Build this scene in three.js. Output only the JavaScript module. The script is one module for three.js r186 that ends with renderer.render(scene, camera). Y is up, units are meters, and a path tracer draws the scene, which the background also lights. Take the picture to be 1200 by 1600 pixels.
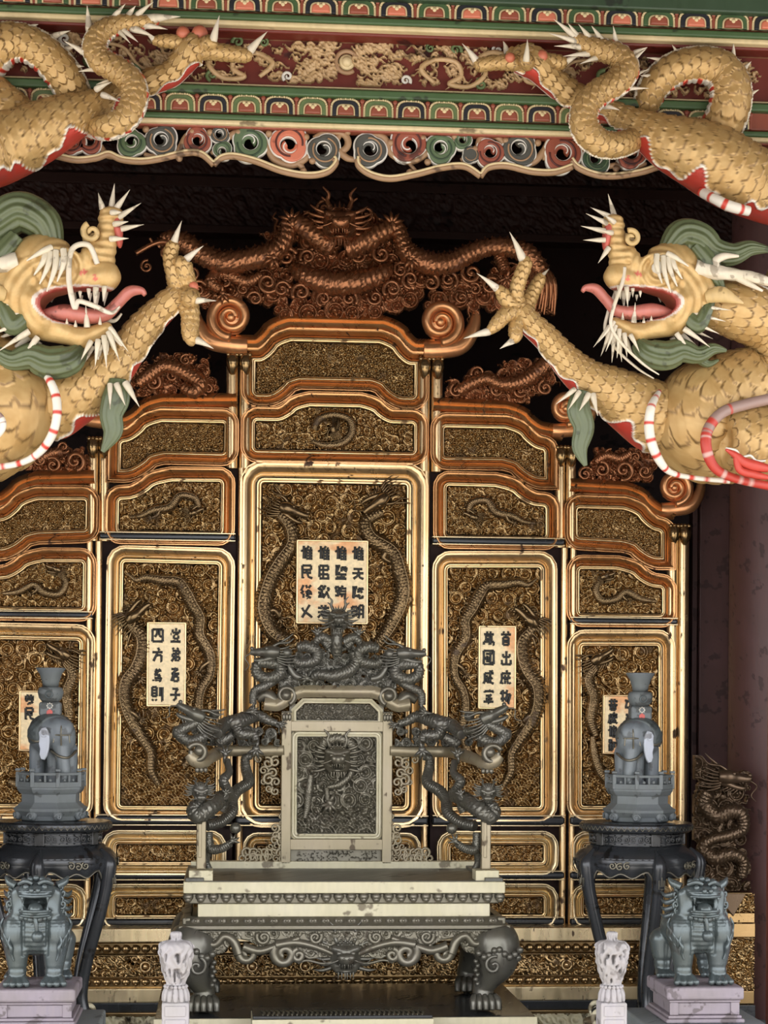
import * as THREE from 'three';
import { mergeGeometries, mergeVertices, toCreasedNormals } from 'three/addons/utils/BufferGeometryUtils.js';
import { RoundedBoxGeometry } from 'three/addons/geometries/RoundedBoxGeometry.js';

// ---------------------------------------------------------------- camera
const F = 3000, HORIZON = 1110, YAW = 4.8 * Math.PI / 180, ROLL = 0.4 * Math.PI / 180;
const EYE = new THREE.Vector3(-0.514, 1.5, 9);
const camera = new THREE.PerspectiveCamera(2 * Math.atan(800 / F) * 180 / Math.PI, 0.75, 0.1, 200);
const dirV = new THREE.Vector3(Math.sin(YAW), 0, -Math.cos(YAW)), r0 = new THREE.Vector3(Math.cos(YAW), 0, Math.sin(YAW)), u0 = new THREE.Vector3(0, 1, 0);
const rightV = r0.clone().multiplyScalar(Math.cos(ROLL)).addScaledVector(u0, Math.sin(ROLL));
const upV = u0.clone().multiplyScalar(Math.cos(ROLL)).addScaledVector(r0, -Math.sin(ROLL));
camera.position.copy(EYE);
camera.quaternion.setFromRotationMatrix(new THREE.Matrix4().makeBasis(rightV, upV, dirV.clone().negate()));
camera.setViewOffset(1200, 1600, 0, 800 - HORIZON, 1200, 1600);
const scene = new THREE.Scene();
const renderer = new THREE.WebGLRenderer();
renderer.toneMapping = THREE.LinearToneMapping;
renderer.toneMappingExposure = 2.7;
renderer.shadowMap.enabled = true;
// ---------------------------------------------------------------- bright overcast sky over the court
{
  const w = 256, h = 128, d = new Float32Array(w * h * 4);
  for (let y = 0; y < h; y++) for (let x = 0; x < w; x++) {
    const el = (y + 0.5) / h * Math.PI - Math.PI / 2, i = (y * w + x) * 4;
    const s = el > 0 ? 1.6 + 0.25 * Math.sin(el) + 0.06 * Math.sin(x * 0.13 + 3 * el) * Math.sin(el * 7 + x * 0.049) : 0.6;
    d[i] = 0.98 * s; d[i + 1] = 1.0 * s; d[i + 2] = 1.05 * s; d[i + 3] = 1;
  }
  const t = new THREE.DataTexture(d, w, h, THREE.RGBAFormat, THREE.FloatType);
  t.mapping = THREE.EquirectangularReflectionMapping; t.magFilter = THREE.LinearFilter; t.needsUpdate = true;
  scene.background = t; scene.environment = t;
}
// hazy high sun: it lights the paving of the court, which throws its light up under the eave
const sun = new THREE.DirectionalLight(0xfff4e6, 3.5);
sun.position.set(-5, 19, 12); sun.target.position.set(0, 1.5, 0); scene.add(sun, sun.target);
sun.castShadow = true; sun.shadow.radius = 30; sun.shadow.mapSize.set(2048, 2048);
Object.assign(sun.shadow.camera, { left: -6, right: 6, top: 6, bottom: -6, near: 1, far: 50 });

// ---------------------------------------------------------------- helpers
const V3 = (x, y, z) => new THREE.Vector3(x, y, z);
function P(px, py, z) {            // the point at depth plane z seen at a photograph pixel
  const d = dirV.clone().addScaledVector(rightV, (px - 600) / F).addScaledVector(upV, (HORIZON - py) / F);
  return EYE.clone().addScaledVector(d, (z - EYE.z) / d.z);
}
const PXM = (z) => (EYE.z - z) / F;   // metres per photograph pixel at depth plane z
function rng(seed) { let s = seed | 0; return () => { s = (s + 0x6d2b79f5) | 0; let t = Math.imul(s ^ (s >>> 15), 1 | s); t = (t + Math.imul(t ^ (t >>> 7), 61 | t)) ^ t; return ((t ^ (t >>> 14)) >>> 0) / 4294967296; }; }
const clamp = (x, a = 0, b = 1) => Math.min(b, Math.max(a, x)), lerp = (a, b, t) => a + (b - a) * t;
const sstep = (a, b, x) => { const t = clamp((x - a) / (b - a)); return t * t * (3 - 2 * t); };
const h2 = (x, y, s = 0) => { let n = Math.imul(x | 0, 374761393) + Math.imul(y | 0, 668265263) + Math.imul(s | 0, 974634211) | 0; n = Math.imul(n ^ (n >>> 13), 1274126177); return ((n ^ (n >>> 16)) >>> 0) / 4294967296; };
function vn(x, y, per = 1024, s = 0) {
  const xi = Math.floor(x), yi = Math.floor(y), fx = x - xi, fy = y - yi, u = fx * fx * (3 - 2 * fx), v = fy * fy * (3 - 2 * fy);
  const m = (a) => ((a % per) + per) % per;
  const a = h2(m(xi), m(yi), s), b = h2(m(xi + 1), m(yi), s), c = h2(m(xi), m(yi + 1), s), d = h2(m(xi + 1), m(yi + 1), s);
  return lerp(lerp(a, b, u), lerp(c, d, u), v);
}
function fbm(x, y, per = 1024, oct = 4, s = 0) { let a = 0, w = 0.5, f = 1; for (let i = 0; i < oct; i++) { a += w * vn(x * f, y * f, per * f, s + i); w *= 0.5; f *= 2; } return a / (1 - Math.pow(0.5, oct)); }
const n3 = (x, y, z) => (vn(x + 17.3 * Math.floor(z), y, 4096, Math.floor(z)) * (1 - (z - Math.floor(z))) + vn(x + 17.3 * Math.floor(z + 1), y, 4096, Math.floor(z) + 1) * (z - Math.floor(z)));
const taken = {};
function numbered(n) { const k = taken[n] || 0; taken[n] = k + 1; return k ? n + '_' + String(k).padStart(3, '0') : n; }
function finish(m) { m.castShadow = m.receiveShadow = true; return m; }
function thing(name, label, category, group) {
  const o = new THREE.Group(); o.name = numbered(name); scene.add(o); o.userData = { label, category };
  if (group) o.userData.group = group; return o;
}
function rebase(o, x, y, z) {      // put the thing's origin at its base, parts keep their places
  o.position.set(x, y, z);
  for (const c of o.children) c.position.sub(o.position);
  return o;
}
function part(parent, name, geo, mat, label) {
  const m = finish(new THREE.Mesh(geo, mat)); m.name = name; if (label) m.userData.label = label; parent.add(m); return m;
}
function struct(name, geo, mat) { const m = finish(new THREE.Mesh(geo, mat)); m.name = name; m.userData.kind = 'structure'; scene.add(m); return m; }
function planar(g, k = 1) {         // uv in metres on the plane most faced, tipped so that depth also moves the pattern
  const p = g.attributes.position, uv = new Float32Array(p.count * 2);
  for (let i = 0; i < p.count; i++) { uv[2 * i] = (p.getX(i) + p.getZ(i) * 0.71) * k; uv[2 * i + 1] = (p.getY(i) + p.getZ(i) * 0.53) * k; }
  g.setAttribute('uv', new THREE.BufferAttribute(uv, 2)); return g;
}
function rawGeo(pos, idx, col) {
  const g = new THREE.BufferGeometry();
  g.setAttribute('position', new THREE.BufferAttribute(pos instanceof Float32Array ? pos : new Float32Array(pos), 3));
  if (col) g.setAttribute('color', new THREE.BufferAttribute(col instanceof Float32Array ? col : new Float32Array(col), 3));
  g.setIndex(idx instanceof Uint32Array ? new THREE.BufferAttribute(idx, 1) : idx); g.computeVertexNormals(); return planar(g);
}
function clean(g) { g = g.index ? g.toNonIndexed() : g; for (const k of Object.keys(g.attributes)) if (!['position', 'normal', 'uv', 'color'].includes(k)) g.deleteAttribute(k); return g; }
function merge(list) {
  list = list.filter(Boolean).map(clean);
  const anyCol = list.some((g) => g.attributes.color);
  for (const g of list) { if (!g.attributes.uv) planar(g); if (anyCol && !g.attributes.color) { const c = new Float32Array(g.attributes.position.count * 3).fill(1); g.setAttribute('color', new THREE.BufferAttribute(c, 3)); } }
  return mergeGeometries(list);
}
function tint(g, c) { const col = new THREE.Color(c), n = g.attributes.position.count, a = new Float32Array(n * 3); for (let i = 0; i < n; i++) a.set([col.r, col.g, col.b], 3 * i); g.setAttribute('color', new THREE.BufferAttribute(a, 3)); return g; }
function box(x0, y0, z0, x1, y1, z1, r = 0.004) {
  const w = Math.abs(x1 - x0), h = Math.abs(y1 - y0), d = Math.abs(z1 - z0), rr = Math.min(r, w * 0.4, h * 0.4, d * 0.4);
  const g = rr > 0 ? new RoundedBoxGeometry(w, h, d, 2, rr) : new THREE.BoxGeometry(w, h, d);
  g.translate((x0 + x1) / 2, (y0 + y1) / 2, (z0 + z1) / 2); return planar(g);
}
// smooth curve through points given as [x, y, z, r, ...] rows
function spline(rows, n) {
  const k = rows[0].length, out = [], m = rows.length - 1;
  for (let i = 0; i <= n; i++) {
    const t = i / n * m, j = Math.min(m - 1, Math.floor(t)), f = t - j, a = rows[Math.max(0, j - 1)], b = rows[j], c = rows[j + 1], d = rows[Math.min(m, j + 2)], o = [];
    for (let q = 0; q < k; q++) o.push(0.5 * (2 * b[q] + (c[q] - a[q]) * f + (2 * a[q] - 5 * b[q] + 4 * c[q] - d[q]) * f * f + (3 * b[q] - a[q] - 3 * c[q] + d[q]) * f * f * f));
    out.push(o);
  }
  return out;
}
// tube along rows [x, y, z, r]; theta 0 is the side left of the travel direction in the facade plane, theta 90 degrees faces the court
function tube(rows, na = 10, o = {}) {
  const n = rows.length, pos = [], col = o.color ? [] : null, idx = [], ref = o.ref || V3(0, 0, 1), fz = o.flat || 1;
  let s = 0; const T = V3(), B = V3(), N = V3();
  for (let i = 0; i < n; i++) {
    const a = rows[Math.max(0, i - 1)], b = rows[Math.min(n - 1, i + 1)], c = rows[i];
    T.set(b[0] - a[0], b[1] - a[1], b[2] - a[2]); if (T.lengthSq() < 1e-14) T.set(1, 0, 0); T.normalize();
    B.copy(ref).addScaledVector(T, -ref.dot(T)); if (B.lengthSq() < 1e-6) B.set(0, 1, 0).addScaledVector(T, -T.y); B.normalize(); N.crossVectors(B, T);
    if (i) s += Math.hypot(c[0] - rows[i - 1][0], c[1] - rows[i - 1][1], c[2] - rows[i - 1][2]);
    for (let j = 0; j < na; j++) {
      const th = j / na * Math.PI * 2; let r = c[3]; if (o.disp) r += o.disp(s, th, c[3], i / (n - 1));
      const x = Math.cos(th) * r, y = Math.sin(th) * r * fz;
      pos.push(c[0] + N.x * x + B.x * y, c[1] + N.y * x + B.y * y, c[2] + N.z * x + B.z * y);
      if (col) col.push(...o.color(s, th, c[3], i / (n - 1)));
    }
  }
  for (let i = 0; i < n - 1; i++) for (let j = 0; j < na; j++) {
    const a = i * na + j, b = i * na + (j + 1) % na, c = a + na, d = b + na; idx.push(a, b, c, b, d, c);
  }
  for (const e of [0, n - 1]) {
    const k = pos.length / 3, c = rows[e]; pos.push(c[0], c[1], c[2]); if (col) col.push(...col.slice(e * na * 3, e * na * 3 + 3));
    for (let j = 0; j < na; j++) { const a = e * na + j, b = e * na + (j + 1) % na; e ? idx.push(k, a, b) : idx.push(k, b, a); }
  }
  return rawGeo(pos, idx, col);
}
function cone(a, b, r, na = 8, bend) {  // tapering spike from a to b, optionally bent by a vector
  const rows = [], n = bend ? 6 : 4;
  for (let i = 0; i <= n; i++) { const t = i / n, q = V3().lerpVectors(a, b, t); if (bend) q.addScaledVector(bend, Math.sin(t * Math.PI)); rows.push([q.x, q.y, q.z, r * (1 - t) * (i === 0 ? 0.85 : 1) + 0.0004]); }
  return tube(rows, na);
}
function ball(x, y, z, r, sx = 1, sy = 1, sz = 1, n = 12) { const g = new THREE.SphereGeometry(r, n, Math.max(6, n * 0.6 | 0)); g.scale(sx, sy, sz); g.translate(x, y, z); return planar(g); }
function lathe(prof, x, z, n = 24) { const g = new THREE.LatheGeometry(prof.map((q) => new THREE.Vector2(q[0], q[1])), n); g.translate(x, 0, z); return planar(g); }
function spiralPts(cx, cy, R, turns, dir, a0, n = 40, end = 0.12) { const o = []; for (let i = 0; i <= n; i++) { const t = i / n, r = R * lerp(1, end, t), a = a0 + dir * t * turns * 2 * Math.PI; o.push([cx + r * Math.cos(a), cy + r * Math.sin(a)]); } return o; }
// moulding swept along a path in the facade plane; profile rows [offset to the left of travel, height]
function sweep(path, prof, z0, closed = true, crease = 0.6) {
  const n = path.length, m = prof.length, pos = [], idx = [];
  for (let i = 0; i < n; i++) {
    const p = path[i]; let a = path[(i - 1 + n) % n], b = path[(i + 1) % n];
    if (!closed && i === 0) a = [2 * p[0] - b[0], 2 * p[1] - b[1]]; if (!closed && i === n - 1) b = [2 * p[0] - a[0], 2 * p[1] - a[1]];
    let x1 = p[0] - a[0], y1 = p[1] - a[1], x2 = b[0] - p[0], y2 = b[1] - p[1]; const l1 = Math.hypot(x1, y1) || 1, l2 = Math.hypot(x2, y2) || 1; x1 /= l1; y1 /= l1; x2 /= l2; y2 /= l2;
    const k = 1 / Math.max(0.35, 1 + x1 * x2 + y1 * y2), mx = -(y1 + y2) * k, my = (x1 + x2) * k;
    for (const q of prof) pos.push(p[0] + mx * q[0], p[1] + my * q[0], z0 + q[1]);
  }
  for (let i = 0; i < (closed ? n : n - 1); i++) for (let j = 0; j < m - 1; j++) {
    const a = i * m + j, b = a + 1, c = ((i + 1) % n) * m + j, d = c + 1; idx.push(a, c, b, b, c, d);
  }
  const g = toCreasedNormals(rawGeo(pos, idx), crease); return planar(g);
}
// filled outline with thickness
function slab(pts, z0, z1, bevel = 0.003) {
  const s = new THREE.Shape(pts.map((p) => new THREE.Vector2(p[0], p[1])));
  const g = new THREE.ExtrudeGeometry(s, { depth: Math.max(0.0005, z1 - z0 - 2 * bevel), bevelEnabled: bevel > 0, bevelThickness: bevel, bevelSize: bevel, bevelOffset: -bevel, bevelSegments: 2, curveSegments: 8 });
  g.translate(0, 0, z0 + bevel); return planar(g);
}
// ---- carved relief: a height map in the facade plane, meshed as real geometry
class Carve {
  constructor(x0, y0, x1, y1, res) { Object.assign(this, { x0, y0, x1, y1 }); this.W = Math.max(4, Math.round((x1 - x0) / res)); this.H = Math.max(4, Math.round((y1 - y0) / res)); this.rx = (x1 - x0) / this.W; this.ry = (y1 - y0) / this.H; this.h = new Float32Array((this.W + 1) * (this.H + 1)); }
  dome(x, y, r, ht, base = 0, pw = 0.5) {
    const i0 = Math.max(0, Math.ceil((x - r - this.x0) / this.rx)), i1 = Math.min(this.W, Math.floor((x + r - this.x0) / this.rx)), j0 = Math.max(0, Math.ceil((y - r - this.y0) / this.ry)), j1 = Math.min(this.H, Math.floor((y + r - this.y0) / this.ry));
    for (let j = j0; j <= j1; j++) for (let i = i0; i <= i1; i++) {
      const dx = this.x0 + i * this.rx - x, dy = this.y0 + j * this.ry - y, q = 1 - (dx * dx + dy * dy) / (r * r); if (q <= 0) continue;
      const k = j * (this.W + 1) + i, v = base + ht * (pw === 0.5 ? Math.sqrt(q) : Math.pow(q, pw)); if (v > this.h[k]) this.h[k] = v;
    }
  }
  ridge(pts, r0, r1, ht, base = 0) {
    let L = 0; for (let i = 1; i < pts.length; i++) L += Math.hypot(pts[i][0] - pts[i - 1][0], pts[i][1] - pts[i - 1][1]);
    let s = 0; for (let i = 1; i < pts.length; i++) {
      const a = pts[i - 1], b = pts[i], l = Math.hypot(b[0] - a[0], b[1] - a[1]), n = Math.max(1, Math.ceil(l / (this.rx * 0.9)));
      for (let k = 0; k < n; k++) { const f = k / n, t = (s + l * f) / (L || 1), r = lerp(r0, r1, t); this.dome(lerp(a[0], b[0], f), lerp(a[1], b[1], f), r, ht * Math.min(1, 0.55 + 0.45 * r / r0), base); }
      s += l;
    }
  }
  spiral(cx, cy, R, turns, dir, a0, w, ht, base = 0) { this.ridge(spiralPts(cx, cy, R, turns, dir, a0, 28), w, w * 0.75, ht, base); this.dome(cx, cy, w * 1.25, ht * 1.25, base); }
  cloud(cx, cy, R, rnd, ht) {        // ruyi cloud: plate with engraved rings round a bead, a side lobe and a wavy tail
    const d = rnd() < 0.5 ? 1 : -1, a = rnd() * 6.28, w = R * 0.15, big = R > 0.017, b = a - d * 0.3, X = (q, e) => [cx + R * q * Math.cos(b - d * e), cy + R * q * Math.sin(b - d * e)];
    if (!big) { this.ridge(spiralPts(cx, cy, R * 0.9, 0.9, d, a, 18, 0.7), R * 0.24, R * 0.2, ht); this.ridge([[cx + R * 0.9 * Math.cos(a), cy + R * 0.9 * Math.sin(a)], X(1.3, 0.1), X(1.7, 0.4)], R * 0.24, R * 0.14, ht * 0.8); return; }
    this.dome(cx, cy, R, ht * 0.42, 0, 0.18); const l = X(1.05, 0.4 + rnd()); this.dome(l[0], l[1], R * 0.55, ht * 0.36, 0, 0.2);
    this.ridge(spiralPts(cx, cy, R * 0.86, 1.3, d, a, 34, 0.62), w, w * 0.85, ht * 0.42, ht * 0.36); this.dome(cx, cy, R * 0.34, ht * 0.85, ht * 0.3);
    this.ridge(spiralPts(l[0], l[1], R * 0.42, 0.9, -d, a, 16, 0.5), w, w * 0.8, ht * 0.36, ht * 0.3);
    this.ridge(spline([[cx + R * 0.86 * Math.cos(a), cy + R * 0.86 * Math.sin(a)], X(1.15, 0.1), X(1.5, 0.42), X(1.95, 0.3), X(2.3, 0.55)], 16), R * 0.24, R * 0.1, ht * 0.7);
  }
  clouds(R, rnd, ht, keep) {
    const dx = R * (R > 0.017 ? 2.15 : 2.3); for (let y = this.y0 + R * 0.7, row = 0; y < this.y1 + R * 0.4; y += dx * 0.8, row++) for (let x = this.x0 + (row % 2 ? R * 1.2 : R * 0.1); x < this.x1 + R; x += dx) {
      const cx = x + (rnd() - 0.5) * R * 0.6, cy = y + (rnd() - 0.5) * R * 0.6; if (keep && !keep(cx, cy)) continue; this.cloud(cx, cy, R * (0.8 + rnd() * 0.4), rnd, ht);
    }
  }
  waves(x0, y0, x1, y1, R, ht) { for (let y = y1, row = 0; y > y0; y -= R * 0.62, row++) for (let x = x0 + (row % 2 ? 0 : R); x < x1 + R; x += 2 * R) for (const k of [1, 0.68, 0.36]) { const q = []; for (let t = 0; t <= 10; t++) q.push([x + R * k * Math.cos(Math.PI * t / 10), y - R * 0.5 + R * k * Math.sin(Math.PI * t / 10)]); this.ridge(q, R * 0.13, R * 0.13, ht); } }
  // panel: closed skin; inside(x, y) trims it
  mesh(z0, o = {}) {
    const { W, H } = this, n = (W + 1) * (H + 1), vi = new Int32Array(n).fill(-1), pos = [], idx = [], on = new Uint8Array(n), eps = o.eps ?? -1, back = o.back;
    for (let j = 0; j <= H; j++) for (let i = 0; i <= W; i++) { const k = j * (W + 1) + i, x = this.x0 + i * this.rx, y = this.y0 + j * this.ry; on[k] = this.h[k] > eps && (!o.inside || o.inside(x, y)) ? 1 : 0; }
    const vert = (k, b) => { const i = k % (W + 1), j = (k / (W + 1)) | 0; pos.push(this.x0 + i * this.rx, this.y0 + j * this.ry, b ? z0 - back : z0 + this.h[k]); return pos.length / 3 - 1; };
    const vb = back ? new Int32Array(n).fill(-1) : null, f = (k) => (vi[k] < 0 ? (vi[k] = vert(k, 0)) : vi[k]), fb = (k) => (vb[k] < 0 ? (vb[k] = vert(k, 1)) : vb[k]);
    const cell = (i, j) => i >= 0 && j >= 0 && i < W && j < H && on[j * (W + 1) + i] && on[j * (W + 1) + i + 1] && on[(j + 1) * (W + 1) + i] && on[(j + 1) * (W + 1) + i + 1];
    for (let j = 0; j < H; j++) for (let i = 0; i < W; i++) {
      if (!cell(i, j)) continue; const a = j * (W + 1) + i, b = a + 1, c = a + W + 1, d = c + 1;
      idx.push(f(a), f(b), f(c), f(b), f(d), f(c));
      if (back) {
        if (!cell(i - 1, j)) idx.push(f(a), f(c), fb(a), f(c), fb(c), fb(a)); if (!cell(i + 1, j)) idx.push(f(b), fb(b), f(d), f(d), fb(b), fb(d));
        if (!cell(i, j - 1)) idx.push(f(a), fb(a), f(b), f(b), fb(a), fb(b)); if (!cell(i, j + 1)) idx.push(f(c), f(d), fb(c), f(d), fb(d), fb(c));
      }
    }
    if (o.backface && back) { /* open carvings keep a hollow back against the wall */ }
    return rawGeo(pos, idx);
  }
}
// ---- bodies: distance fields meshed with surface nets
const smin = (a, b, k) => { const h = Math.max(k - Math.abs(a - b), 0) / k; return Math.min(a, b) - h * h * k * 0.25; };
function cap(a, b, ra, rb, k = 0) { return { a, b, ra, rb, k }; }
function dCap(p, c) {
  const bx = c.b[0] - c.a[0], by = c.b[1] - c.a[1], bz = c.b[2] - c.a[2], ax = p[0] - c.a[0], ay = p[1] - c.a[1], az = p[2] - c.a[2], l = bx * bx + by * by + bz * bz;
  const t = l > 0 ? clamp((ax * bx + ay * by + az * bz) / l) : 0;
  return Math.hypot(ax - bx * t, ay - by * t, az - bz * t) - lerp(c.ra, c.rb, t);
}
const ell = (c, r, k = 0) => ({ e: c, r, k });
function dEll(p, q) { const x = (p[0] - q.e[0]) / q.r[0], y = (p[1] - q.e[1]) / q.r[1], z = (p[2] - q.e[2]) / q.r[2], l = Math.hypot(x, y, z); return (l - 1) * Math.min(q.r[0], q.r[1], q.r[2]); }
function field(prims, K) { return (p) => { let d = 1e3; for (const q of prims) { const v = q.e ? dEll(p, q) : dCap(p, q); d = q.cut ? -smin(-d, v, q.k || K) : smin(d, v, q.k || K); } return d; }; }
function nets(f, lo, hi, cell, color) {
  const nx = Math.ceil((hi[0] - lo[0]) / cell) + 1, ny = Math.ceil((hi[1] - lo[1]) / cell) + 1, nz = Math.ceil((hi[2] - lo[2]) / cell) + 1, D = new Float32Array(nx * ny * nz), at = (i, j, k) => (k * ny + j) * nx + i, p = [0, 0, 0];
  for (let k = 0; k < nz; k++) for (let j = 0; j < ny; j++) for (let i = 0; i < nx; i++) { p[0] = lo[0] + i * cell; p[1] = lo[1] + j * cell; p[2] = lo[2] + k * cell; D[at(i, j, k)] = f(p); }
  const vid = new Int32Array(nx * ny * nz).fill(-1), pos = [], idx = [], col = color ? [] : null;
  for (let k = 0; k < nz - 1; k++) for (let j = 0; j < ny - 1; j++) for (let i = 0; i < nx - 1; i++) {
    let m = 0; const v = []; for (let c = 0; c < 8; c++) { const d = D[at(i + (c & 1), j + ((c >> 1) & 1), k + (c >> 2))]; v.push(d); if (d < 0) m |= 1 << c; }
    if (m === 0 || m === 255) continue;
    let x = 0, y = 0, z = 0, n = 0;
    for (let c = 0; c < 8; c++) for (const b of [1, 2, 4]) { if (c & b) continue; const e = c | b; if ((v[c] < 0) === (v[e] < 0)) continue; const t = v[c] / (v[c] - v[e]); x += (c & 1) + (b === 1 ? t : 0); y += ((c >> 1) & 1) + (b === 2 ? t : 0); z += (c >> 2) + (b === 4 ? t : 0); n++; }
    vid[at(i, j, k)] = pos.length / 3; const q = [lo[0] + (i + x / n) * cell, lo[1] + (j + y / n) * cell, lo[2] + (k + z / n) * cell]; pos.push(...q); if (col) col.push(...color(q));
  }
  for (let k = 1; k < nz - 1; k++) for (let j = 1; j < ny - 1; j++) for (let i = 1; i < nx - 1; i++) {
    const s = D[at(i, j, k)] < 0, quad = (a, b, c, d, fl) => { a = vid[a]; b = vid[b]; c = vid[c]; d = vid[d]; if (a < 0 || b < 0 || c < 0 || d < 0) return; fl ? idx.push(a, b, c, a, c, d) : idx.push(a, c, b, a, d, c); };
    if (s !== (D[at(i + 1, j, k)] < 0)) quad(at(i, j - 1, k - 1), at(i, j, k - 1), at(i, j, k), at(i, j - 1, k), s);
    if (s !== (D[at(i, j + 1, k)] < 0)) quad(at(i - 1, j, k - 1), at(i - 1, j, k), at(i, j, k), at(i, j, k - 1), s);
    if (s !== (D[at(i, j, k + 1)] < 0)) quad(at(i - 1, j - 1, k), at(i, j - 1, k), at(i, j, k), at(i - 1, j, k), s);
  }
  return rawGeo(pos, idx, col);
}
function scaleBump(s, t) {          // overlapping scale pattern, 0..1; s along the body, t around it, in scales
  const row = Math.floor(s), u = s - row, v = t + (row & 1) * 0.5, w = (v - Math.floor(v) - 0.5) * 2, e = 0.35 + 0.65 * Math.sqrt(Math.max(0, 1 - w * w));
  return u < e ? u / e : 0.1 * (u - e);
}
// ---------------------------------------------------------------- materials
function tex(n, metres, fn, seedless) {     // fn(u, v) -> [r, g, b (linear), roughness, metalness, bump]
  const a = new Uint8Array(n * n * 4), b = new Uint8Array(n * n * 4), c = new Uint8Array(n * n * 4), s = (x) => 255 * (x <= 0.0031308 ? 12.92 * x : 1.055 * Math.pow(x, 1 / 2.4) - 0.055);
  for (let y = 0; y < n; y++) for (let x = 0; x < n; x++) {
    const q = fn(x / n, y / n), i = (y * n + x) * 4;
    a[i] = s(clamp(q[0])); a[i + 1] = s(clamp(q[1])); a[i + 2] = s(clamp(q[2])); a[i + 3] = 255; b[i + 1] = 255 * clamp(q[3]); b[i + 2] = 255 * clamp(q[4]); b[i + 3] = 255; c[i] = c[i + 1] = c[i + 2] = 255 * clamp(q[5] ?? 0.5); c[i + 3] = 255;
  }
  const mk = (d, srgb) => { const t = new THREE.DataTexture(d, n, n); t.wrapS = t.wrapT = THREE.RepeatWrapping; t.magFilter = THREE.LinearFilter; t.minFilter = THREE.LinearMipmapLinearFilter; t.generateMipmaps = true; if (srgb) t.colorSpace = THREE.SRGBColorSpace; t.repeat.set(1 / metres, 1 / metres); t.needsUpdate = true; return t; };
  const map = mk(a, true), rm = mk(b), bump = mk(c);
  return { map, roughnessMap: rm, metalnessMap: rm, bumpMap: bump };
}
const mix3 = (a, b, t) => [lerp(a[0], b[0], t), lerp(a[1], b[1], t), lerp(a[2], b[2], t)];
const std = (o) => new THREE.MeshStandardMaterial({ side: THREE.DoubleSide, ...o });
function worn(base, dark, amount, o = {}) {   // leaf or lacquer with grain and patches worn through to the dark ground
  const { n = 512, m = 0.9, rough = 0.34, rdark = 0.6, metal = 0.9, mdark = 0.1, f = 10, streak = 3, vary = 0.22 } = o;
  return tex(n, m, (u, v) => {
    const w = fbm(u * f * streak, v * f, f * streak > 0 ? Math.round(f * streak) : f, 4, 3), w2 = fbm(u * 28, v * 28, 28, 3, 9), g = fbm(u * 6, v * 6, 6, 4, 21), k = sstep(0.62 - amount, 0.7 - amount, w * 0.65 + w2 * 0.35), g2 = fbm(u * 60, v * 12, 60, 2, 33);
    const c = base.map((x, i) => x * (1 - vary + 2 * vary * (g * 0.6 + g2 * 0.4)) * (i === 2 ? 0.9 + 0.2 * g : 1));
    return [...mix3(c, dark, k), lerp(rough + (g2 - 0.5) * 0.14, rdark, k), lerp(metal, mdark, k), 0.6 - 0.35 * k + 0.2 * g2];
  });
}
const M = {};
const NEUTRAL = [0.9, 0.9, 0.9];
const SET = {
  metal: worn(NEUTRAL, [0.45, 0.4, 0.36], -0.05, { rough: 0.5, rdark: 0.8, metal: 1, mdark: 0.4, f: 12, streak: 1 }),
  streak: worn(NEUTRAL, [0.35, 0.3, 0.26], -0.02, { rough: 0.5, rdark: 0.8, metal: 1, mdark: 0.4, f: 10, streak: 3 }),
  paint: worn(NEUTRAL, [0.3, 0.27, 0.24], 0.0, { m: 0.8, rough: 0.5, metal: 0, mdark: 0, streak: 0.25, f: 12, vary: 0.18 }),
  stone: worn(NEUTRAL, [0.5, 0.48, 0.46], 0.02, { m: 0.6, rough: 0.6, rdark: 0.7, metal: 0, mdark: 0, streak: 1, f: 14 }),
};
const shade = (set, c, rough = 1, metal = 1, bump = 0.0006) => std({ ...SET[set], color: new THREE.Color().setRGB(c[0], c[1], c[2]), roughness: rough, metalness: metal, bumpScale: bump });
const GILT = worn([0.95, 0.93, 0.9], [0.1, 0.065, 0.04], -0.06, { n: 1024, m: 1.1, streak: 3, f: 14, vary: 0.3, rough: 0.3 });
const gilt = (r, g, b) => std({ ...GILT, color: new THREE.Color().setRGB(r, g, b), bumpScale: 0.0012, roughness: 1, metalness: 1 });
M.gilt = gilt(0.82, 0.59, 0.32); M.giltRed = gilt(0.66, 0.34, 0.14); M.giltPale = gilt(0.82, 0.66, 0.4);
M.board = std({ ...tex(512, 0.5, (u, v) => { const g = fbm(u * 8, v * 8, 8, 4, 5), o = sstep(0.5, 0.75, fbm(u * 5, v * 9, 5, 4, 7)), g2 = fbm(u * 50, v * 50, 50, 2, 8); return [...mix3([0.8, 0.64, 0.38], [0.72, 0.3, 0.1], o * 0.75).map((x) => x * (0.85 + 0.3 * g2)), 0.5, 0.25, g2]; }), bumpScale: 0.0004, roughness: 1, metalness: 1 });
M.giltRelief = shade('metal', [0.36, 0.235, 0.105], 0.44, 0.92);
M.giltDragon = shade('metal', [0.19, 0.125, 0.06], 0.46, 0.85);
M.giltBead = shade('streak', [0.9, 0.66, 0.34], 0.62, 0.95);
M.copper = shade('metal', [0.34, 0.14, 0.06], 0.55, 0.75);
M.scroll = shade('metal', [0.8, 0.38, 0.16], 0.62, 0.8);
M.ink = std({ color: 0x2e2d2a, roughness: 0.42, metalness: 0.35 });
M.throne = shade('streak', [0.33, 0.275, 0.175], 0.75, 0.4);
M.throneDark = shade('metal', [0.19, 0.172, 0.127], 0.72, 0.6);
M.cream = shade('paint', [0.62, 0.56, 0.37], 0.8, 0);
M.throneDragon = shade('metal', [0.14, 0.132, 0.105], 0.6, 0.5);
M.seat = shade('paint', [0.085, 0.08, 0.062], 0.8, 0);
M.black = shade('paint', [0.024, 0.026, 0.028], 0.5, 0, 0.0003);
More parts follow.
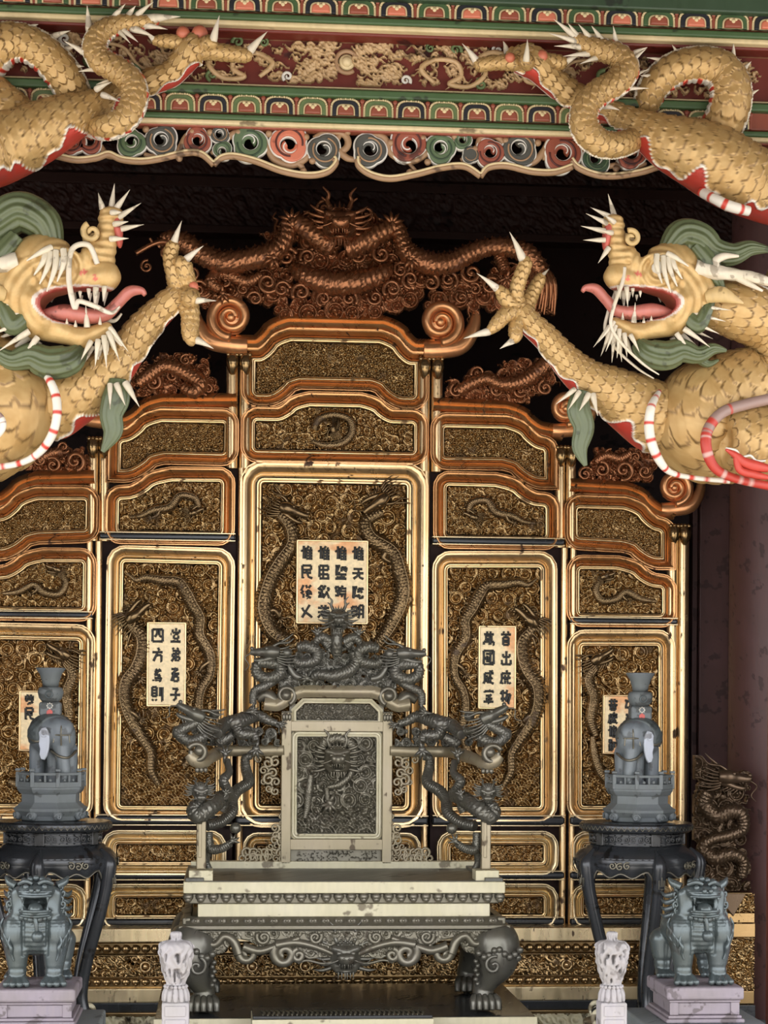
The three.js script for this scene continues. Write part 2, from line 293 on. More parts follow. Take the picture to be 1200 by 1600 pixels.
M.bronze = shade('metal', [0.085, 0.102, 0.101], 0.58, 0.45);
M.elephant = shade('stone', [0.155, 0.175, 0.185], 0.75, 0);
M.cloth = shade('stone', [0.085, 0.1, 0.097], 0.8, 0);
M.stoneGrey = shade('stone', [0.14, 0.155, 0.155], 1, 0, 0.001);
M.stoneWhite = shade('stone', [0.27, 0.25, 0.245], 1.1, 0, 0.0015);
M.lilac = shade('stone', [0.22, 0.185, 0.2], 1, 0, 0.0008);
M.purple = shade('stone', [0.085, 0.036, 0.031], 0.9, 0, 0.001);
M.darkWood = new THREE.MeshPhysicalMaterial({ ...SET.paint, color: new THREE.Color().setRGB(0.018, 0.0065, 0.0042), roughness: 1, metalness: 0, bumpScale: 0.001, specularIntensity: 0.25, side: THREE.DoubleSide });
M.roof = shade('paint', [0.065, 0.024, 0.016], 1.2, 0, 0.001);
M.paving = shade('stone', [0.46, 0.44, 0.41], 1.3, 0);
for (const [k, c] of Object.entries({ green: [0.055, 0.105, 0.035], greenDark: [0.03, 0.058, 0.026], creamPaint: [0.66, 0.52, 0.28], red: [0.15, 0.019, 0.009], redDark: [0.07, 0.012, 0.008], coral: [0.56, 0.16, 0.085], blackPaint: [0.013, 0.013, 0.017], whitePaint: [0.7, 0.66, 0.57], tan: [0.34, 0.2, 0.1], slate: [0.06, 0.058, 0.045], brick: [0.26, 0.062, 0.03], leaf: [0.09, 0.135, 0.06] })) M[k] = shade('paint', c, 1, 0);
M.flameRed = shade('paint', [0.5, 0.05, 0.03], 1, 0);
M.vc = std({ vertexColors: true, roughness: 0.45, metalness: 0.0 });
M.goldSkin = std({ vertexColors: true, roughness: 0.42, metalness: 0.3 });
M.horn = shade('stone', [0.66, 0.575, 0.43], 0.85, 0);
M.mane = shade('stone', [0.098, 0.118, 0.052], 0.6, 0);
M.tongue = shade('stone', [0.47, 0.15, 0.11], 0.6, 0);
M.filigree = shade('paint', [0.52, 0.34, 0.165], 0.9, 0);
M.lipWhite = [0.6, 0.5, 0.42];
// ---------------------------------------------------------------- the hall: floor, roof, walls
struct('ground', box(-14, -0.95, 3.9, 14, -0.9, 26, 0), M.paving);
struct('floor', box(-3.4, -0.3, -2.6, 3.4, 0, 3.6, 0), M.paving);
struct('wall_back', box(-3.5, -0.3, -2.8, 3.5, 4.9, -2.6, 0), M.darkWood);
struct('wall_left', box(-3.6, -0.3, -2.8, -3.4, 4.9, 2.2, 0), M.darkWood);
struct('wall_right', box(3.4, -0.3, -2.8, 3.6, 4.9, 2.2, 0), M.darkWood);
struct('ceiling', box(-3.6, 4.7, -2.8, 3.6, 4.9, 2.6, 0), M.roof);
{ // deep eave in front of the beam, sloping down towards the court
  const a = [2.2, 4.75], b = [6.2, 3.75], l = Math.hypot(b[0] - a[0], b[1] - a[1]), g = new THREE.BoxGeometry(11, 0.14, l); g.rotateX(Math.atan2(a[1] - b[1], b[0] - a[0])); g.translate(0, (a[1] + b[1]) / 2 + 0.07, (a[0] + b[0]) / 2); struct('eave', planar(g), M.roof);
}
// carved beam deep in the dark behind the painted beam
{
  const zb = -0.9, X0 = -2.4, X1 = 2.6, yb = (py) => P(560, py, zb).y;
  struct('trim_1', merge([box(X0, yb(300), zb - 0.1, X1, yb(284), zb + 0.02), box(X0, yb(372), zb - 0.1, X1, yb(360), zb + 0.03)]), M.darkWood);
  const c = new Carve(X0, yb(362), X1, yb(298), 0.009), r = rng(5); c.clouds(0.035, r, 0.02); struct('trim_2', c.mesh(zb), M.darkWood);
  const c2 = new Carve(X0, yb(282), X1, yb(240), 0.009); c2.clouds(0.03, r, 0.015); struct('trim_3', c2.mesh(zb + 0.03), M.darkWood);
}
// ---------------------------------------------------------------- the five-leaf throne screen
const S = (px, py) => { const p = P(px, py, 0); return [p.x, p.y]; };
// characters: strokes on a ten by ten grid, each stroke a run of x y digit pairs
const GLYPH = {
  惟: '2029 0314 3242 6043 4349 7182 4393 4595 4797 4999 7379', 天: '1282 0595 52544719 546899', 聰: '0141 1118 3119 1333 1535 0847 5292 9254 5455 5255 62 6285 4758 566998 67 8798', 明: '0141 0107 4147 0444 0747 606759 6090 909899 6393 6696',
  聖: '0040 1014 3015 1232 0545 5191 919451 5154 0696 1888 5659 0999', 時: '0131 3137 0137 0434 0737 4292 6044 4494 4696 868979 5768', 臣: '1018 1080 4043 8083 1383 4346 1686 8689 4649 1999', 欽: '3003 3053 1333 0545 3338 1627 5647 0858 6043 7292 9284 7476 7549 7599',
  若: '0292 3033 6063 0595 4426 2709 5769 2777 7779 4979', 民: '1080 8083 1383 101928 1585 436899', 從: '2004 2406 2629 4052 8062 4456 8466 6367 6696 4758 4789 599', 乂: '7019 122488 8899',
  豈: '5052 2123 8183 2383 0414 4474 3545 7577 3777 3537 3839 7869 0999', 弟: '2031 7061 2282 8284 2484 2426 2686 8688 7879 5259 5519', 君: '1171 713337 1484 2575 5019 3676 3639 7679 3979', 子: '2171 7153 5358 584839 0595',
  四: '0191 0109 9199 4144 4426 6165 6586 0999', 方: '5062 0393 43464419 4585 858979', 為: '3142 7162 2382 5325 2575 7557 2777 77877969 1819 3849 5859', 則: '0040 0006 4046 0242 0444 0646 1809 3849 7076 9099 9989',
  首: '2031 7061 0292 5244 2474 2429 7479 2676 2777 2979', 出: '5059 2224 2484 8284 1619 1999 9699', 庶: '5061 1292 121609 2595 4346 7376 3676 2819 4749 6779 8899', 物: '2028 0252 0646 1103 6053 5393 937989 6347 7458',
  萬: '0292 3032 6062 2373 2326 7376 2575 2676 5369 0707 0709 0797 979989 5859', 國: '0090 0009 9099 0999 2272 2444 4446 2426 2646 2757 616888 7182', 咸: '1292 121709 2444 3565 3538 6568 3868 6064 646899 8547 7081', 寧: '5061 1112 1191 9182 3454 3424 5666 2676 2686 3773 2778 0898 5859 5949',
  功: '0142 2217 0747 6267 6259 5393 939889 7359', 崇: '5052 2123 8183 2383 5455 2484 2426 8486 3676 1797 5759 3819 7899', 昔: '0292 3035 6065 0595 2676 2629 7679 2777 2979', 廣: '5061 1292 121609 4347 7347 2494 3676 3638 7678 3878 3777 3919 7899', 勤: '0242 1023 3033 1444 1416 4446 1646 2329 0747 0949 6267 6249 5393 939889', 恭: '0292 3024 6064 0494 3515 6585 5658 3748 7687', 業: '3033 6063 1122 8172 0393 3445 6455 1585 2676 0797 5659 5819 5899', 志: '0292 5054 1484 2617 365898 5667 8697',
};
function glyphGeo(ch, x0, y0, w, h, z, t) {      // raised, round-shouldered brush strokes
  const gs = []; for (const st of GLYPH[ch].split(' ')) {
    const q = []; for (let i = 0; i + 1 < st.length; i += 2) q.push([x0 + w * (+st[i] + 0.5) / 10, y0 + h * (1 - (+st[i + 1] + 0.5) / 10), z]);
    if (!q.length) continue; if (q.length === 1) q.push([q[0][0] + w * 0.06, q[0][1] - h * 0.06, z]);
    const rows = []; for (let i = 0; i < q.length - 1; i++) for (let k = 0; k <= 3; k++) { if (i && !k) continue; const f = k / 3; rows.push([lerp(q[i][0], q[i + 1][0], f), lerp(q[i][1], q[i + 1][1], f), z, 0]); }
    rows.forEach((r, i) => { const f = i / (rows.length - 1); r[3] = t * (0.85 + 0.45 * Math.abs(f - 0.45)); });
    gs.push(tube(rows, 6, { flat: 0.9 }));
  }
  return merge(gs);
}
// gilt moulding between the seam (outer) and the carved field (inner); offsets run outward from the field
function frameProfile(w) {           // broad moulding rising to the seam, with cut grooves
  const o = [[0.24, -0.014], [0.27, -0.014], [0.275, 0.014], [0.33, 0.018], [0.39, 0.014], [0.395, -0.006], [0.44, -0.006], [0.445, 0.016]];
  for (let i = 0; i <= 8; i++) { const t = i / 8; o.push([0.46 + 0.4 * t, 0.018 + 0.03 * Math.sin(t * Math.PI * 0.55)]); }
  o.push([0.885, 0.04], [0.89, 0.02], [0.925, 0.02], [0.93, 0.042], [0.985, 0.042], [1, 0.036], [1.0, -0.01]);
  return o.map(([a, b]) => [a * w, b]);
}
function beadProfile(w) { return [[0, -0.014], [0.01, 0.008], [0.05, 0.015], [0.1, 0.016], [0.15, 0.01], [0.16, 0.002], [0.18, 0.002], [0.19, 0.012], [0.225, 0.012], [0.24, -0.014]].map(([a, b]) => [a * w, b]); }
const stepTop = (pts) => pts;         // shaped tops are given point by point
function ogee(x0, y0, x1, y1, n = 12) {   // stepped cloud shoulder between two levels
  const o = []; for (let i = 0; i <= n; i++) { const t = i / n; let s = t < 0.55 ? 0.62 * sstep(0, 0.62, t) * 1.0 : 0.62 + 0.38 * Math.pow((t - 0.55) / 0.45, 0.55); if (t < 0.55) s = 0.62 * Math.pow(t / 0.55, 1.7); o.push([lerp(x0, x1, t), lerp(y0, y1, s)]); } return o;
}
function chamfer(poly, r) { const o = [], n = poly.length; for (let i = 0; i < n; i++) { const p = poly[i], a = poly[(i - 1 + n) % n], b = poly[(i + 1) % n], u = [a[0] - p[0], a[1] - p[1]], v = [b[0] - p[0], b[1] - p[1]], l = Math.hypot(...u), m = Math.hypot(...v), c = (u[0] * v[0] + u[1] * v[1]) / (l * m); if (l < r * 2 || m < r * 2 || c < -0.5) { o.push(p); continue; } for (let k = 0; k <= 4; k++) { const t = k / 4, e = (1 - t) * (1 - t), f = t * t; o.push([p[0] + u[0] / l * r * e + v[0] / m * r * f, p[1] + u[1] / l * r * e + v[1] / m * r * f]); } } return o; }
const inPoly = (poly) => (x, y) => { let c = false; for (let i = 0, j = poly.length - 1; i < poly.length; j = i++) { const a = poly[i], b = poly[j]; if ((a[1] > y) !== (b[1] > y) && x < (b[0] - a[0]) * (y - a[1]) / (b[1] - a[1]) + a[0]) c = !c; } return c; };
const flipX = (poly) => poly.map(([x, y, ...q]) => [-x, y, ...q]).reverse();
const area = (p) => p.reduce((s, a, i) => { const b = p[(i + 1) % p.length]; return s + a[0] * b[1] - b[0] * a[1]; }, 0);
const ccw = (p) => (area(p) < 0 ? p.slice().reverse() : p);
// a raised dragon of a panel: scaled body, mane spikes, legs and a long-jawed head; px rows [px, py, radius px]
function reliefDragon(parent, rows, mirror, zc, o = {}) {
  const k = PXM(0) * 1.003, w = rows.map(([x, y, r]) => { const p = S(x, y); return [mirror ? -p[0] : p[0], p[1], zc, r * k * 1.1]; });
  const L = rows.length, sp = spline(w, L * 30), r0 = Math.max(...w.map((q) => q[3]));
  const gs = [tube(sp, 56, { flat: 0.9, disp: (s, th, r) => r * 0.13 * scaleBump(s / (r0 * 0.36), th / (Math.PI * 2) * 17) })];
  for (let i = 6; i < sp.length - 4; i += 12) {   // ridge of little fins along the back
    const a = sp[i - 1], b = sp[i + 1], l = Math.hypot(b[0] - a[0], b[1] - a[1]) || 1, nx = -(b[1] - a[1]) / l * (o.side || 1), ny = (b[0] - a[0]) / l * (o.side || 1), r = sp[i][3];
    gs.push(cone(V3(sp[i][0] + nx * r * 0.8, sp[i][1] + ny * r * 0.8, zc + r * 0.25), V3(sp[i][0] + nx * r * 1.35 + (b[0] - a[0]) / l * r * 0.3, sp[i][1] + ny * r * 1.2, zc + r * 0.3), r * 0.2, 5));
  }
  gs.push(tube(sp.map(([x, y, z, r], i) => { const a = sp[Math.max(0, i - 1)], b = sp[Math.min(sp.length - 1, i + 1)], l = Math.hypot(b[0] - a[0], b[1] - a[1]) || 1, sd = -(o.side || 1); return [x - (b[1] - a[1]) / l * r * 0.55 * sd, y + (b[0] - a[0]) / l * r * 0.55 * sd, z + r * 0.72, r * 0.14]; }), 8));
  for (const [t, ax, ay, bx, by] of o.legs || []) {   // thigh, shin and a spread claw
    const c = sp[Math.round(t * (sp.length - 1))], r = r0 * 0.55, A = [c[0], c[1]], m = mirror ? -1 : 1, B = [A[0] + m * ax * k, A[1] - ay * k], C = [B[0] + m * bx * k, B[1] - by * k];
    gs.push(tube(spline([[A[0], A[1], zc + 0.006, r], [B[0], B[1], zc + 0.012, r * 0.75], [C[0], C[1], zc + 0.008, r * 0.5]], 10), 8));
    const an = Math.atan2(C[1] - B[1], C[0] - B[0]); for (const d of [-1.1, -0.45, 0.2, 0.85, 2.4]) gs.push(cone(V3(C[0], C[1], zc + 0.006), V3(C[0] + Math.cos(an + d) * r * 2.3, C[1] + Math.sin(an + d) * r * 2.3, zc + 0.002), r * 0.36, 5, V3(0, 0, r * 0.5)));
  }
  part(parent, 'dragon_body', merge(gs), M.giltDragon);
  if (o.head) { const [hx, hy, ang, s] = o.head, p = S(hx, hy); part(parent, 'dragon_head', headGeo(mirror ? -p[0] : p[0], p[1], zc + 0.008, s * k, mirror ? Math.PI - ang : ang, mirror), M.giltDragon); }
}
function headGeo(x, y, z, s, ang, mirror) {       // side view of a dragon's head, s its length
  const f = mirror ? -1 : 1, T = (a, b, c = 0) => { const ca = Math.cos(ang), sa = Math.sin(ang), yy = b * f; return [x + (a * ca - yy * sa) * s, y + (a * sa + yy * ca) * s, z + c * s]; }, t = (rows, n = 8) => tube(spline(rows.map(([a, b, c, r]) => [...T(a, b, c), r * s]), 14), n);
  const gs = [t([[-0.35, 0, 0, 0.2], [-0.1, 0.06, 0.05, 0.24], [0.2, 0.1, 0.03, 0.17], [0.5, 0.14, 0.02, 0.13], [0.62, 0.19, 0, 0.11]], 12), t([[-0.25, -0.1, 0, 0.15], [0.1, -0.17, 0.02, 0.11], [0.42, -0.17, 0.02, 0.08], [0.55, -0.12, 0, 0.05]])];
  for (let i = 0; i < 2; i++) gs.push(t([[-0.1, 0.2, 0.08 - i * 0.1, 0.06], [-0.4, 0.32, 0.1 - i * 0.1, 0.05], [-0.75, 0.3 + i * 0.16, 0.06, 0.035], [-0.95, 0.42 + i * 0.16, 0.05, 0.015]], 6));
  for (let i = 0; i < 7; i++) gs.push(t([[-0.25, 0.12 - i * 0.07, 0.1, 0.05], [-0.55, 0.12 - i * 0.1, 0.1, 0.035], [-0.85 - (i % 2) * 0.15, 0.18 - i * 0.12, 0.04, 0.01]], 5));
  gs.push(ball(...T(0.05, 0.2, 0.17), s * 0.075), ball(...T(0.56, 0.28, 0.05), s * 0.075));
  for (let i = 0; i < 4; i++) gs.push(cone(V3(...T(0.2 + i * 0.1, 0.02, 0.1)), V3(...T(0.2 + i * 0.1, -0.07, 0.1)), s * 0.03, 5), cone(V3(...T(0.3 - i * 0.1, -0.25, 0.06)), V3(...T(0.18 - i * 0.14, -0.42, 0.06)), s * 0.035, 5));
  gs.push(t([[0.6, 0.12, 0.08, 0.02], [0.85, 0.0, 0.08, 0.02], [0.75, -0.3, 0.06, 0.018], [0.95, -0.45, 0.04, 0.008]], 5));
  return merge(gs);
}
function cellGeo(poly, wOut) { return sweep(ccw(poly).reverse(), frameProfile(wOut), 0, true); }
function inscription(parent, cols, x0, y0, x1, y1, z, cw, ch, label) {   // cols from right to left
  const b = part(parent, 'inscription_board', box(x0, y0, z - 0.02, x1, y1, z, 0.003), M.board, label);
  const t = 0.009; part(b, 'board_rim', merge([box(x0, y0, z - 0.005, x0 + t, y1, z + 0.006), box(x1 - t, y0, z - 0.005, x1, y1, z + 0.006), box(x0, y0, z - 0.005, x1, y0 + t, z + 0.006), box(x0, y1 - t, z - 0.005, x1, y1, z + 0.006)]), M.gilt);
  const dx = (x1 - x0 - 2 * t) / cols.length;
  cols.forEach((c, i) => { const dy = (y1 - y0 - 3 * t) / c.length; [...c].forEach((g, j) => { if (g === '　') return; part(b, 'character', glyphGeo(g, x1 - t - dx * (i + 0.5) - cw / 2, y1 - 1.5 * t - dy * (j + 0.5) - ch / 2, cw, ch, z + 0.002, 0.0058), M.ink); }); });
}
const Rr = rng(77);
function reliefField(parent, poly, kind, mat = M.giltRelief, zb = -0.012) {
  poly = ccw(poly); const xs = poly.map((p) => p[0]), ys = poly.map((p) => p[1]), c = new Carve(Math.min(...xs) - 0.004, Math.min(...ys) - 0.004, Math.max(...xs) + 0.004, Math.max(...ys) + 0.004, 0.0036);
  if (kind === 'fine') { c.clouds(0.008, Rr, 0.008); c.clouds(0.0145, Rr, 0.02); } else if (kind === 'mid') { c.clouds(0.01, Rr, 0.012); c.clouds(0.0245, Rr, 0.03); }
  else { const sea = c.y0 + (c.y1 - c.y0) * 0.2; c.clouds(0.012, Rr, 0.014); c.clouds(0.037, Rr, 0.04, (x, y) => y > sea); c.waves(c.x0, c.y0, c.x1, sea - 0.01, 0.045, 0.024); for (let i = 0; i < 60; i++) c.dome(lerp(c.x0, c.x1, Rr()), lerp(c.y0, sea + 0.05, Rr()), 0.008 + Rr() * 0.007, 0.034); }
  return part(parent, 'relief', c.mesh(zb, { inside: inPoly(chamfer(poly, 0.012)) }), mat);
}
function cell(parent, poly, w, kind) {
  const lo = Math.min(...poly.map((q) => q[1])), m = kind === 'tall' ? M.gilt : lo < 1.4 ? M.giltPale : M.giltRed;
  const q = chamfer(ccw(poly), 0.012);
  part(parent, 'frame', cellGeo(q, w), m); part(parent, 'frame_bead', sweep(ccw(q).reverse(), beadProfile(w), 0, true), M.giltBead);
  reliefField(parent, poly, kind);
}
const px2 = (pts) => pts.map(([a, b]) => S(a, b));
function ogeePx(x0, y0, x1, y1) { return ogee(x0, y0, x1, y1, 12); }
const rectPx = (x0, y0, x1, y1) => px2([[x0, y1], [x1, y1], [x1, y0], [x0, y0]]);
// --- cap rail with rolled volute ends
function capRail(parent, path, w, volutes) {
  const prof = []; for (let i = 0; i <= 8; i++) { const t = i / 8; prof.push([w * (1 - t), 0.02 + 0.035 * Math.sin(t * Math.PI) + (t > 0.45 && t < 0.55 ? -0.012 : 0)]); }
  prof.unshift([w, -0.03]); prof.push([0, -0.03]);
  part(parent, 'cap_rail', sweep(path, prof, 0.01, false), M.giltRed);
  for (const [cx, cy, R, dir, a0] of volutes) {
    const o = -dir, sp = spiralPts(cx, cy, R, 1.75, -dir, -Math.PI / 2, 70, 0.2).map(([x, y], i) => [x, y, 0.05, R * lerp(0.3, 0.16, i / 70)]);
    const fl = spline([[cx - o * R * 0.75, cy - R * 1.3, 0.03, R * 0.42], [cx - o * R * 0.2, cy - R * 1.3, 0.035, R * 0.44], [cx + o * R * 0.95, cy - R * 1.1, 0.035, R * 0.42], [cx + o * R * 1.55, cy - R * 0.35, 0.03, R * 0.36], [cx + o * R * 1.75, cy + R * 0.5, 0.02, R * 0.22], [cx + o * R * 1.6, cy + R * 0.95, 0.02, R * 0.05]], 50);
    part(parent, 'flare', tube(fl, 16), M.scroll);
    part(parent, 'volute', merge([tube(sp, 12, { flat: 1.5 }), ball(cx, cy, 0.055, R * 0.24), ball(cx, cy, 0.03, R * 0.85, 1, 1, 0.3)]), M.scroll);
  }
}
function capital(parent, px, py0, py1, w) {
  const [x, y0] = S(px, py1), y1 = S(px, py0)[1], gs = [], hw = w / 2;
  for (let i = 0; i < 5; i++) gs.push(ball(x + (i - 2) * w * 0.22, y1 - 0.012, 0.05, 0.011));
  for (let i = 0; i < 3; i++) { const a = x + (i - 1) * w * 0.33; gs.push(tube(spline([[a, y1 - 0.02, 0.045, 0.02], [a * 1 + (i - 1) * 0.004, lerp(y1, y0, 0.55), 0.054, 0.018], [a, y0, 0.04, 0.006]], 10), 10)); }
  part(parent, 'capital', merge(gs), M.giltRelief); return [x, y0];
}
// --- leaf builder: everything is given on the right half and turned over for the left
const wF = 0.079;
function leafBack(parent, poly) { part(parent, 'backing', slab(ccw(poly), -0.05, -0.014, 0.002), M.darkWood); }
function railSet(L, x0, y0, x1, y1) {   // black lacquered rail between two thin gilt fillets
  const t = 0.006; part(L, 'dark_rail', box(x0, y0 + t, -0.02, x1, y1 - t, 0.046, 0.014), M.black, 'black lacquered rail');
  part(L, 'rail_fillet', box(x0, y1 - t, -0.02, x1, y1, 0.05, 0.002), M.giltPale); part(L, 'rail_fillet', box(x0, y0, -0.02, x1, y0 + t, 0.05, 0.002), M.giltPale);
}
// centre leaf
{
  const L = thing('gilt_screen', 'tall centre screen panel under the highest arch, bearing the square sixteen-character board', 'screen');
  const half = (rows) => { const r = rows.map(([a, b]) => S(a, b)), c = 0; return [...r, ...r.slice().reverse().map(([x, y]) => [-x, y])]; };
  const arch = (xo, ys, xi, yt) => { const a = S(xo, ys), b = S(xi, yt); const up = ogee(a[0], a[1], b[0], b[1], 12); return [...up, ...up.slice().reverse().map(([x, y]) => [-x, y])]; };
  const Y = (py) => P(520, py, 0).y, X = (px) => P(px, 800, 0).x, xe = X(645);
  const archC = (xe, ys, xs, xi, yt) => { const up = ogee(xs, ys, xi, yt, 12); const r = [[xe, ys], ...up]; return [...r, ...r.slice().reverse().map(([x, y]) => [-x, y])]; };
  leafBack(L, [[-0.455, Y(1446)], [0.455, Y(1446)], ...archC(0.455, Y(548), X(640), X(590), Y(510))]);
  cell(L, [[-X(634), Y(1258)], [X(634), Y(1258)], [X(634), Y(757)], [-X(634), Y(757)]], 0.104, 'tall');
  const p2 = [[-xe, Y(704)], ...[[xe, Y(704)]], ...archC(xe, Y(661), X(612), X(560), Y(637))];
  cell(L, p2, 0.069, 'mid');
  const lowA = archC(xe, Y(617), X(628), X(578), Y(589)), p1 = [...lowA.slice().reverse(), ...archC(xe, Y(569), X(640), X(590), Y(536))];
  cell(L, p1, 0.07, 'fine');
  for (const [a, b] of [[1320, 1346], [1402, 1428]]) cell(L, [[-X(640), Y(b)], [X(640), Y(b)], [X(640), Y(a)], [-X(640), Y(a)]], 0.06, 'mid');
  for (const [a, b] of [[1273, 1290], [1359, 1374], [1431, 1446]]) railSet(L, -0.45, Y(b), 0.45, Y(a));
  const cp = archC(X(676), Y(553), X(646), X(594), Y(518)).reverse();
  capRail(L, cp, 0.075, [[X(684), Y(503), 0.098, -1], [-X(684), Y(503), 0.098, 1]]);
  for (const s of [-1, 1]) { const cx = s * X(671); part(L, 'post', merge([-1, 1].map((e) => tube([[cx + e * 0.03, Y(735), 0.01, 0.028], [cx + e * 0.03, Y(575), 0.01, 0.028]], 12))), M.gilt);
    const gs = []; for (const e of [-1, 1]) { const a = cx + e * 0.03; for (let i = 0; i < 3; i++) gs.push(ball(a + (i - 1) * 0.02, Y(560), 0.045, 0.011)); gs.push(tube(spline([[a, Y(563), 0.03, 0.03], [a, Y(575), 0.038, 0.03], [a, Y(590), 0.026, 0.014]], 10), 10)); } part(L, 'capital', merge(gs), M.giltRelief); }
  part(L, 'stile', merge([-1, 1].map((e) => tube([[e * X(665.5), Y(1446), 0.022, 0.016], [e * X(665.5), Y(735), 0.022, 0.016]], 12))), M.gilt);
  inscription(L, ['惟天聰明', '惟聖時　', '惟臣欽若', '惟民從乂'], X(463), Y(976), X(575), Y(845), 0.045, 0.058, 0.066, 'cream board with sixteen raised dark characters');
  reliefDragon(L, [[432, 800, 8], [452, 822, 10], [455, 850, 10], [436, 880, 12], [420, 910, 12], [412, 950, 13], [425, 985, 12], [452, 1005, 11]], false, 0.012, { head: [452, 800, -0.5, 46], legs: [[0.4, -12, 10, 6, 14], [0.75, 14, -6, 10, 12]], side: 1 });
  reliefDragon(L, [[596, 800, 8], [572, 815, 10], [580, 840, 11], [612, 862, 12], [624, 890, 12], [630, 930, 12], [612, 975, 11], [588, 1010, 9]], false, 0.012, { head: [590, 782, 3.6, 46], legs: [[0.4, -8, 14, 12, 8], [0.7, 10, 12, -8, 10]], side: -1 });
  reliefDragon(L, [[490, 672, 5], [498, 655, 6], [520, 648, 6], [545, 655, 6], [550, 675, 6], [535, 692, 6], [508, 696, 5], [488, 690, 3]], false, 0.008, { head: [522, 668, 1.4, 26], side: 1 });
  rebase(L, 0, Y(1446), 0);
}
function sideLeaf(mir, label) {
  const L = thing('gilt_screen', label, 'screen'), f = (pts) => { const q = px2(pts); return mir ? flipX(q) : q; };
  const G = (x0, y0, x1, y1) => f([[x0, y1], [x1, y1], [x1, y0], [x0, y0]]);
  leafBack(L, f([[672, 1446], [882, 1446], [882, 712], [845, 705], [800, 665], [672, 655]]));
  cell(L, G(700, 888, 843, 1260), wF, 'tall');
  cell(L, f([[698, 836], [851, 838], [851, 793], ...ogee(840, 792, 772, 762).slice(1), [698, 760]]), 0.069, 'mid');
  cell(L, f([[694, 713], ...ogee(849, 744, 788, 717), [849, 744]].sort(() => 0) && [[694, 713], ...ogee(845, 744, 785, 714).reverse(), [849, 744], [849, 705], ...ogee(845, 704, 788, 671).slice(1), [694, 669]]), 0.07, 'fine');
  for (const [a, b] of [[1320, 1346], [1402, 1428]]) cell(L, G(704, a, 848, b), 0.069, 'mid');
  for (const [a, b] of [[1273, 1290], [1359, 1374], [1431, 1446], [842, 852]]) { const q = G(674, a, 880, b), xs = q.map((p) => p[0]), ys = q.map((p) => p[1]); railSet(L, Math.min(...xs), Math.min(...ys), Math.max(...xs), Math.max(...ys)); }
  const cp = px2([[876, 690], [862, 686], ...ogee(846, 683, 786, 650).slice(1), [675, 645]]);
  const path = mir ? cp.map(([x, y]) => [-x, y]) : cp, v = S(881, 641);
  capRail(L, mir ? path : path.slice().reverse(), 0.07, [[mir ? -v[0] : v[0], v[1], 0.078, mir ? 1 : -1]]);
  { const p = S(883, 700), q = S(883, 856), x = mir ? -p[0] : p[0]; part(L, 'post', merge([-1, 1].map((e) => tube([[x + e * 0.026, q[1], 0.01, 0.025], [x + e * 0.026, p[1], 0.01, 0.025]], 12))), M.gilt);
    const gs = []; for (const e of [-1, 1]) { const a = x + e * 0.026; for (let i = 0; i < 3; i++) gs.push(ball(a + (i - 1) * 0.018, p[1] - 0.003, 0.045, 0.011)); gs.push(tube(spline([[a, p[1] - 0.012, 0.03, 0.028], [a, p[1] - 0.05, 0.038, 0.028], [a, p[1] - 0.09, 0.026, 0.012]], 10), 10)); } part(L, 'capital', merge(gs), M.giltRelief); }
  { const q = [S(876.5, 1446), S(876.5, 857)], x = mir ? -q[0][0] : q[0][0]; part(L, 'stile', tube([[x, q[0][1], 0.022, 0.016], [x, q[1][1], 0.022, 0.016]], 12), M.gilt); }
  const bx = mir ? [-S(806, 1100)[0], -S(746, 1100)[0]] : [S(745, 1100)[0], S(804, 1100)[0]], by = [S(775, 1108)[1], S(775, 978)[1]];
  inscription(L, mir ? ['豈弟君子', '四方為則'] : ['首出庶物', '萬國咸寧'], bx[0], by[0], bx[1], by[1], 0.04, 0.052, 0.07, 'cream board with eight raised dark characters');
  reliefDragon(L, [[834, 980, 8], [816, 1000, 11], [814, 1024, 12], [822, 1048, 12], [837, 1071, 12], [839, 1098, 11], [830, 1126, 10], [811, 1156, 9], [798, 1178, 8], [797, 1206, 7], [786, 1228, 4]], mir, 0.016, { head: [827, 966, 2.3, 44], legs: [[0.28, 8, 12, -12, 10], [0.55, -12, 8, -8, 8]], side: 1 });
  reliefDragon(L, [[838, 904, 1.5], [824, 914, 4], [808, 910, 6], [785, 913, 8], [760, 915, 9], [748, 930, 10], [737, 951, 10], [726, 970, 9], [726, 996, 9], [710, 1026, 9], [709, 1056, 8], [722, 1080, 8], [726, 1106, 8], [720, 1140, 8], [730, 1175, 7], [748, 1200, 5]], mir, 0.016, { legs: [[0.32, -10, 8, -6, 10], [0.62, 12, 8, 6, 10]], side: -1 });
  reliefDragon(L, [[730, 800, 4], [738, 785, 6], [760, 782, 6], [775, 800, 7], [800, 806, 6], [818, 815, 4], [836, 818, 2]], mir, 0.008, { head: [738, 806, 2.6, 24], legs: [[0.6, 4, 10, 8, 4]], side: 1 });
  return rebase(L, 0, S(780, 1446)[1], 0);
}
sideLeaf(false, 'gilt screen panel just right of the throne back, with a narrow eight-character board');
sideLeaf(true, 'gilt screen panel just left of the throne back, with a narrow eight-character board');
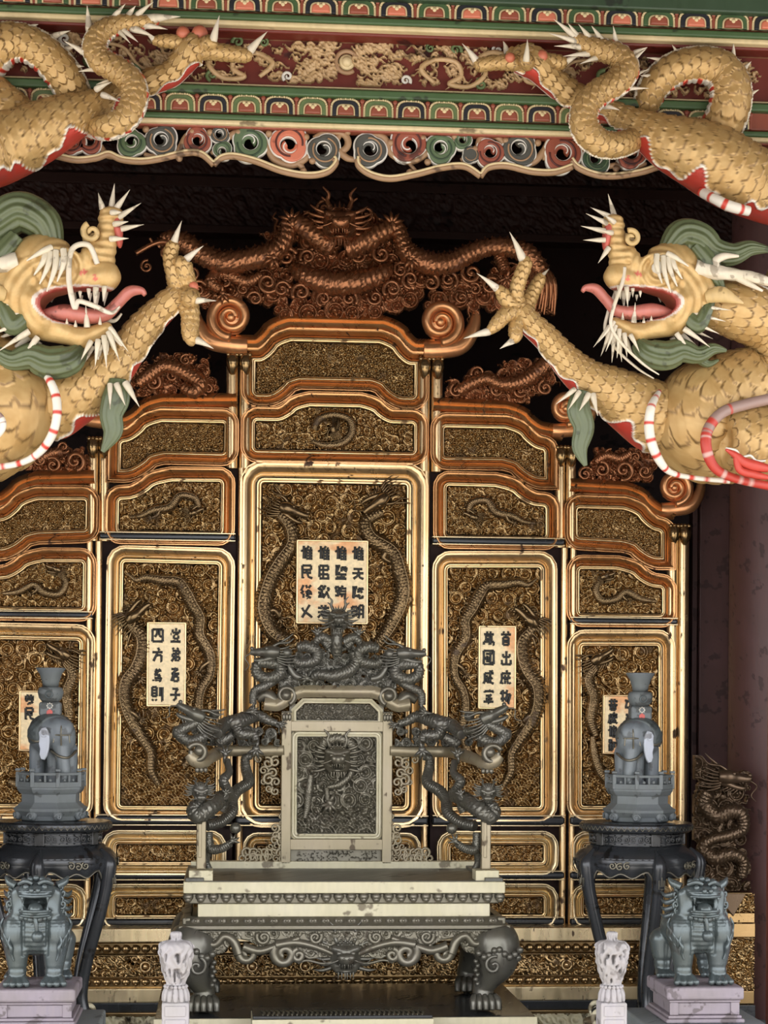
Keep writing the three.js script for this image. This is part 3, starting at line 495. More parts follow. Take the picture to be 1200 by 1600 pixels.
function outerLeaf(mir, label) {
  const L = thing('gilt_screen', label, 'screen'), f = (pts) => { const q = px2(pts); return mir ? flipX(q) : q; };
  const G = (x0, y0, x1, y1) => f([[x0, y1], [x1, y1], [x1, y0], [x0, y0]]);
  leafBack(L, f([[886, 1446], [1078, 1446], [1078, 832], [1030, 826], [990, 790], [886, 780]]));
  cell(L, G(909, 1010, 1027, 1258), wF, 'tall');
  cell(L, f([[905, 958], [1033, 959], [1033, 920], ...ogee(1024, 919, 962, 891).slice(1), [905, 890]]), 0.068, 'mid');
  cell(L, f([[902, 838], ...ogee(1027, 869, 972, 842).reverse(), [1031, 869], [1031, 832], ...ogee(1027, 831, 972, 797).slice(1), [902, 795]]), 0.07, 'fine');
  for (const [a, b] of [[1320, 1346], [1402, 1428]]) cell(L, G(912, a, 1028, b), 0.069, 'mid');
  for (const [a, b] of [[1273, 1290], [1359, 1374], [1431, 1446], [966, 976]]) { const q = G(888, a, 1056, b), xs = q.map((p) => p[0]), ys = q.map((p) => p[1]); railSet(L, Math.min(...xs), Math.min(...ys), Math.max(...xs), Math.max(...ys)); }
  const cp = px2([[1050, 813], [1045, 812], ...ogee(1030, 810, 972, 775).slice(1), [888, 770]]), path = mir ? cp.map(([x, y]) => [-x, y]) : cp.slice().reverse(), v = S(1050, 764);
  capRail(L, path, 0.068, [[mir ? -v[0] : v[0], v[1], 0.078, mir ? 1 : -1]]);
  { const p = S(1059, 822), q = S(1059, 1446), x = mir ? -p[0] : p[0]; part(L, 'post', merge([-1, 1].map((e) => tube([[x + e * 0.026, q[1], 0.01, 0.027], [x + e * 0.026, p[1], 0.01, 0.027]], 12))), M.gilt);
    const gs = []; for (const e of [-1, 1]) { const a = x + e * 0.026; for (let i = 0; i < 3; i++) gs.push(ball(a + (i - 1) * 0.018, p[1] - 0.003, 0.045, 0.011)); gs.push(tube(spline([[a, p[1] - 0.012, 0.03, 0.028], [a, p[1] - 0.05, 0.038, 0.028], [a, p[1] - 0.09, 0.026, 0.012]], 10), 10)); } part(L, 'capital', merge(gs), M.giltRelief); }
  for (const [a, r] of [[890.5, 0.015], [1049, 0.013]]) { const q = [S(a, 1446), S(a, a < 1000 ? 857 : 980)], x = mir ? -q[0][0] : q[0][0]; part(L, 'stile', tube([[x, q[0][1], 0.022, r], [x, q[1][1], 0.022, r]], 12), M.gilt); }
  const b0 = S(939, 1178), b1 = S(996, 1086);
  inscription(L, mir ? ['志', '恭民　　'].map((s, i) => (i ? s : '　　　　')) : ['功崇　　', '昔廣惟勤'], mir ? -b1[0] : b0[0], b0[1], mir ? -b0[0] : b1[0], b1[1], 0.04, 0.046, 0.058, 'cream board half hidden by the elephant statue');
  reliefDragon(L, [[925, 1150, 4], [928, 1180, 7], [940, 1210, 8], [962, 1225, 8], [985, 1232, 7], [1010, 1225, 5]], mir, 0.012, { side: 1 });
  reliefDragon(L, [[930, 1040, 6], [918, 1062, 9], [926, 1090, 9], [922, 1125, 8], [930, 1150, 5]], mir, 0.012, { head: [936, 1030, 0.4, 40], legs: [[0.5, -6, 12, 8, 8]], side: 1 });
  reliefDragon(L, [[938, 905, 4], [930, 922, 5], [940, 938, 6], [962, 936, 6], [978, 925, 6], [1000, 936, 5], [1024, 940, 2]], mir, 0.008, { head: [946, 902, 0.2, 24], legs: [[0.6, 4, 8, 6, 3]], side: -1 });
  return rebase(L, 0, S(980, 1446)[1], 0);
}
outerLeaf(false, 'rightmost gilt screen panel, low stepped top with a rolled scroll, behind the right elephant');
outerLeaf(true, 'leftmost gilt screen panel, cut by the photo edge behind the left elephant');
// ---------------------------------------------------------------- painted beam across the front of the hall
const YB = (py, z) => P(560, py, z).y, XB = (px, z) => P(px, 150, z).x, BX0 = -2.15, BX1 = 2.3;
const strip = (parent, name, py0, py1, z0, z1, mat, x1 = BX1, r = 0.008) => part(parent, name, box(BX0, YB(py1, z1), z0, x1, YB(py0, z1), z1, r), mat);
function petalRow(parent, pyTop, pyBot, z, pxFirst, pitch, count, bright) {
  const k = PXM(z), h = YB(pyTop, z) - YB(pyBot, z), y0 = YB(pyBot, z), w = pitch * k * 0.99;
  const lobe = (s, top, flat = 0.0) => { const q = []; for (let i = 0; i <= 20; i++) { const a = Math.PI * i / 20, c = Math.cos(a), sn = Math.sin(a); q.push([s * w * 0.5 * Math.sign(c) * Math.pow(Math.abs(c), 0.6), y0 + flat + (top - flat) * Math.pow(sn, 0.5)]); } return q; };
  const rim = slab(lobe(0.92, h * 0.98), 0, 0.014, 0.003), band = slab(lobe(0.8, h * 0.86), 0.008, 0.02, 0.003), heartRim = slab(lobe(0.56, h * 0.62), 0.014, 0.027, 0.003), heart = slab(lobe(0.48, h * 0.52), 0.018, 0.034, 0.006);
  const tre = merge([ball(-w * 0.07, y0 + h * 0.47, 0.033, h * 0.1, 1, 1, 0.5), ball(w * 0.07, y0 + h * 0.47, 0.033, h * 0.1, 1, 1, 0.5), ball(0, y0 + h * 0.36, 0.034, h * 0.12, 1, 1, 0.5)]);
  const bead = []; for (let i = 2; i < 19; i++) { const [x, y] = lobe(0.87, h * 0.93)[i]; bead.push(ball(x, y, 0.016, w * 0.035, 1, 1, 0.6, 6)); } const beads = merge(bead);
  const stalk = merge([box(-w * 0.05, y0, 0, w * 0.05, y0 + h * 0.8, 0.012, 0.004), ball(0, y0 + h * 0.85, 0.01, w * 0.075, 1, 1, 0.5)]);
  for (let i = 0; i < count; i++) {
    const x = XB(pxFirst + i * pitch * (1 - 0.0012 * i), z), g = new THREE.Group(); 
    const m = part(parent, 'petal', rim, M.creamPaint); m.position.set(x, 0, z);
    part(m, 'petal_band', band, i % 2 ? (bright ? M.green : M.leafGreen) : M.blackPaint); part(m, 'petal_beading', beads, M.creamPaint); part(m, 'heart_rim', heartRim, M.creamPaint); part(m, 'heart', heart, bright ? (i % 2 ? M.brick : M.coral) : M.brick); part(m, 'heart_trefoil', tre, M.creamPaint);
    const s = part(parent, 'stalk', stalk, M.brick); s.position.set(x + w / 2 * 1.01, 0, z);
  }
}
M.leafGreen = shade('paint', [0.12, 0.17, 0.06], 1, 0);
{
  const U = thing('lotus_frieze', 'upper painted frieze of large coral-hearted lotus petals at the top edge', 'frieze');
  const z = 2.07;
  strip(U, 'ground_board', -30, 26, 1.98, z, M.brick); strip(U, 'top_fillet', -34, -3, 1.98, z + 0.05, M.greenDark);
  petalRow(U, -1, 26, z, 22, 60.3, 21, true);
  strip(U, 'fillet', 26, 37, 1.98, z + 0.03, M.green); strip(U, 'cornice_strip', 37.5, 46, 1.98, z + 0.025, M.creamPaint); strip(U, 'under_strip', 46.2, 56, 1.98, z - 0.01, M.red);
  const B = thing('carved_beam', 'red beam between the two lotus friezes, carved with a pearl, clouds and two dragons', 'beam');
  const zb = 1.97; strip(B, 'ground_board', 58, 143, 1.7, zb, M.red, 1.62); strip(B, 'edge_line', 61, 64, zb - 0.01, zb + 0.03, M.tan, 1.62); strip(B, 'edge_line', 137, 139.5, zb - 0.01, zb + 0.035, M.creamPaint, 1.62);
  const kb = PXM(zb), c = new Carve(XB(-20, zb), YB(136, zb), XB(1190, zb), YB(65, zb), 0.0038), r = rng(11), cx = XB(541, zb), cyb = YB(100, zb);
  // flames and clouds sweep away from the pearl, then break up among the dragons
  const flame = (px, py, dir, len, w) => { const x = XB(px, zb), y = YB(py, zb), q = []; for (let i = 0; i <= 14; i++) { const t = i / 14; q.push([x + dir * len * kb * t, y + Math.sin(t * 8 + px) * w * 0.8 * kb]); } c.ridge(q, w * kb * 0.6, w * kb * 0.15, 0.022); c.spiral(x, y, w * kb * 1.5, 1.2, dir, r() * 6, w * kb * 0.42, 0.024); };
  for (let i = 0; i < 90; i++) { const s = i % 2 ? 1 : -1, d = 14 + r() * 72; flame(541 + s * d, 70 + r() * 62, s, 16 + r() * 16, 4 + r() * 2.5); }
  for (let i = 0; i < 250; i++) { const px = r() < 0.5 ? lerp(-10, 450, r()) : lerp(632, 1180, r()); if ((px > 440 && px < 478) || (px > 610 && px < 640)) continue; flame(px, 70 + r() * 62, r() < 0.5 ? 1 : -1, 12 + r() * 18, 3.5 + r() * 2.5); }
  part(B, 'cloud_carving', c.mesh(zb, { eps: 0.003, back: 0.004 }), M.filigree);
  part(B, 'pearl', merge([ball(cx, cyb, zb + 0.015, 9 * kb), ball(cx, cyb, zb + 0.01, 13 * kb, 1, 1, 0.5)]), M.creamPaint);
  { const q = spiralPts(cx, cyb, 17 * kb, 0.8, -1, -0.9, 24, 1).map(([x, y]) => [x, y, zb + 0.016, 3.6 * kb]); part(B, 'pearl_ring', tube(q, 10), M.tan); }
  for (const s of [-1, 1]) {
    const D = [[116, 128], [96, 108], [118, 92], [150, 96], [158, 116], [140, 130], [172, 132], [196, 112], [186, 88], [214, 78], [250, 96], [262, 122], [300, 120], [330, 90], [370, 84]].map(([a, b], i) => [XB(541 + s * (a + 20), zb), YB(b, zb), zb + 0.02 + 0.006 * (i % 2), (i < 2 ? 3 + i : i > 11 ? 2.6 : 3.6) * kb]);
    { const fl = [], sp = spline(D, 90); for (let i = 3; i < 88; i += 2) { const a = sp[i - 1], b = sp[i + 1], l = Math.hypot(b[0] - a[0], b[1] - a[1]) || 1, e = i % 4 > 1 ? 1 : -1, nx = -(b[1] - a[1]) / l * e, ny = (b[0] - a[0]) / l * e; fl.push(cone(V3(sp[i][0] + nx * 0.004, sp[i][1] + ny * 0.004, zb + 0.015), V3(sp[i][0] + nx * 0.02 - (b[0] - a[0]) / l * 0.012, sp[i][1] + ny * 0.02 - (b[1] - a[1]) / l * 0.012, zb + 0.012), 0.004, 6)); } part(B, 'flame_carving', merge(fl), M.filigree); }
    part(B, 'dragon_carving', tube(spline(D, 220), 14, { disp: (q, th, rr) => rr * 0.18 * scaleBump(q / 0.008, th * 1.6) }), M.filigree);
    const gs = [], gw = []; for (const [a, b, R] of [[92, 126, 8], [170, 75, 9], [130, 74, 7], [210, 128, 9], [235, 74, 8], [290, 78, 9], [330, 126, 9], [400, 110, 11], [440, 80, 10], [480, 120, 10]]) (R % 2 ? gs : gw).push(tube(spiralPts(XB(541 + s * a, zb), YB(b, zb), R * kb, 1.3, s, r() * 6).map(([x, y], i) => [x, y, zb + 0.02, R * kb * lerp(0.34, 0.2, i / 40)]), 8));
    part(B, 'scroll_carving', merge(gs), M.leafGreen); part(B, 'scroll_carving', merge(gw), M.whitePaint);
  }
  const L = thing('lotus_frieze', 'lower painted frieze of small lotus petals in green and black under the carved beam', 'frieze');
  const zl = 2.01, xe = 1.62;
  strip(L, 'fillet', 139.5, 152.5, zl - 0.04, zl + 0.03, M.green, xe); strip(L, 'ground_board', 152.7, 184, zl - 0.04, zl, M.brick, xe);
  petalRow(L, 155.5, 184, zl, 20, 52.6, 23, false);
  strip(L, 'fillet', 184, 193, zl - 0.04, zl + 0.032, M.green, xe); strip(L, 'cornice_strip', 193.3, 201, zl - 0.04, zl + 0.03, M.creamPaint, xe); strip(L, 'under_strip', 201.2, 206, zl - 0.04, zl + 0.01, M.brick, xe);
}
// ---- hanging fretwork valance
{
  const V = thing('valance', 'openwork valance of coloured curling clouds with a wavy edge, hanging under the beam', 'valance'), z = 1.995, k = PXM(z), at = (px, py) => [XB(px, z), YB(py - (px - 560) * 0.0, z)];
  const pt = (px, py) => { const p = P(px, py, z); return [p.x, p.y]; };
  for (const row of [[[60, 240], [90, 246], [120, 252], [150, 249], [170, 243], [190, 251], [220, 254], [250, 250], [290, 241], [315, 243], [334, 259]], [[334, 259], [345, 249], [365, 246], [400, 254], [440, 269], [480, 276], [510, 271], [524, 257], [522, 250]], [[559, 250], [561, 262], [580, 275], [610, 281], [650, 274], [690, 264], [725, 262], [750, 277]], [[750, 277], [762, 264], [790, 261], [830, 270], [865, 271], [893, 262]], [[893, 252], [903, 264], [930, 275], [960, 277], [1000, 271], [1035, 261], [1080, 258], [1130, 268], [1180, 262]]]) {
    const q = spline(row.map(([a, b]) => [...pt(a, b), z + 0.012, 5 * k]), row.length * 6); part(V, 'edge_moulding', tube(q, 10), M.tan); part(V, 'edge_fillet', tube(q.map(([x, y, zz]) => [x, y + 3.5 * k, zz + 0.008, 2.2 * k]), 8), M.creamPaint);
  }
  const vines = [[[225, 240], [245, 246], [275, 240], [290, 215], [300, 205]], [[330, 240], [355, 215], [380, 205], [410, 212], [420, 235], [430, 250], [455, 258], [480, 245], [490, 225]], [[500, 248], [540, 232], [540, 212], [515, 205], [490, 215]], [[535, 205], [525, 225], [540, 245], [560, 250]], [[570, 208], [600, 215], [612, 240], [640, 252], [665, 240], [672, 220], [690, 210], [712, 214]], [[720, 250], [745, 235], [752, 215], [775, 212], [795, 235], [800, 252], [830, 255], [850, 235], [858, 215]], [[850, 250], [858, 225], [880, 218], [905, 230], [910, 252]], [[940, 262], [965, 258], [985, 262], [1010, 255]], [[440, 248], [465, 255], [475, 265]], [[640, 255], [650, 268]], [[60, 235], [100, 240], [125, 215]], [[150, 215], [165, 240], [185, 245]]];
  vines.forEach((v) => part(V, 'vine', tube(spline(v.map(([a, b], i) => [...pt(a, b), z - 0.004, (i === 0 ? 3 : i === v.length - 1 ? 3.5 : 5.5) * k]), v.length * 6), 10), M.tan));
  const scr = [[112, 222, 19, 'brick', 1, 1], [140, 222, 18, 'brick', -1, 2], [205, 224, 20, 'leaf', 1, 1], [253, 221, 22, 'slate', 1, 2], [308, 221, 19, 'brick', -1, 0.6], [344, 211, 13, 'slate', 1, 2.5], [348, 236, 13, 'leaf', -1, 4], [390, 226, 24, 'leaf', -1, 1.2], [452, 225, 26, 'coral', -1, 4.2], [507, 236, 23, 'slate', 1, 2], [577, 236, 23, 'slate', -1, 1.1], [637, 226, 25, 'brick', 1, -1], [688, 234, 21, 'leaf', 1, 1.5], [722, 220, 13, 'leaf', -1, 1.2], [735, 243, 12, 'slate', 1, 3], [765, 240, 20, 'brick', -1, 1.2], [812, 234, 24, 'slate', 1, 2.2], [878, 242, 26, 'brick', -1, 1.2], [932, 250, 20, 'greenDark', 1, 2], [985, 241, 22, 'brick', -1, 1.2], [1040, 242, 20, 'slate', 1, 2], [1095, 240, 22, 'brick', -1, 1], [1150, 244, 20, 'leaf', 1, 1]];
  for (const [px, py, R0, m, d, a0] of scr) {
    const [x, y] = pt(px, py), R = R0 * k * 1.08, sh = (q, hole) => { const o = []; for (let i = 0; i < 48; i++) { const a = i / 48 * 6.28319, r = R * q * (0.9 + 0.2 * Math.abs(Math.sin(1.5 * (a - a0)))); o.push(new THREE.Vector2(x + r * Math.cos(a), y + r * Math.sin(a))); } const S0 = new THREE.Shape(o), h = []; for (let i = 0; i < 28; i++) { const a = -i / 28 * 6.28319; h.push(new THREE.Vector2(x + R * 0.12 * Math.cos(a0) + R * hole * Math.cos(a), y + R * 0.12 * Math.sin(a0) + R * hole * Math.sin(a))); } S0.holes.push(new THREE.Path(h)); return S0; };
    const ex = (q, hole, z0, z1, b) => { const g = new THREE.ExtrudeGeometry(sh(q, hole), { depth: z1 - z0 - 2 * b, bevelEnabled: true, bevelThickness: b, bevelSize: b, bevelOffset: -b, bevelSegments: 3 }); g.translate(0, 0, z0 + b); return planar(g); };
    const s = part(V, 'scroll', ex(0.97, 0.5, z - 0.008, z + 0.016, 0.005), M[m]); part(s, 'scroll_edging', ex(1.07, 0.44, z - 0.014, z + 0.008, 0.003), M.whitePaint);
    const gr = M[m === 'slate' ? 'tan' : m === 'leaf' ? 'greenDark' : m === 'greenDark' ? 'leaf' : 'redDark'], ring = []; for (let i = 0; i <= 34; i++) { const t = i / 34, a = a0 + 0.6 + d * t * 5; ring.push([x + R * 0.74 * Math.cos(a), y + R * 0.74 * Math.sin(a), z + 0.017, R * 0.055]); } part(s, 'scroll_fillet', tube(ring, 6), gr);
    const hook = spiralPts(x + R * 0.12 * Math.cos(a0), y + R * 0.12 * Math.sin(a0), R * 0.5, 0.62, d, a0 + 2.2, 22, 0.3).map(([u, v], i) => [u, v, z + 0.002, R * lerp(0.13, 0.2, i / 22)]); part(s, 'scroll_hook', tube(hook, 10), M[m]); part(s, 'hook_edging', tube(hook.map(([u, v, w, r], i) => [u + (x + R * 0.12 * Math.cos(a0) - u) * -0.16, v + (y + R * 0.12 * Math.sin(a0) - v) * -0.16, w + r * 0.8, R * 0.05]), 6), M.whitePaint);
  }
  const pods = [[228, 201], [300, 205], [328, 206], [372, 206], [420, 208], [478, 213], [488, 250], [543, 205], [610, 222], [660, 215], [710, 213], [742, 232], [790, 219], [840, 222], [640, 268], [474, 266], [668, 252], [962, 262], [1015, 230], [280, 246]];
  pods.forEach(([a, b]) => part(V, 'bud', ball(...pt(a, b + 2), z + 0.006, 5.5 * k), M.tan));
  rebase(V, 0, YB(285, z), z);
}
// ---- columns
function column(x, z, r, y1, label, mat) {
  const t = thing('column', label, 'column'); part(t, 'shaft', lathe([[r, 0.12], [r * 1.01, 1], [r * 0.99, y1]], x, z, 40), mat);
  part(t, 'base', lathe([[0, 0], [r * 1.35, 0], [r * 1.38, 0.04], [r * 1.2, 0.09], [r * 1.05, 0.12], [0.0, 0.12]], x, z, 40), M.stoneGrey); return rebase(t, x, 0, z);
}
{
  const zc = 0.35; const x0 = P(1141, 1000, zc).x;
  column(x0 + 0.21, zc, 0.21, 4.7, 'dark red round column at the right edge behind the lion', M.purple);
  const L = P(-40, 1000, 1.9).x;
  // boarding between the screen and the column
  const B = thing('plank_wall', 'dark purple upright boards between the screen and the red column', 'boards');
  let px = 1082; for (const w of [10, 48, 4]) { const a = P(px, 1000, -0.1).x, b = P(px + w, 1000, -0.1).x; part(B, 'board', box(a + 0.002, 0.3, -0.2, b - 0.002, 3.6, w === 48 ? -0.1 : -0.12, 0.006), M.purple); px += w; }
  rebase(B, P(1110, 1000, -0.1).x, 0.3, -0.15);
}
// ---------------------------------------------------------------- screen base, dais, footstool
const Q = (px, py, z) => { const p = P(px, py, z); return [p.x, p.y, z]; };
const YC = (py, z) => P(527, py, z).y;
{
  const B = thing('screen_base', 'long carved plinth with lotus bands and flower medallions under the screen', 'plinth'), X0 = -1.95, X1 = 1.79, z = 0.1;
  const band = (n, a, b, zz, mat, r = 0.006) => part(B, n, box(X0, YC(b, zz), -0.25, X1, YC(a, zz), zz, r), mat);
  band('gold_band', 1450, 1472, z + 0.06, M.giltPale); band('ground_band', 1472, 1490, z + 0.01, M.giltRelief); band('frieze_ground', 1490, 1528, z - 0.02, M.giltRelief); band('lotus_ground', 1528, 1543, z, M.giltRelief); band('gold_band', 1543, 1565, z + 0.03, M.giltPale); band('black_band', 1565, 1580, z + 0.05, M.black); band('foot_band', 1580, 1640, z + 0.07, M.giltRelief);
  const k = PXM(z), bead = ball(0, 0, 0, 7.5 * k, 1, 0.9, 0.7, 8), n = Math.round((X1 - X0) / (15 * k)), lap = merge([ball(0, 0.006, 0, 7 * k, 1, 0.8, 0.5, 8), ball(0, -0.004, 0.006, 3 * k, 1, 1, 1, 8)]);
  for (let i = 0; i < n; i++) { const x = X0 + (i + 0.5) * (X1 - X0) / n; part(B, 'bead', bead, M.giltRelief).position.set(x, YC(1481, z), z + 0.015); part(B, 'lappet', lap, M.giltRelief).position.set(x, YC(1535, z), z); }
  const c = new Carve(X0, YC(1525, z), X1, YC(1493, z), 0.0045), r = rng(8); c.clouds(0.02, r, 0.02); part(B, 'vine_relief', c.mesh(z - 0.02), M.giltRelief);
  const med = []; for (let i = -8; i < 8; i++) { const x = i * 0.245 + 0.12; if (x < X0 + 0.1 || x > X1 - 0.1) continue; const y = YC(1509, z); const q = merge([tube(spiralPts(x, y, 7.5 * k, 1, 1, 0, 20, 1).map(([a, b]) => [a, b, z + 0.01, 1.6 * k]), 8), ball(x, y, z, 4.5 * k, 1, 1, 0.8)]); part(B, 'medallion', q, M.gilt); }
  const c2 = new Carve(X0, YC(1640, z), X1, YC(1582, z), 0.006); c2.clouds(0.035, r, 0.03); part(B, 'scroll_relief', c2.mesh(z + 0.07), M.cream);
  rebase(B, 0, YC(1640, z), 0);
}
const DY = 0.244, ZF = 1.02, ZB = 0.36;
{
  const D = thing('dais', 'low black lacquered platform with a cream front edge carrying the throne', 'dais');
  const x0 = -0.78, x1 = 0.78; part(D, 'top_board', box(x0, DY - 0.03, 0.2, x1, DY, 1.165, 0.004), M.black);
  part(D, 'front_edge', box(x0 - 0.005, DY - 0.034, 1.166, x1 + 0.005, DY - 0.001, 1.18, 0.003), M.cream); part(D, 'body', box(x0 + 0.02, 0, 0.2, x1 - 0.02, DY - 0.036, 1.15, 0.004), M.throneDark);
  const c = new Carve(x0 + 0.02, 0.05, x1 - 0.02, DY - 0.04, 0.006); c.clouds(0.02, rng(4), 0.012); part(D, 'lotus_relief', c.mesh(1.15), M.throneDark);
  rebase(D, 0, 0, 0.7);
  const Fs = thing('footstool', 'low footstool with a dark top and pale edge in front of the throne', 'footstool'), xa = P(395, 1590, 1.42).x, xb = P(676, 1590, 1.42).x, yt = YC(1587.5, 1.42);
  part(Fs, 'top', box(xa, yt - 0.012, 1.19, xb, yt, 1.42, 0.003), M.black); part(Fs, 'edge', box(xa - 0.004, yt - 0.05, 1.188, xb + 0.004, yt - 0.0125, 1.428, 0.003), M.cream); part(Fs, 'body', box(xa + 0.02, 0, 1.21, xb - 0.02, yt - 0.051, 1.4, 0.004), M.throneDark);
  for (let i = 0; i < 34; i++) { const x = lerp(xa + 0.03, xb - 0.03, (i + 0.5) / 34); part(Fs, 'carved_leaf', tube(spline([[x, yt + 0.001, 1.4, 0.004], [x + 0.008, yt + 0.003, 1.34, 0.005], [x - 0.004, yt + 0.002, 1.29, 0.003]], 8), 6), M.throneDark); }
  rebase(Fs, (xa + xb) / 2, 0, 1.3);
}
// ---------------------------------------------------------------- the throne
function frontHead(x, y, z, s, o = {}) {          // dragon's head facing the court, s its width; o.tip bows it down
  const f = field([ell([0, 0, 0], [0.42, 0.36, 0.36]), ell([0, -0.16, 0.3], [0.25, 0.16, 0.3]), ell([0, -0.1, 0.56], [0.2, 0.13, 0.12]), ell([-0.13, -0.04, 0.62], [0.1, 0.09, 0.09]), ell([0.13, -0.04, 0.62], [0.1, 0.09, 0.09]), cap([-0.32, 0.16, 0.26], [-0.06, 0.1, 0.36], 0.09, 0.1), cap([0.32, 0.16, 0.26], [0.06, 0.1, 0.36], 0.09, 0.1), ell([0, -0.42, 0.3], [0.22, 0.08, 0.26]), cap([-0.3, -0.25, 0.05], [-0.2, -0.42, 0.25], 0.14, 0.09), cap([0.3, -0.25, 0.05], [0.2, -0.42, 0.25], 0.14, 0.09), { e: [0, -0.31, 0.5], r: [0.2, 0.05, 0.3], cut: 1, k: 0.04 }], 0.1);
  const gs = [nets(f, [-0.6, -0.62, -0.42], [0.6, 0.5, 0.78], 0.045)];
  for (const e of [-1, 1]) {
    gs.push(ball(e * 0.19, 0.04, 0.37, 0.085), tube(spline([[e * 0.2, 0.28, 0.05, 0.075], [e * 0.3, 0.5, 0, 0.06], [e * 0.27, 0.68, 0.02, 0.045], [e * 0.42, 0.85, 0.02, 0.015]], 14), 8), tube(spline([[e * 0.3, 0.5, 0, 0.045], [e * 0.45, 0.6, 0, 0.02]], 5), 6));
    for (let i = 0; i < 6; i++) gs.push(tube(spline([[e * 0.36, 0.22 - i * 0.12, 0.02, 0.06], [e * (0.58 + 0.05 * (i % 2)), 0.3 - i * 0.15, 0.05, 0.045], [e * (0.74 + 0.1 * (i % 2)), 0.42 - i * 0.17, 0, 0.01]], 9), 6));
    for (let i = 0; i < 3; i++) gs.push(cone(V3(e * (0.05 + i * 0.06), -0.22, 0.62 - i * 0.08), V3(e * (0.05 + i * 0.06), -0.36, 0.62 - i * 0.08), 0.03, 5), cone(V3(e * (0.03 + i * 0.08), -0.44, 0.46 - i * 0.06), V3(e * (0.03 + i * 0.09), -0.66, 0.5 - i * 0.06), 0.04, 5));
    gs.push(tube(spline([[e * 0.2, -0.1, 0.62, 0.025], [e * 0.5, -0.2, 0.6, 0.022], [e * 0.7, -0.05, 0.5, 0.008]], 9), 6), ball(e * 0.075, -0.07, 0.7, 0.035));
  }
  for (let i = 0; i < 5; i++) gs.push(cone(V3((i - 2) * 0.1, 0.3, 0.1), V3((i - 2) * 0.12, 0.52 - Math.abs(i - 2) * 0.06, 0.05), 0.05, 6));
  for (let r = 0; r < 4; r++) for (let i = 0; i < 5 - r % 2; i++) gs.push(ball((i - (4 - r % 2) / 2) * 0.1, 0.14 + r * 0.055, 0.35 - r * 0.07, 0.04, 1, 1, 1, 7));
  const g = merge(gs); if (o.tip) g.rotateX(o.tip); if (o.turn) g.rotateY(o.turn); g.scale(s, s, s); g.translate(x, y, z); return planar(g);
}
const MX = (q, m) => (m ? [-q[0], ...q.slice(1)] : q);
function pxTube(rows, m, o = {}) {                 // rows [px, py, z, radius px]; scaled skin unless o.smooth
  const w = rows.map(([a, b, z, r]) => MX([...Q(a, b, z), r * PXM(z)], m)), rm = Math.max(...w.map((q) => q[3])), sc = o.scale || rm * 0.5;
  let len = 0; for (let i = 1; i < w.length; i++) len += Math.hypot(w[i][0] - w[i - 1][0], w[i][1] - w[i - 1][1], w[i][2] - w[i - 1][2]);
  return tube(spline(w, o.smooth ? rows.length * 9 : Math.round(clamp(len / (sc / 4.5), 16, 260))), o.na || (o.smooth ? 16 : 36), { flat: o.flat, disp: o.smooth ? null : (s, th, r) => r * (o.amp || 0.2) * scaleBump(s / sc, th / (Math.PI * 2) * Math.round(2 * Math.PI * rm / sc)), color: o.color });
}
function pxClaw(px, py, z, ang, s, m) {            // ball of the paw with five hooked toes; ang in photo degrees, y up
  const c = MX(Q(px, py, z), m), k = PXM(z) * s, gs = [ball(c[0], c[1], c[2], k * 0.5, 1, 1, 0.8)];
  for (const d of [-62, -24, 14, 52, 165]) { const a = (ang + d) * Math.PI / 180, ux = Math.cos(a) * (m ? -1 : 1), uy = Math.sin(a); gs.push(tube(spline([[c[0], c[1], c[2], k * 0.24], [c[0] + ux * k * 0.6, c[1] + uy * k * 0.6, c[2] + k * 0.3, k * 0.22], [c[0] + ux * k * 1.05, c[1] + uy * k * 1.05, c[2] + k * 0.15, k * 0.16], [c[0] + ux * k * 1.4, c[1] + uy * k * 1.4, c[2] - k * 0.1, k * 0.03]], 12), 6)); }
  return merge(gs);
}
function fins(rows, m, side, sz = 0.5) { const w = spline(rows.map(([a, b, z, r]) => MX([...Q(a, b, z), r * PXM(z)], m)), rows.length * 16), gs = []; let acc = 0; for (let i = 1; i < w.length - 1; i += 1) { acc += Math.hypot(w[i][0] - w[i - 1][0], w[i][1] - w[i - 1][1]); if (acc < w[i][3] * 0.75) continue; acc = 0; const a = w[i - 1], b = w[i + 1], l = Math.hypot(b[0] - a[0], b[1] - a[1]) || 1, s = side * (m ? -1 : 1), nx = -(b[1] - a[1]) / l * s, ny = (b[0] - a[0]) / l * s, r = w[i][3]; gs.push(cone(V3(w[i][0] + nx * r * 0.85, w[i][1] + ny * r * 0.85, w[i][2]), V3(w[i][0] + nx * r * (1 + sz), w[i][1] + ny * r * (1 + sz), w[i][2]), r * 0.34, 6)); } return merge(gs); }
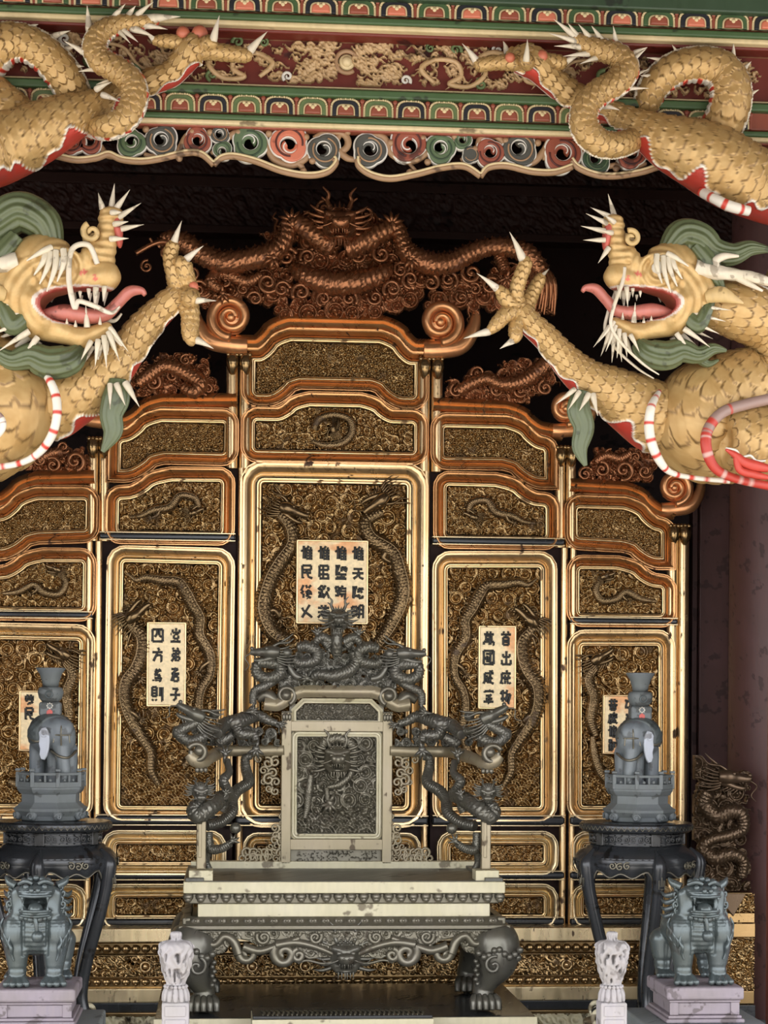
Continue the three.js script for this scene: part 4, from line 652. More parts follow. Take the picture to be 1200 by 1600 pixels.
{
  const T = thing('throne', 'wide carved throne with a framed back, dragon armrests and scrolled lion-paw legs', 'throne');
  const XT = (px, z) => P(px, 1380, z).x, hw = 0.672;
  const slabPart = (n, x, a, b, z1, mat, z0 = ZB - 0.04, r = 0.005) => part(T, n, box(-x, YC(b, z1), z0, x, YC(a, z1), z1, r), mat);
  // seat stack
  slabPart('seat_edge', hw, 1378, 1396, ZF, M.cream, ZB - 0.06);
  const sy = YC(1378, ZF); part(T, 'seat_board', box(-hw + 0.075, sy - 0.004, ZB, hw - 0.075, sy + 0.003, ZF - 0.012, 0.002), M.seat);
  part(T, 'seat_rim', merge([-1, 1].map((s) => box(s * (hw - 0.008), sy - 0.002, ZB, s * (hw - 0.085), sy + 0.016, ZF - 0.01, 0.004))), M.seat);
  part(T, 'back_rail', box(-hw + 0.02, sy, ZB - 0.06, hw - 0.02, sy + 0.034, ZB + 0.012, 0.004), M.cream);
  slabPart('bead_ground', hw - 0.02, 1396, 1412, ZF - 0.035, M.throneDark);
  const kb = PXM(ZF), bead = merge([ball(0, 0.004, 0, 9 * kb, 0.95, 0.8, 1.1, 10), ball(0, -0.008, 0.008, 6 * kb, 1, 0.9, 1, 8)]);
  for (let i = 0; i < 26; i++) { const m = part(T, 'bead', bead, M.throneDark); m.position.set(lerp(-hw + 0.02, hw - 0.02, i / 25), YC(1403, ZF), ZF - 0.022); }
  slabPart('waist_board', 0.612, 1412, 1433, ZF - 0.03, M.cream);
  { const y1 = YC(1433, ZF), y0 = YC(1446, ZF + 0.02), y00 = YC(1453, ZF + 0.04); const sh = []; 
    part(T, 'lotus_moulding', sweep([[-0.66, y1], [0.66, y1]], [[0, -0.05], [0, 0], [y0 - y1, 0.045]], ZF - 0.02, false), M.throneDark);
    for (const s of [-1, 1]) part(T, 'lotus_moulding', box(s * 0.64, y0, ZB - 0.02, s * 0.675, y1 - 0.002, ZF + 0.0, 0.006), M.throneDark);
    slabPart('fillet', 0.69, 1446, 1453, ZF + 0.035, M.throneDark, ZB - 0.06);
    const leaf = merge([ball(0, 0, 0, 7.5 * kb, 1, 0.75, 0.5, 10), ball(0, 0.002, 0.008, 3 * kb, 1, 1, 1, 8)]);
    for (let i = 0; i < 24; i++) { const m = part(T, 'lappet', leaf, M.throneDark); m.position.set(lerp(-0.62, 0.62, i / 23), lerp(y0, y1, 0.5), ZF + 0.004); } }
  // apron with scrolls and the beast mask
  const za = ZF + 0.02, ka = PXM(za), ax = (px) => P(px, 1480, za).x - 0.004, ay = (py) => YC(py, za);
  { const half = [[527, 1512], [548, 1503], [575, 1497], [598, 1500], [618, 1488], [640, 1482], [668, 1484], [690, 1470], [712, 1466], [728, 1488], [745, 1492], [800, 1492], [808, 1478], [806, 1462], [795, 1453]].map(([a, b]) => [ax(a), ay(b)]);
    const out = [...half, ...half.slice(1).reverse().map(([x, y]) => [-x, y])]; out[0][0] = 0; part(T, 'apron', slab(ccw(out), ZF - 0.06, za, 0.006), M.throneDark);
    const c = new Carve(ax(250), ay(1495), ax(805), ay(1455), 0.0036), r = rng(21); c.clouds(0.024, r, 0.02); part(T, 'apron_relief', c.mesh(za - 0.004, { inside: inPoly(ccw(out)), eps: 0.0005 }), M.throneDark);
    for (const s of [-1, 1]) {
      const sc = (pts, w0, w1) => tube(spline(pts.map(([a, b], i) => [s * ax(a), ay(b), za + 0.012, lerp(w0, w1, i / (pts.length - 1)) * ka]), pts.length * 8), 10, { flat: 1.2 });
      const curl = (cx, cy, R, d, a0, w) => tube(spiralPts(ax(cx) * s, ay(cy), R * ka, 1.35, d * s, s > 0 ? a0 : Math.PI - a0, 44, 0.2).map(([x, y], i) => [x, y, za + 0.014, w * ka * lerp(1, 0.7, i / 44)]), 10);
      part(T, 'scroll', merge([sc([[560, 1490], [590, 1478], [620, 1472], [650, 1476]], 4.5, 8), curl(636, 1490, 18, -1, 0.9, 7.5), curl(614, 1492, 10, -1, 1.5, 5.5)]), M.throneDark);
      part(T, 'scroll', merge([sc([[612, 1465], [650, 1478], [675, 1485], [700, 1478]], 5, 8), curl(693, 1488, 15, -1, 0.6, 6.5), sc([[706, 1490], [714, 1470], [728, 1462], [742, 1475], [760, 1470], [775, 1462]], 8, 4)]), M.throneDark);
      part(T, 'scroll', merge([curl(588, 1464, 10, 1, 2.5, 3.5), curl(668, 1464, 11, -1, 0.6, 3.5), sc([[555, 1500], [575, 1505], [600, 1500], [615, 1504]], 2.5, 2)]), M.throneDark);
    }
    part(T, 'beast_mask', frontHead(0, ay(1490), za - 0.005, 58 * ka), M.throneDragon);
  }
  // legs
  for (const s of [-1, 1]) for (const zz of [ZF - 0.03, ZB + 0.1]) {
    const X = (px) => s * (P(px, 1500, ZF).x - 0.004), front = zz > 0.6, c = (a, b, r, dz = 0) => [X(a), YC(b, ZF), zz + dz, r * kb];
    const gs = [tube(spline([c(768, 1449, 14), c(770, 1456, 30), c(774, 1468, 37, 0.01), c(777, 1484, 38, 0.02), c(775, 1505, 34, 0.03), c(764, 1530, 22, 0.02), c(758, 1546, 17, 0.01), c(758, 1560, 18, 0.015)], 30), 20)];
    const w = X(758), yf = DY + 0.001; gs.push(ball(w, yf + 0.035, zz + 0.03, 0.05, 1.1, 0.72, 1.1)); for (let i = 0; i < 5; i++) gs.push(tube(spline([[w + (i - 2) * 0.022, yf + 0.065, zz + 0.05, 0.013], [w + (i - 2) * 0.026, yf + 0.05, zz + 0.085, 0.015], [w + (i - 2) * 0.027, yf + 0.012, zz + 0.095, 0.012]], 10), 8));
    if (front) { gs.push(tube(spiralPts(X(768), YC(1505, ZF), 15 * kb, 1.2, s, 1.2).map(([x, y]) => [x, y, zz + 0.128, 3 * kb]), 8)); for (let i = 0; i < 9; i++) gs.push(ball(X(745 + i * 8), YC(1486 + 6 * Math.sin(i * 1.3), ZF), zz + 0.12, 5.5 * kb)); for (let i = 0; i < 6; i++) gs.push(ball(X(742 + (i % 2) * 3), YC(1500 + i * 7, ZF), zz + 0.09, 4 * kb)); for (let i = 0; i < 5; i++) gs.push(ball(X(800 + i * 2), YC(1464 + i * 8, ZF), zz + 0.06, 7 * kb)); }
    part(T, 'leg', merge(gs), M.throneDragon);
  }
  // back frame
  const b = (px) => P(px, 1230, ZB).x - P(526, 1230, ZB).x, by = (py) => YC(py, ZB), bars = (n, list, mat) => part(T, n, merge(list), mat);
  bars('back_frame', [...[-1, 1].map((s) => box(s * b(597), by(1350), ZB - 0.04, s * b(612.5), by(1112), ZB + 0.012, 0.004)), box(-b(598), by(1143), ZB - 0.035, b(598), by(1127), ZB + 0.01, 0.003), box(-b(598), by(1328), ZB - 0.035, b(598), by(1311), ZB + 0.01, 0.003)], M.throne);
  const poly = [[-b(588), by(1303)], [b(588), by(1303)], [b(588), by(1151)], [-b(588), by(1151)]];
  part(T, 'inner_frame', sweep(chamfer(ccw(poly), 0.01).reverse(), [[0, -0.01], [0, 0.01], [0.008, 0.014], [0.013, 0.008], [0.02, 0.008], [0.022, 0.0], [0.03, -0.004]], ZB - 0.008, true), M.cream);
  part(T, 'back_board', box(-b(600), by(1350), ZB - 0.045, b(600), by(1100), ZB - 0.034, 0.002), M.throneDark);
  reliefField(T, poly, 'tall', M.throneDark, ZB - 0.03);
  const tp = [[-b(590), by(1126)], [b(590), by(1126)], [b(590), by(1112)], [b(577), by(1099)], [-b(577), by(1099)], [-b(590), by(1112)]]; reliefField(T, tp, 'fine', M.throneDark, ZB - 0.03);
  part(T, 'inner_frame', sweep(ccw(tp).reverse(), [[0, -0.01], [0, 0.01], [0.008, 0.014], [0.012, 0.006], [0.022, 0.0]], ZB - 0.006, true), M.cream);
  { const c = new Carve(-b(590), by(1347), b(590), by(1330), 0.003); c.clouds(0.011, rng(31), 0.014); part(T, 'fretwork', c.mesh(ZB - 0.02, { eps: 0.002, back: 0.006 }), M.throneDark); }
  const up = ogee(b(622), by(1108), b(578), by(1086), 10); up.unshift([b(640), by(1106)]);
  const prof = []; for (let i = 0; i <= 6; i++) { const t = i / 6; prof.push([0.056 * (1 - t) - 0.012, 0.018 * Math.sin(t * Math.PI)]); } prof.unshift([0.044, -0.05]); prof.push([-0.012, -0.05]);
  part(T, 'crest_rail', sweep([...up, ...up.slice().reverse().map(([x, y]) => [-x, y])].reverse(), prof, ZB + 0.012, false), M.throne);
  for (const s of [-1, 1]) { const cx = s * b(606), cy = by(1087); part(T, 'volute', merge([ball(cx, cy, ZB + 0.02, 0.026, 1, 1, 1.2), tube(spiralPts(cx, cy, 0.042, 1.1, -s, s > 0 ? -1.9 : Math.PI + 1.9, 40, 0.5).map(([x, y], i) => [x, y, ZB + 0.012, lerp(0.014, 0.009, i / 40)]), 10, { flat: 1.6 }), tube(spline([[cx + s * 0.03, cy - 0.04, ZB - 0.0, 0.02], [cx + s * 0.085, cy + 0.0, ZB - 0.02, 0.03], [cx + s * 0.13, cy - 0.02, ZB - 0.02, 0.018]], 12), 12)]), M.throneDark);
    const gs = []; for (let i = 0; i < 3; i++) gs.push(ball(s * b(604.5) + (i - 1) * 0.013, by(1121), ZB + 0.014, 0.011, 0.8, 1.6, 0.8)); for (let i = 0; i < 6; i++) gs.push(ball(s * b(604.5) + (i - 2.5) * 0.0075, by(1113), ZB + 0.018, 0.005, 1, 1, 1, 7)); part(T, 'capital', merge(gs), M.throneDark); }
  // dragons of the back relief: front face and tail curl
  part(T, 'relief_dragon', merge([frontHead(0, by(1182), ZB + 0.01, 50 * PXM(ZB)), pxTube([[498, 1180, ZB - 0.01, 6], [508, 1160, ZB - 0.01, 8], [530, 1154, ZB - 0.01, 8], [550, 1166, ZB - 0.01, 8], [552, 1190, ZB - 0.01, 7], [546, 1212, ZB, 5], [530, 1226, ZB, 5], [512, 1230, ZB, 3]], false), pxTube([[486, 1210, ZB, 4], [482, 1240, ZB, 6], [480, 1262, ZB, 5], [476, 1278, ZB, 3]], false), pxClaw(515, 1255, ZB, -100, 14, false), pxTube([[510, 1230, ZB, 4], [512, 1250, ZB, 4]], false)]), M.throneDark);
  // openwork crest: clouds and dragons
  { const x1 = b(618), c = new Carve(-x1, by(1078), x1, by(1005), 0.003), r = rng(9); c.clouds(0.02, r, 0.024, (x, y) => y < by(1012) - Math.abs(x) * 0.1); c.clouds(0.03, r, 0.028, (x, y) => y < by(1022)); part(T, 'cloud_carving', c.mesh(ZB - 0.01, { eps: 0.003, back: 0.012 }), M.throneDragon); }
  part(T, 'crest_head', frontHead(0, by(965), ZB + 0.03, 38 * PXM(ZB), { tip: 0.12 }), M.throneDragon);
  part(T, 'crest_chest', merge([pxTube([[526, 980, ZB, 9], [526, 1000, ZB + 0.02, 8], [526, 1022, ZB, 8]], false, { scale: 0.02 }), ...[0, 1].flatMap((m) => [pxTube([[518, 1004, ZB, 7], [505, 996, ZB + 0.01, 7], [496, 1000, ZB + 0.01, 6], [492, 1008, ZB, 5]], m), pxClaw(496, 990, ZB + 0.01, 100, 9, m), pxTube([[505, 1000, ZB, 6], [515, 1012, ZB + 0.01, 6]], m)])]), M.throneDragon);
  const Z = ZB + 0.015;
  for (const m of [0, 1]) {
    const body = [[465, 1012, Z, 7], [480, 1010, Z + 0.01, 8], [495, 1018, Z + 0.015, 8], [492, 1032, Z + 0.01, 8], [470, 1036, Z, 7], [458, 1030, Z, 6]];
    part(T, 'crest_dragon', merge([pxTube(body, m), fins(body, m, 1), pxClaw(452, 1030, Z + 0.01, 200, 9, m)]), M.throneDragon);
    const s = [[428, 1030, Z, 7], [404, 1036, Z + 0.01, 7], [402, 1052, Z + 0.015, 8], [418, 1060, Z + 0.02, 8], [436, 1053, Z + 0.02, 9], [436, 1040, Z + 0.015, 8], [420, 1036, Z + 0.02, 8], [402, 1036, Z + 0.025, 6]];
    const lg = [[434, 1058, Z, 7], [418, 1070, Z + 0.02, 6], [398, 1080, Z + 0.02, 6], [395, 1100, Z + 0.02, 5]];
    part(T, 'crest_dragon', merge([pxTube(s, m), pxTube(lg, m), pxClaw(394, 1108, Z + 0.02, -95, 11, m), headGeo(...MX(Q(420, 1022, Z + 0.03), m), 44 * PXM(Z), m ? Math.PI - 3.3 : 3.3, !m), fins(s, m, -1, 0.35)]), M.throneDragon);
    part(T, 'crest_pearl', merge([ball(...MX(Q(448, 1020, Z + 0.03), m), 8.5 * PXM(Z)), pxTube([[450, 1030, Z, 4], [452, 1042, Z, 5], [462, 1056, Z, 6], [476, 1060, Z, 5]], m, { smooth: 1 })]), M.throneDragon);
    const mid = [[486, 1062, Z, 5], [498, 1054, Z + 0.02, 7], [520, 1056, Z + 0.025, 8], [545, 1048, Z + 0.02, 9], [556, 1034, Z + 0.01, 8], [552, 1020, Z, 7]];
    if (!m) part(T, 'crest_dragon', merge([pxTube(mid, 0), fins(mid, 0, 1, 0.3), pxClaw(480, 1060, Z + 0.02, 170, 10, 0)]), M.throneDragon);
    // arm rail: out from the back, forward along the seat and down in a roll
    const za2 = 0.93;
    const rail = [[444, 1172, ZB, 9], [400, 1173, ZB, 9], [352, 1173, ZB + 0.02, 9], [338, 1178, 0.6, 10], [326, 1186, 0.85, 9], [318, 1192, za2, 9], [304, 1188, za2 + 0.03, 10], [296, 1178, za2 + 0.03, 9]];
    part(T, 'arm_rail', pxTube(rail, m, { smooth: 1, flat: 0.9, na: 14 }), M.throne);
    part(T, 'arm_volute', merge([ball(...MX(Q(311, 1173, za2 + 0.04), m), 8 * PXM(za2)), tube(spiralPts(...MX(Q(308, 1176, za2), m).slice(0, 2), 15 * PXM(za2), 1, m ? 1 : -1, m ? 0.4 : 2.7, 30, 0.6).map(([x, y]) => [x, y, za2 + 0.035, 4.5 * PXM(za2)]), 10, { flat: 1.5 })]), M.throneDark);
    const pb = MX(Q(314.5, 1300, za2), m), pw = 7.5 * PXM(za2), y0 = sy + 0.045;
    part(T, 'arm_post', merge([box(pb[0] - pw, y0, za2 - pw, pb[0] + pw, Q(314, 1270, za2)[1], za2 + pw, 0.006), box(pb[0] - pw * 0.6, y0 + 0.05, za2 + pw - 0.004, pb[0] + pw * 0.1, Q(314, 1280, za2)[1], za2 + pw + 0.004, 0.003)]), M.throne);
    part(T, 'post_block', box(pb[0] - 0.05, sy - 0.001, za2 - 0.055, pb[0] + 0.05, y0, za2 + 0.06, 0.004), M.cream);
    const cg = []; for (let i = 0; i < 3; i++) { const q = MX(Q(308 + i * 6.5, 1203, za2 + 0.02), m); cg.push(ball(q[0], q[1], q[2], 0.012, 0.8, 1.0, 0.8)); } part(T, 'capital', merge(cg), M.throneDark);
    const hp = MX(Q(313, 1232, za2 + 0.03), m); part(T, 'arm_head', frontHead(hp[0], hp[1], hp[2], 30 * PXM(za2), { tip: 0.75, turn: m ? -0.15 : 0.15 }), M.throneDragon);
    const neck = [[318, 1252, za2 - 0.02, 9], [304, 1264, za2, 11], [310, 1274, za2 + 0.02, 12], [328, 1262, za2, 12], [345, 1248, za2 - 0.1, 11], [356, 1242, za2 - 0.2, 9]];
    part(T, 'arm_dragon', merge([pxTube(neck, m), fins(neck, m, 1, 0.3), pxTube([[322, 1290, za2 - 0.2, 8], [345, 1284, za2 - 0.25, 8], [362, 1268, za2 - 0.3, 8], [363, 1248, za2 - 0.35, 8], [372, 1234, za2 - 0.4, 8], [388, 1222, za2 - 0.45, 8], [384, 1200, za2 - 0.5, 7], [384, 1184, za2 - 0.5, 6], [394, 1182, za2 - 0.5, 4]], m), pxTube([[360, 1240, za2 - 0.2, 6], [349, 1220, za2 - 0.15, 7], [358, 1206, za2 - 0.2, 5], [354, 1188, za2 - 0.25, 5]], m), pxClaw(352, 1178, za2 - 0.2, 95, 10, m), pxTube([[345, 1268, za2 - 0.1, 7], [350, 1256, za2 - 0.1, 6], [352, 1244, za2 - 0.05, 5]], m), pxClaw(353, 1240, za2 - 0.05, 80, 8, m)]), M.throneDragon);
    part(T, 'arm_claw', merge([pxTube([[326, 1300, za2 - 0.05, 6], [328, 1325, za2 - 0.05, 7], [345, 1326, za2 - 0.02, 6], [360, 1318, za2, 5]], m), pxClaw(363, 1314, za2, 50, 9, m), pxTube([[328, 1325, za2 - 0.05, 5], [322, 1345, za2 - 0.08, 5], [326, 1358, za2 - 0.1, 5]], m)]), M.throneDragon); part(T, 'arm_pearl', ball(...MX(Q(368, 1294, za2 - 0.02), m), 9 * PXM(za2)), M.throneDragon);
    // dragon lying on the arm rail, its head outward
    const A = 0.5, top = [[340, 1146, A + 0.1, 7], [352, 1132, A, 10], [370, 1128, A, 11], [386, 1122, A - 0.05, 10], [402, 1118, A - 0.1, 8], [420, 1126, A - 0.1, 6], [432, 1130, A - 0.1, 5]];
    part(T, 'arm_crest_dragon', merge([pxTube(top, m), pxClaw(438, 1131, A - 0.1, -10, 8, m), pxTube([[368, 1132, A, 8], [376, 1146, A + 0.02, 8], [396, 1148, A + 0.02, 6], [400, 1158, A + 0.03, 5]], m), pxClaw(400, 1170, A + 0.04, -90, 12, m), headGeo(...MX(Q(302, 1118, A + 0.3), m), 46 * PXM(A + 0.3), m ? 0.35 : Math.PI - 0.35, !m), pxTube([[310, 1128, A + 0.3, 6], [284, 1140, A + 0.3, 8], [278, 1146, A + 0.3, 8], [296, 1158, A + 0.3, 8], [315, 1152, A + 0.3, 8], [322, 1140, A + 0.25, 7], [338, 1140, A + 0.2, 6]], m), pxTube([[352, 1150, A, 6], [345, 1158, A, 8], [364, 1148, A, 6]], m), pxClaw(394, 1112, A, 20, 9, m)]), M.throneDragon);
    part(T, 'arm_crest_pearl', ball(...MX(Q(335, 1116, A + 0.25), m), 8.5 * PXM(A + 0.25)), M.throneDragon);
    const cl = new Carve(...(m ? [-Q(438, 1166, A)[0], Q(438, 1166, A)[1], -Q(296, 1166, A)[0]] : [Q(296, 1166, A)[0], Q(296, 1166, A)[1], Q(438, 1166, A)[0]]), Q(440, 1128, A)[1], 0.003); cl.clouds(0.026, rng(13), 0.022, (x, y) => y < Q(440, 1142, A)[1] || Math.abs(x) < 0.3); part(T, 'arm_clouds', cl.mesh(ZB + 0.02, { eps: 0.003, back: 0.01 }), M.throneDragon);
    // side fretwork of hooked scrolls
    const fr = (list) => merge(list.map(([cx, cy, R, d, a0]) => { const q = MX(Q(cx, cy, ZB), m); return tube(spiralPts(q[0], q[1], R * PXM(ZB), 1.3, m ? -d : d, m ? Math.PI - a0 : a0, 30, 0.2).map(([x, y], i) => [x, y, ZB, R * PXM(ZB) * lerp(0.28, 0.2, i / 30)]), 8); }));
    part(T, 'corner_fretwork', fr([[430, 1190, 9, 1, 1], [418, 1192, 9, -1, 2], [412, 1204, 7, 1, 0], [426, 1208, 8, -1, 3], [420, 1218, 10, 1, 1], [431, 1222, 8, -1, 4], [412, 1222, 5, 1, 1], [430, 1236, 7, 1, 2], [420, 1232, 6, -1, 0], [404, 1186, 6, 1, 2]]), M.throne);
    const low = []; const r2 = rng(3); for (let y = 1276; y < 1345; y += 9) for (let x = 366; x < 440; x += 9) { if (x < 437 - (y - 1268) * 0.35 - (y > 1325 ? 40 : 0)) continue; low.push([x + r2() * 3, y + r2() * 3, 5.5 + r2() * 3, r2() < 0.5 ? 1 : -1, r2() * 6]); }
    part(T, 'corner_fretwork', fr(low), M.throne);
  }
  rebase(T, 0, DY, 0.7);
}
// ---------------------------------------------------------------- openwork dragon crests standing on the screen's cap rails
function crestClouds(parent, pxPoly, z, R, ht, mat, seed, name = 'cloud_carving') {
  const poly = ccw(pxPoly.map(([a, b]) => { const p = P(a, b, z); return [p.x, p.y]; })), xs = poly.map((p) => p[0]), ys = poly.map((p) => p[1]), c = new Carve(Math.min(...xs), Math.min(...ys), Math.max(...xs), Math.max(...ys), 0.0034), r = rng(seed), ins = inPoly(poly);
  c.clouds(R * 0.7, r, ht * 0.75, ins); c.clouds(R, r, ht, ins);
  return part(parent, name, c.mesh(z - ht * 0.4, { eps: ht * 0.12, back: 0.016 }), mat);
}
{
  const C = thing('crest', 'large copper-brown openwork crest of coiling dragons on the centre arch', 'carving'), z = 0.04, m = M.copper;
  crestClouds(C, [[300, 470], [330, 430], [400, 428], [440, 350], [480, 330], [590, 340], [625, 390], [660, 430], [780, 425], [850, 420], [868, 480], [810, 490], [700, 476], [640, 470], [600, 500], [450, 500], [420, 480], [380, 470], [330, 480]], z, 0.05, 0.05, m, 41);
  part(C, 'dragon_head', frontHead(...Q(530, 347, z + 0.1), 62 * PXM(z), { tip: 0.1 }), m);
  const d1 = [[520, 385, z + 0.05, 17], [498, 372, z + 0.07, 16], [470, 352, z + 0.07, 14], [452, 352, z + 0.06, 13], [446, 372, z + 0.07, 13], [430, 392, z + 0.07, 15], [395, 404, z + 0.07, 16], [350, 410, z + 0.06, 16], [315, 398, z + 0.05, 15], [285, 378, z + 0.05, 14], [262, 372, z + 0.03, 10], [250, 385, z, 7]];
  const d2 = [[540, 388, z + 0.05, 17], [568, 378, z + 0.07, 16], [598, 362, z + 0.07, 14], [618, 356, z + 0.06, 12], [628, 378, z + 0.07, 12], [640, 398, z + 0.07, 15], [672, 412, z + 0.07, 16], [705, 410, z + 0.06, 15], [735, 396, z + 0.06, 14], [765, 386, z + 0.06, 13], [800, 388, z + 0.05, 14], [828, 400, z + 0.05, 14], [845, 425, z + 0.04, 13]];
  part(C, 'dragon_body', merge([pxTube(d1, 0, { n: 12 }), fins(d1, 0, -1, 0.4)]), m); part(C, 'dragon_body', merge([pxTube(d2, 0, { n: 12 }), fins(d2, 0, 1, 0.4)]), m);
  const d3 = [[455, 415, z, 8], [478, 432, z + 0.04, 14], [515, 442, z + 0.05, 17], [560, 440, z + 0.05, 17], [596, 428, z + 0.04, 13], [612, 415, z, 8]], d4 = [[330, 440, z, 6], [352, 428, z + 0.03, 9], [384, 440, z + 0.03, 9], [408, 430, z + 0.03, 7]];
  part(C, 'dragon_body', merge([pxTube(d3, 0), fins(d3, 0, 1, 0.35), pxTube(d4, 0)]), m);
  part(C, 'claw', merge([pxClaw(612, 350, z + 0.08, 80, 15, 0), pxClaw(455, 345, z + 0.08, 110, 15, 0), pxClaw(428, 402, z + 0.1, -120, 16, 0), pxClaw(642, 404, z + 0.1, -60, 16, 0), pxTube([[340, 420, z + 0.03, 8], [330, 440, z + 0.06, 9], [345, 452, z + 0.06, 7]], 0), pxClaw(348, 458, z + 0.06, -70, 13, 0), pxTube([[780, 400, z + 0.03, 9], [790, 425, z + 0.06, 8]], 0), pxClaw(792, 434, z + 0.06, -90, 13, 0), pxTube([[290, 385, z, 6], [250, 378, z + 0.06, 4], [212, 396, z + 0.06, 4]], 0, { smooth: 1 }), pxTube([[240, 382, z + 0.06, 3], [234, 372, z + 0.07, 2]], 0, { smooth: 1 })]), m);
  const tas = []; for (let i = 0; i < 12; i++) tas.push(pxTube([[826 + i * 2.5, 412 + (i % 3) * 4, z + 0.05, 4], [832 + i * 3.2, 445, z + 0.06 + 0.01 * (i % 2), 4.5], [822 + i * 4, 480 + (i % 4) * 4, z + 0.03, 1.5]], 0, { smooth: 1, na: 7 }));
  part(C, 'tail_tuft', merge(tas), m);
  const rr = rng(12); for (const [a, b, R] of [[352, 442, 14], [418, 445, 16], [440, 455, 13], [470, 460, 15], [505, 470, 12], [545, 470, 13], [585, 468, 12], [612, 455, 15], [640, 440, 14], [672, 445, 13], [700, 440, 14], [735, 430, 16], [765, 450, 14], [448, 405, 15], [595, 400, 15], [625, 425, 12], [480, 405, 12], [560, 402, 12], [505, 330, 12], [570, 338, 12], [480, 345, 10], [398, 470, 12], [380, 455, 10], [740, 455, 10], [720, 468, 10], [260, 400, 12], [300, 430, 11], [230, 420, 10], [310, 455, 14], [280, 440, 10]]) { const q = Q(a, b, z), dir = rr() < 0.5 ? 1 : -1; part(C, 'cloud_scroll', merge([tube(spiralPts(q[0], q[1], R * PXM(z), 1.4, dir, rr() * 6, 36, 0.18).map(([x, y], i) => [x, y, z + 0.045, R * PXM(z) * lerp(0.24, 0.15, i / 36)]), 8), ball(q[0], q[1], z + 0.045, R * PXM(z) * 0.22)]), m); }
  rebase(C, 0, YC(500, z), z);
  // the smaller crests to the sides
  const side = (label, mir, poly, body, cl, R = 0.032) => {
    const S2 = thing('crest', label, 'carving', 0), z2 = 0.02; crestClouds(S2, poly, z2, R, 0.04, m, 17 + poly.length + poly[0][0]);
    part(S2, 'dragon_body', merge([pxTube(body, 0), fins(body, 0, -1, 0.35)]), m);
    for (const [a, b, rad, dd] of cl) { const q = Q(a, b, z2); part(S2, 'cloud_scroll', merge([tube(spiralPts(q[0], q[1], rad * PXM(z2), 1.4, dd, a, 36, 0.18).map(([x, y], i) => [x, y, z2 + 0.04, rad * PXM(z2) * lerp(0.26, 0.16, i / 36)]), 8), ball(q[0], q[1], z2 + 0.04, rad * PXM(z2) * 0.24)]), m); }
    const b0 = Q(poly[0][0], poly[0][1], z2); return rebase(S2, b0[0], b0[1], z2);
  };
  side('brown openwork crest with a coiled dragon just behind the left dragon\'s forearm', 0, [[343, 620], [205, 620], [200, 595], [225, 568], [262, 553], [300, 552], [330, 590]], [[215, 600, 0.05, 9], [235, 585, 0.06, 10], [258, 572, 0.07, 10], [285, 580, 0.07, 10], [312, 598, 0.07, 12], [302, 612, 0.08, 10], [286, 604, 0.07, 8]], [[270, 590, 11, 1], [240, 600, 12, -1], [290, 565, 9, 1], [325, 610, 10, -1], [222, 582, 9, 1]]);
  side('brown openwork crest left of the right dragon\'s raised foreleg', 1, [[695, 628], [700, 600], [740, 575], [800, 570], [855, 560], [880, 575], [862, 605], [820, 628]], [[715, 612, 0.05, 8], [735, 600, 0.06, 9], [760, 592, 0.07, 9], [785, 600, 0.07, 10], [815, 596, 0.07, 11], [840, 580, 0.07, 12], [868, 556, 0.07, 12]], [[712, 612, 11, 1], [745, 585, 11, -1], [775, 612, 10, 1], [810, 612, 11, -1], [850, 608, 12, 1]]);
  side('low brown cloud crest with round swirls under the right dragon\'s elbow', 1, [[895, 752], [905, 735], [940, 705], [990, 700], [1020, 712], [1030, 748]], [[930, 722, 0.04, 6], [948, 712, 0.05, 7], [968, 716, 0.05, 7], [985, 708, 0.05, 6]], [[912, 742, 11, 1], [938, 735, 12, -1], [972, 736, 16, 1], [1005, 738, 11, -1], [950, 712, 9, 1], [990, 716, 8, -1]]);
  side('low brown cloud crest with round swirls under the left dragon\'s shoulder', 0, [[145, 735], [40, 735], [40, 718], [70, 700], [110, 690], [140, 718]], [[60, 722, 0.04, 6], [80, 708, 0.05, 7], [98, 706, 0.05, 7]], [[118, 722, 15, 1], [84, 728, 12, -1], [64, 720, 11, 1], [100, 700, 10, -1]]);
}
// ---------------------------------------------------------------- incense stands, elephants, lions, stone posts (built on the right, turned over for the left)
M.lacquerGrey = shade('paint', [0.05, 0.05, 0.046], 0.6, 0);
const SZ = 1.2, SX = P(994, 1300, SZ).x, ks = PXM(SZ), SY = (py) => P(994, py, SZ).y;
function mirrorGeo(g) {             // a true mirror image: x turned over and the triangles wound back
  g = clean(g.clone()); const flip = (a, n) => { for (let i = 0; i < a.count; i++) a.setX(i, -a.getX(i)); for (let i = 0; i < a.count; i += 3) for (let c = 0; c < n; c++) { const t = a.array[(i + 1) * n + c]; a.array[(i + 1) * n + c] = a.array[(i + 2) * n + c]; a.array[(i + 2) * n + c] = t; } };
  flip(g.attributes.position, 3); flip(g.attributes.normal, 3); for (const k of ['uv', 'color']) if (g.attributes[k]) { const a = g.attributes[k], n = a.itemSize; for (let i = 0; i < a.count; i += 3) for (let c = 0; c < n; c++) { const t = a.array[(i + 1) * n + c]; a.array[(i + 1) * n + c] = a.array[(i + 2) * n + c]; a.array[(i + 2) * n + c] = t; } }
  return g;
}
function mirrored(src, name, label, dx = 0, dy = 0) {
  const t = thing(name, label, src.userData.category, src.userData.group);
  const cp = (from, to) => { for (const c of from.children) { if (!c.isMesh) continue; const g = c.geometry.clone(); g.applyMatrix4(new THREE.Matrix4().compose(c.position, c.quaternion, c.scale)); const m = part(to, c.name, mirrorGeo(g), c.material, c.userData.label); cp(c, m); } };
  cp(src, t); t.position.set(-src.position.x + dx, src.position.y + dy, src.position.z); return t;
}
const L3 = (k, x, y, z) => [x * k, y * k, z * k];
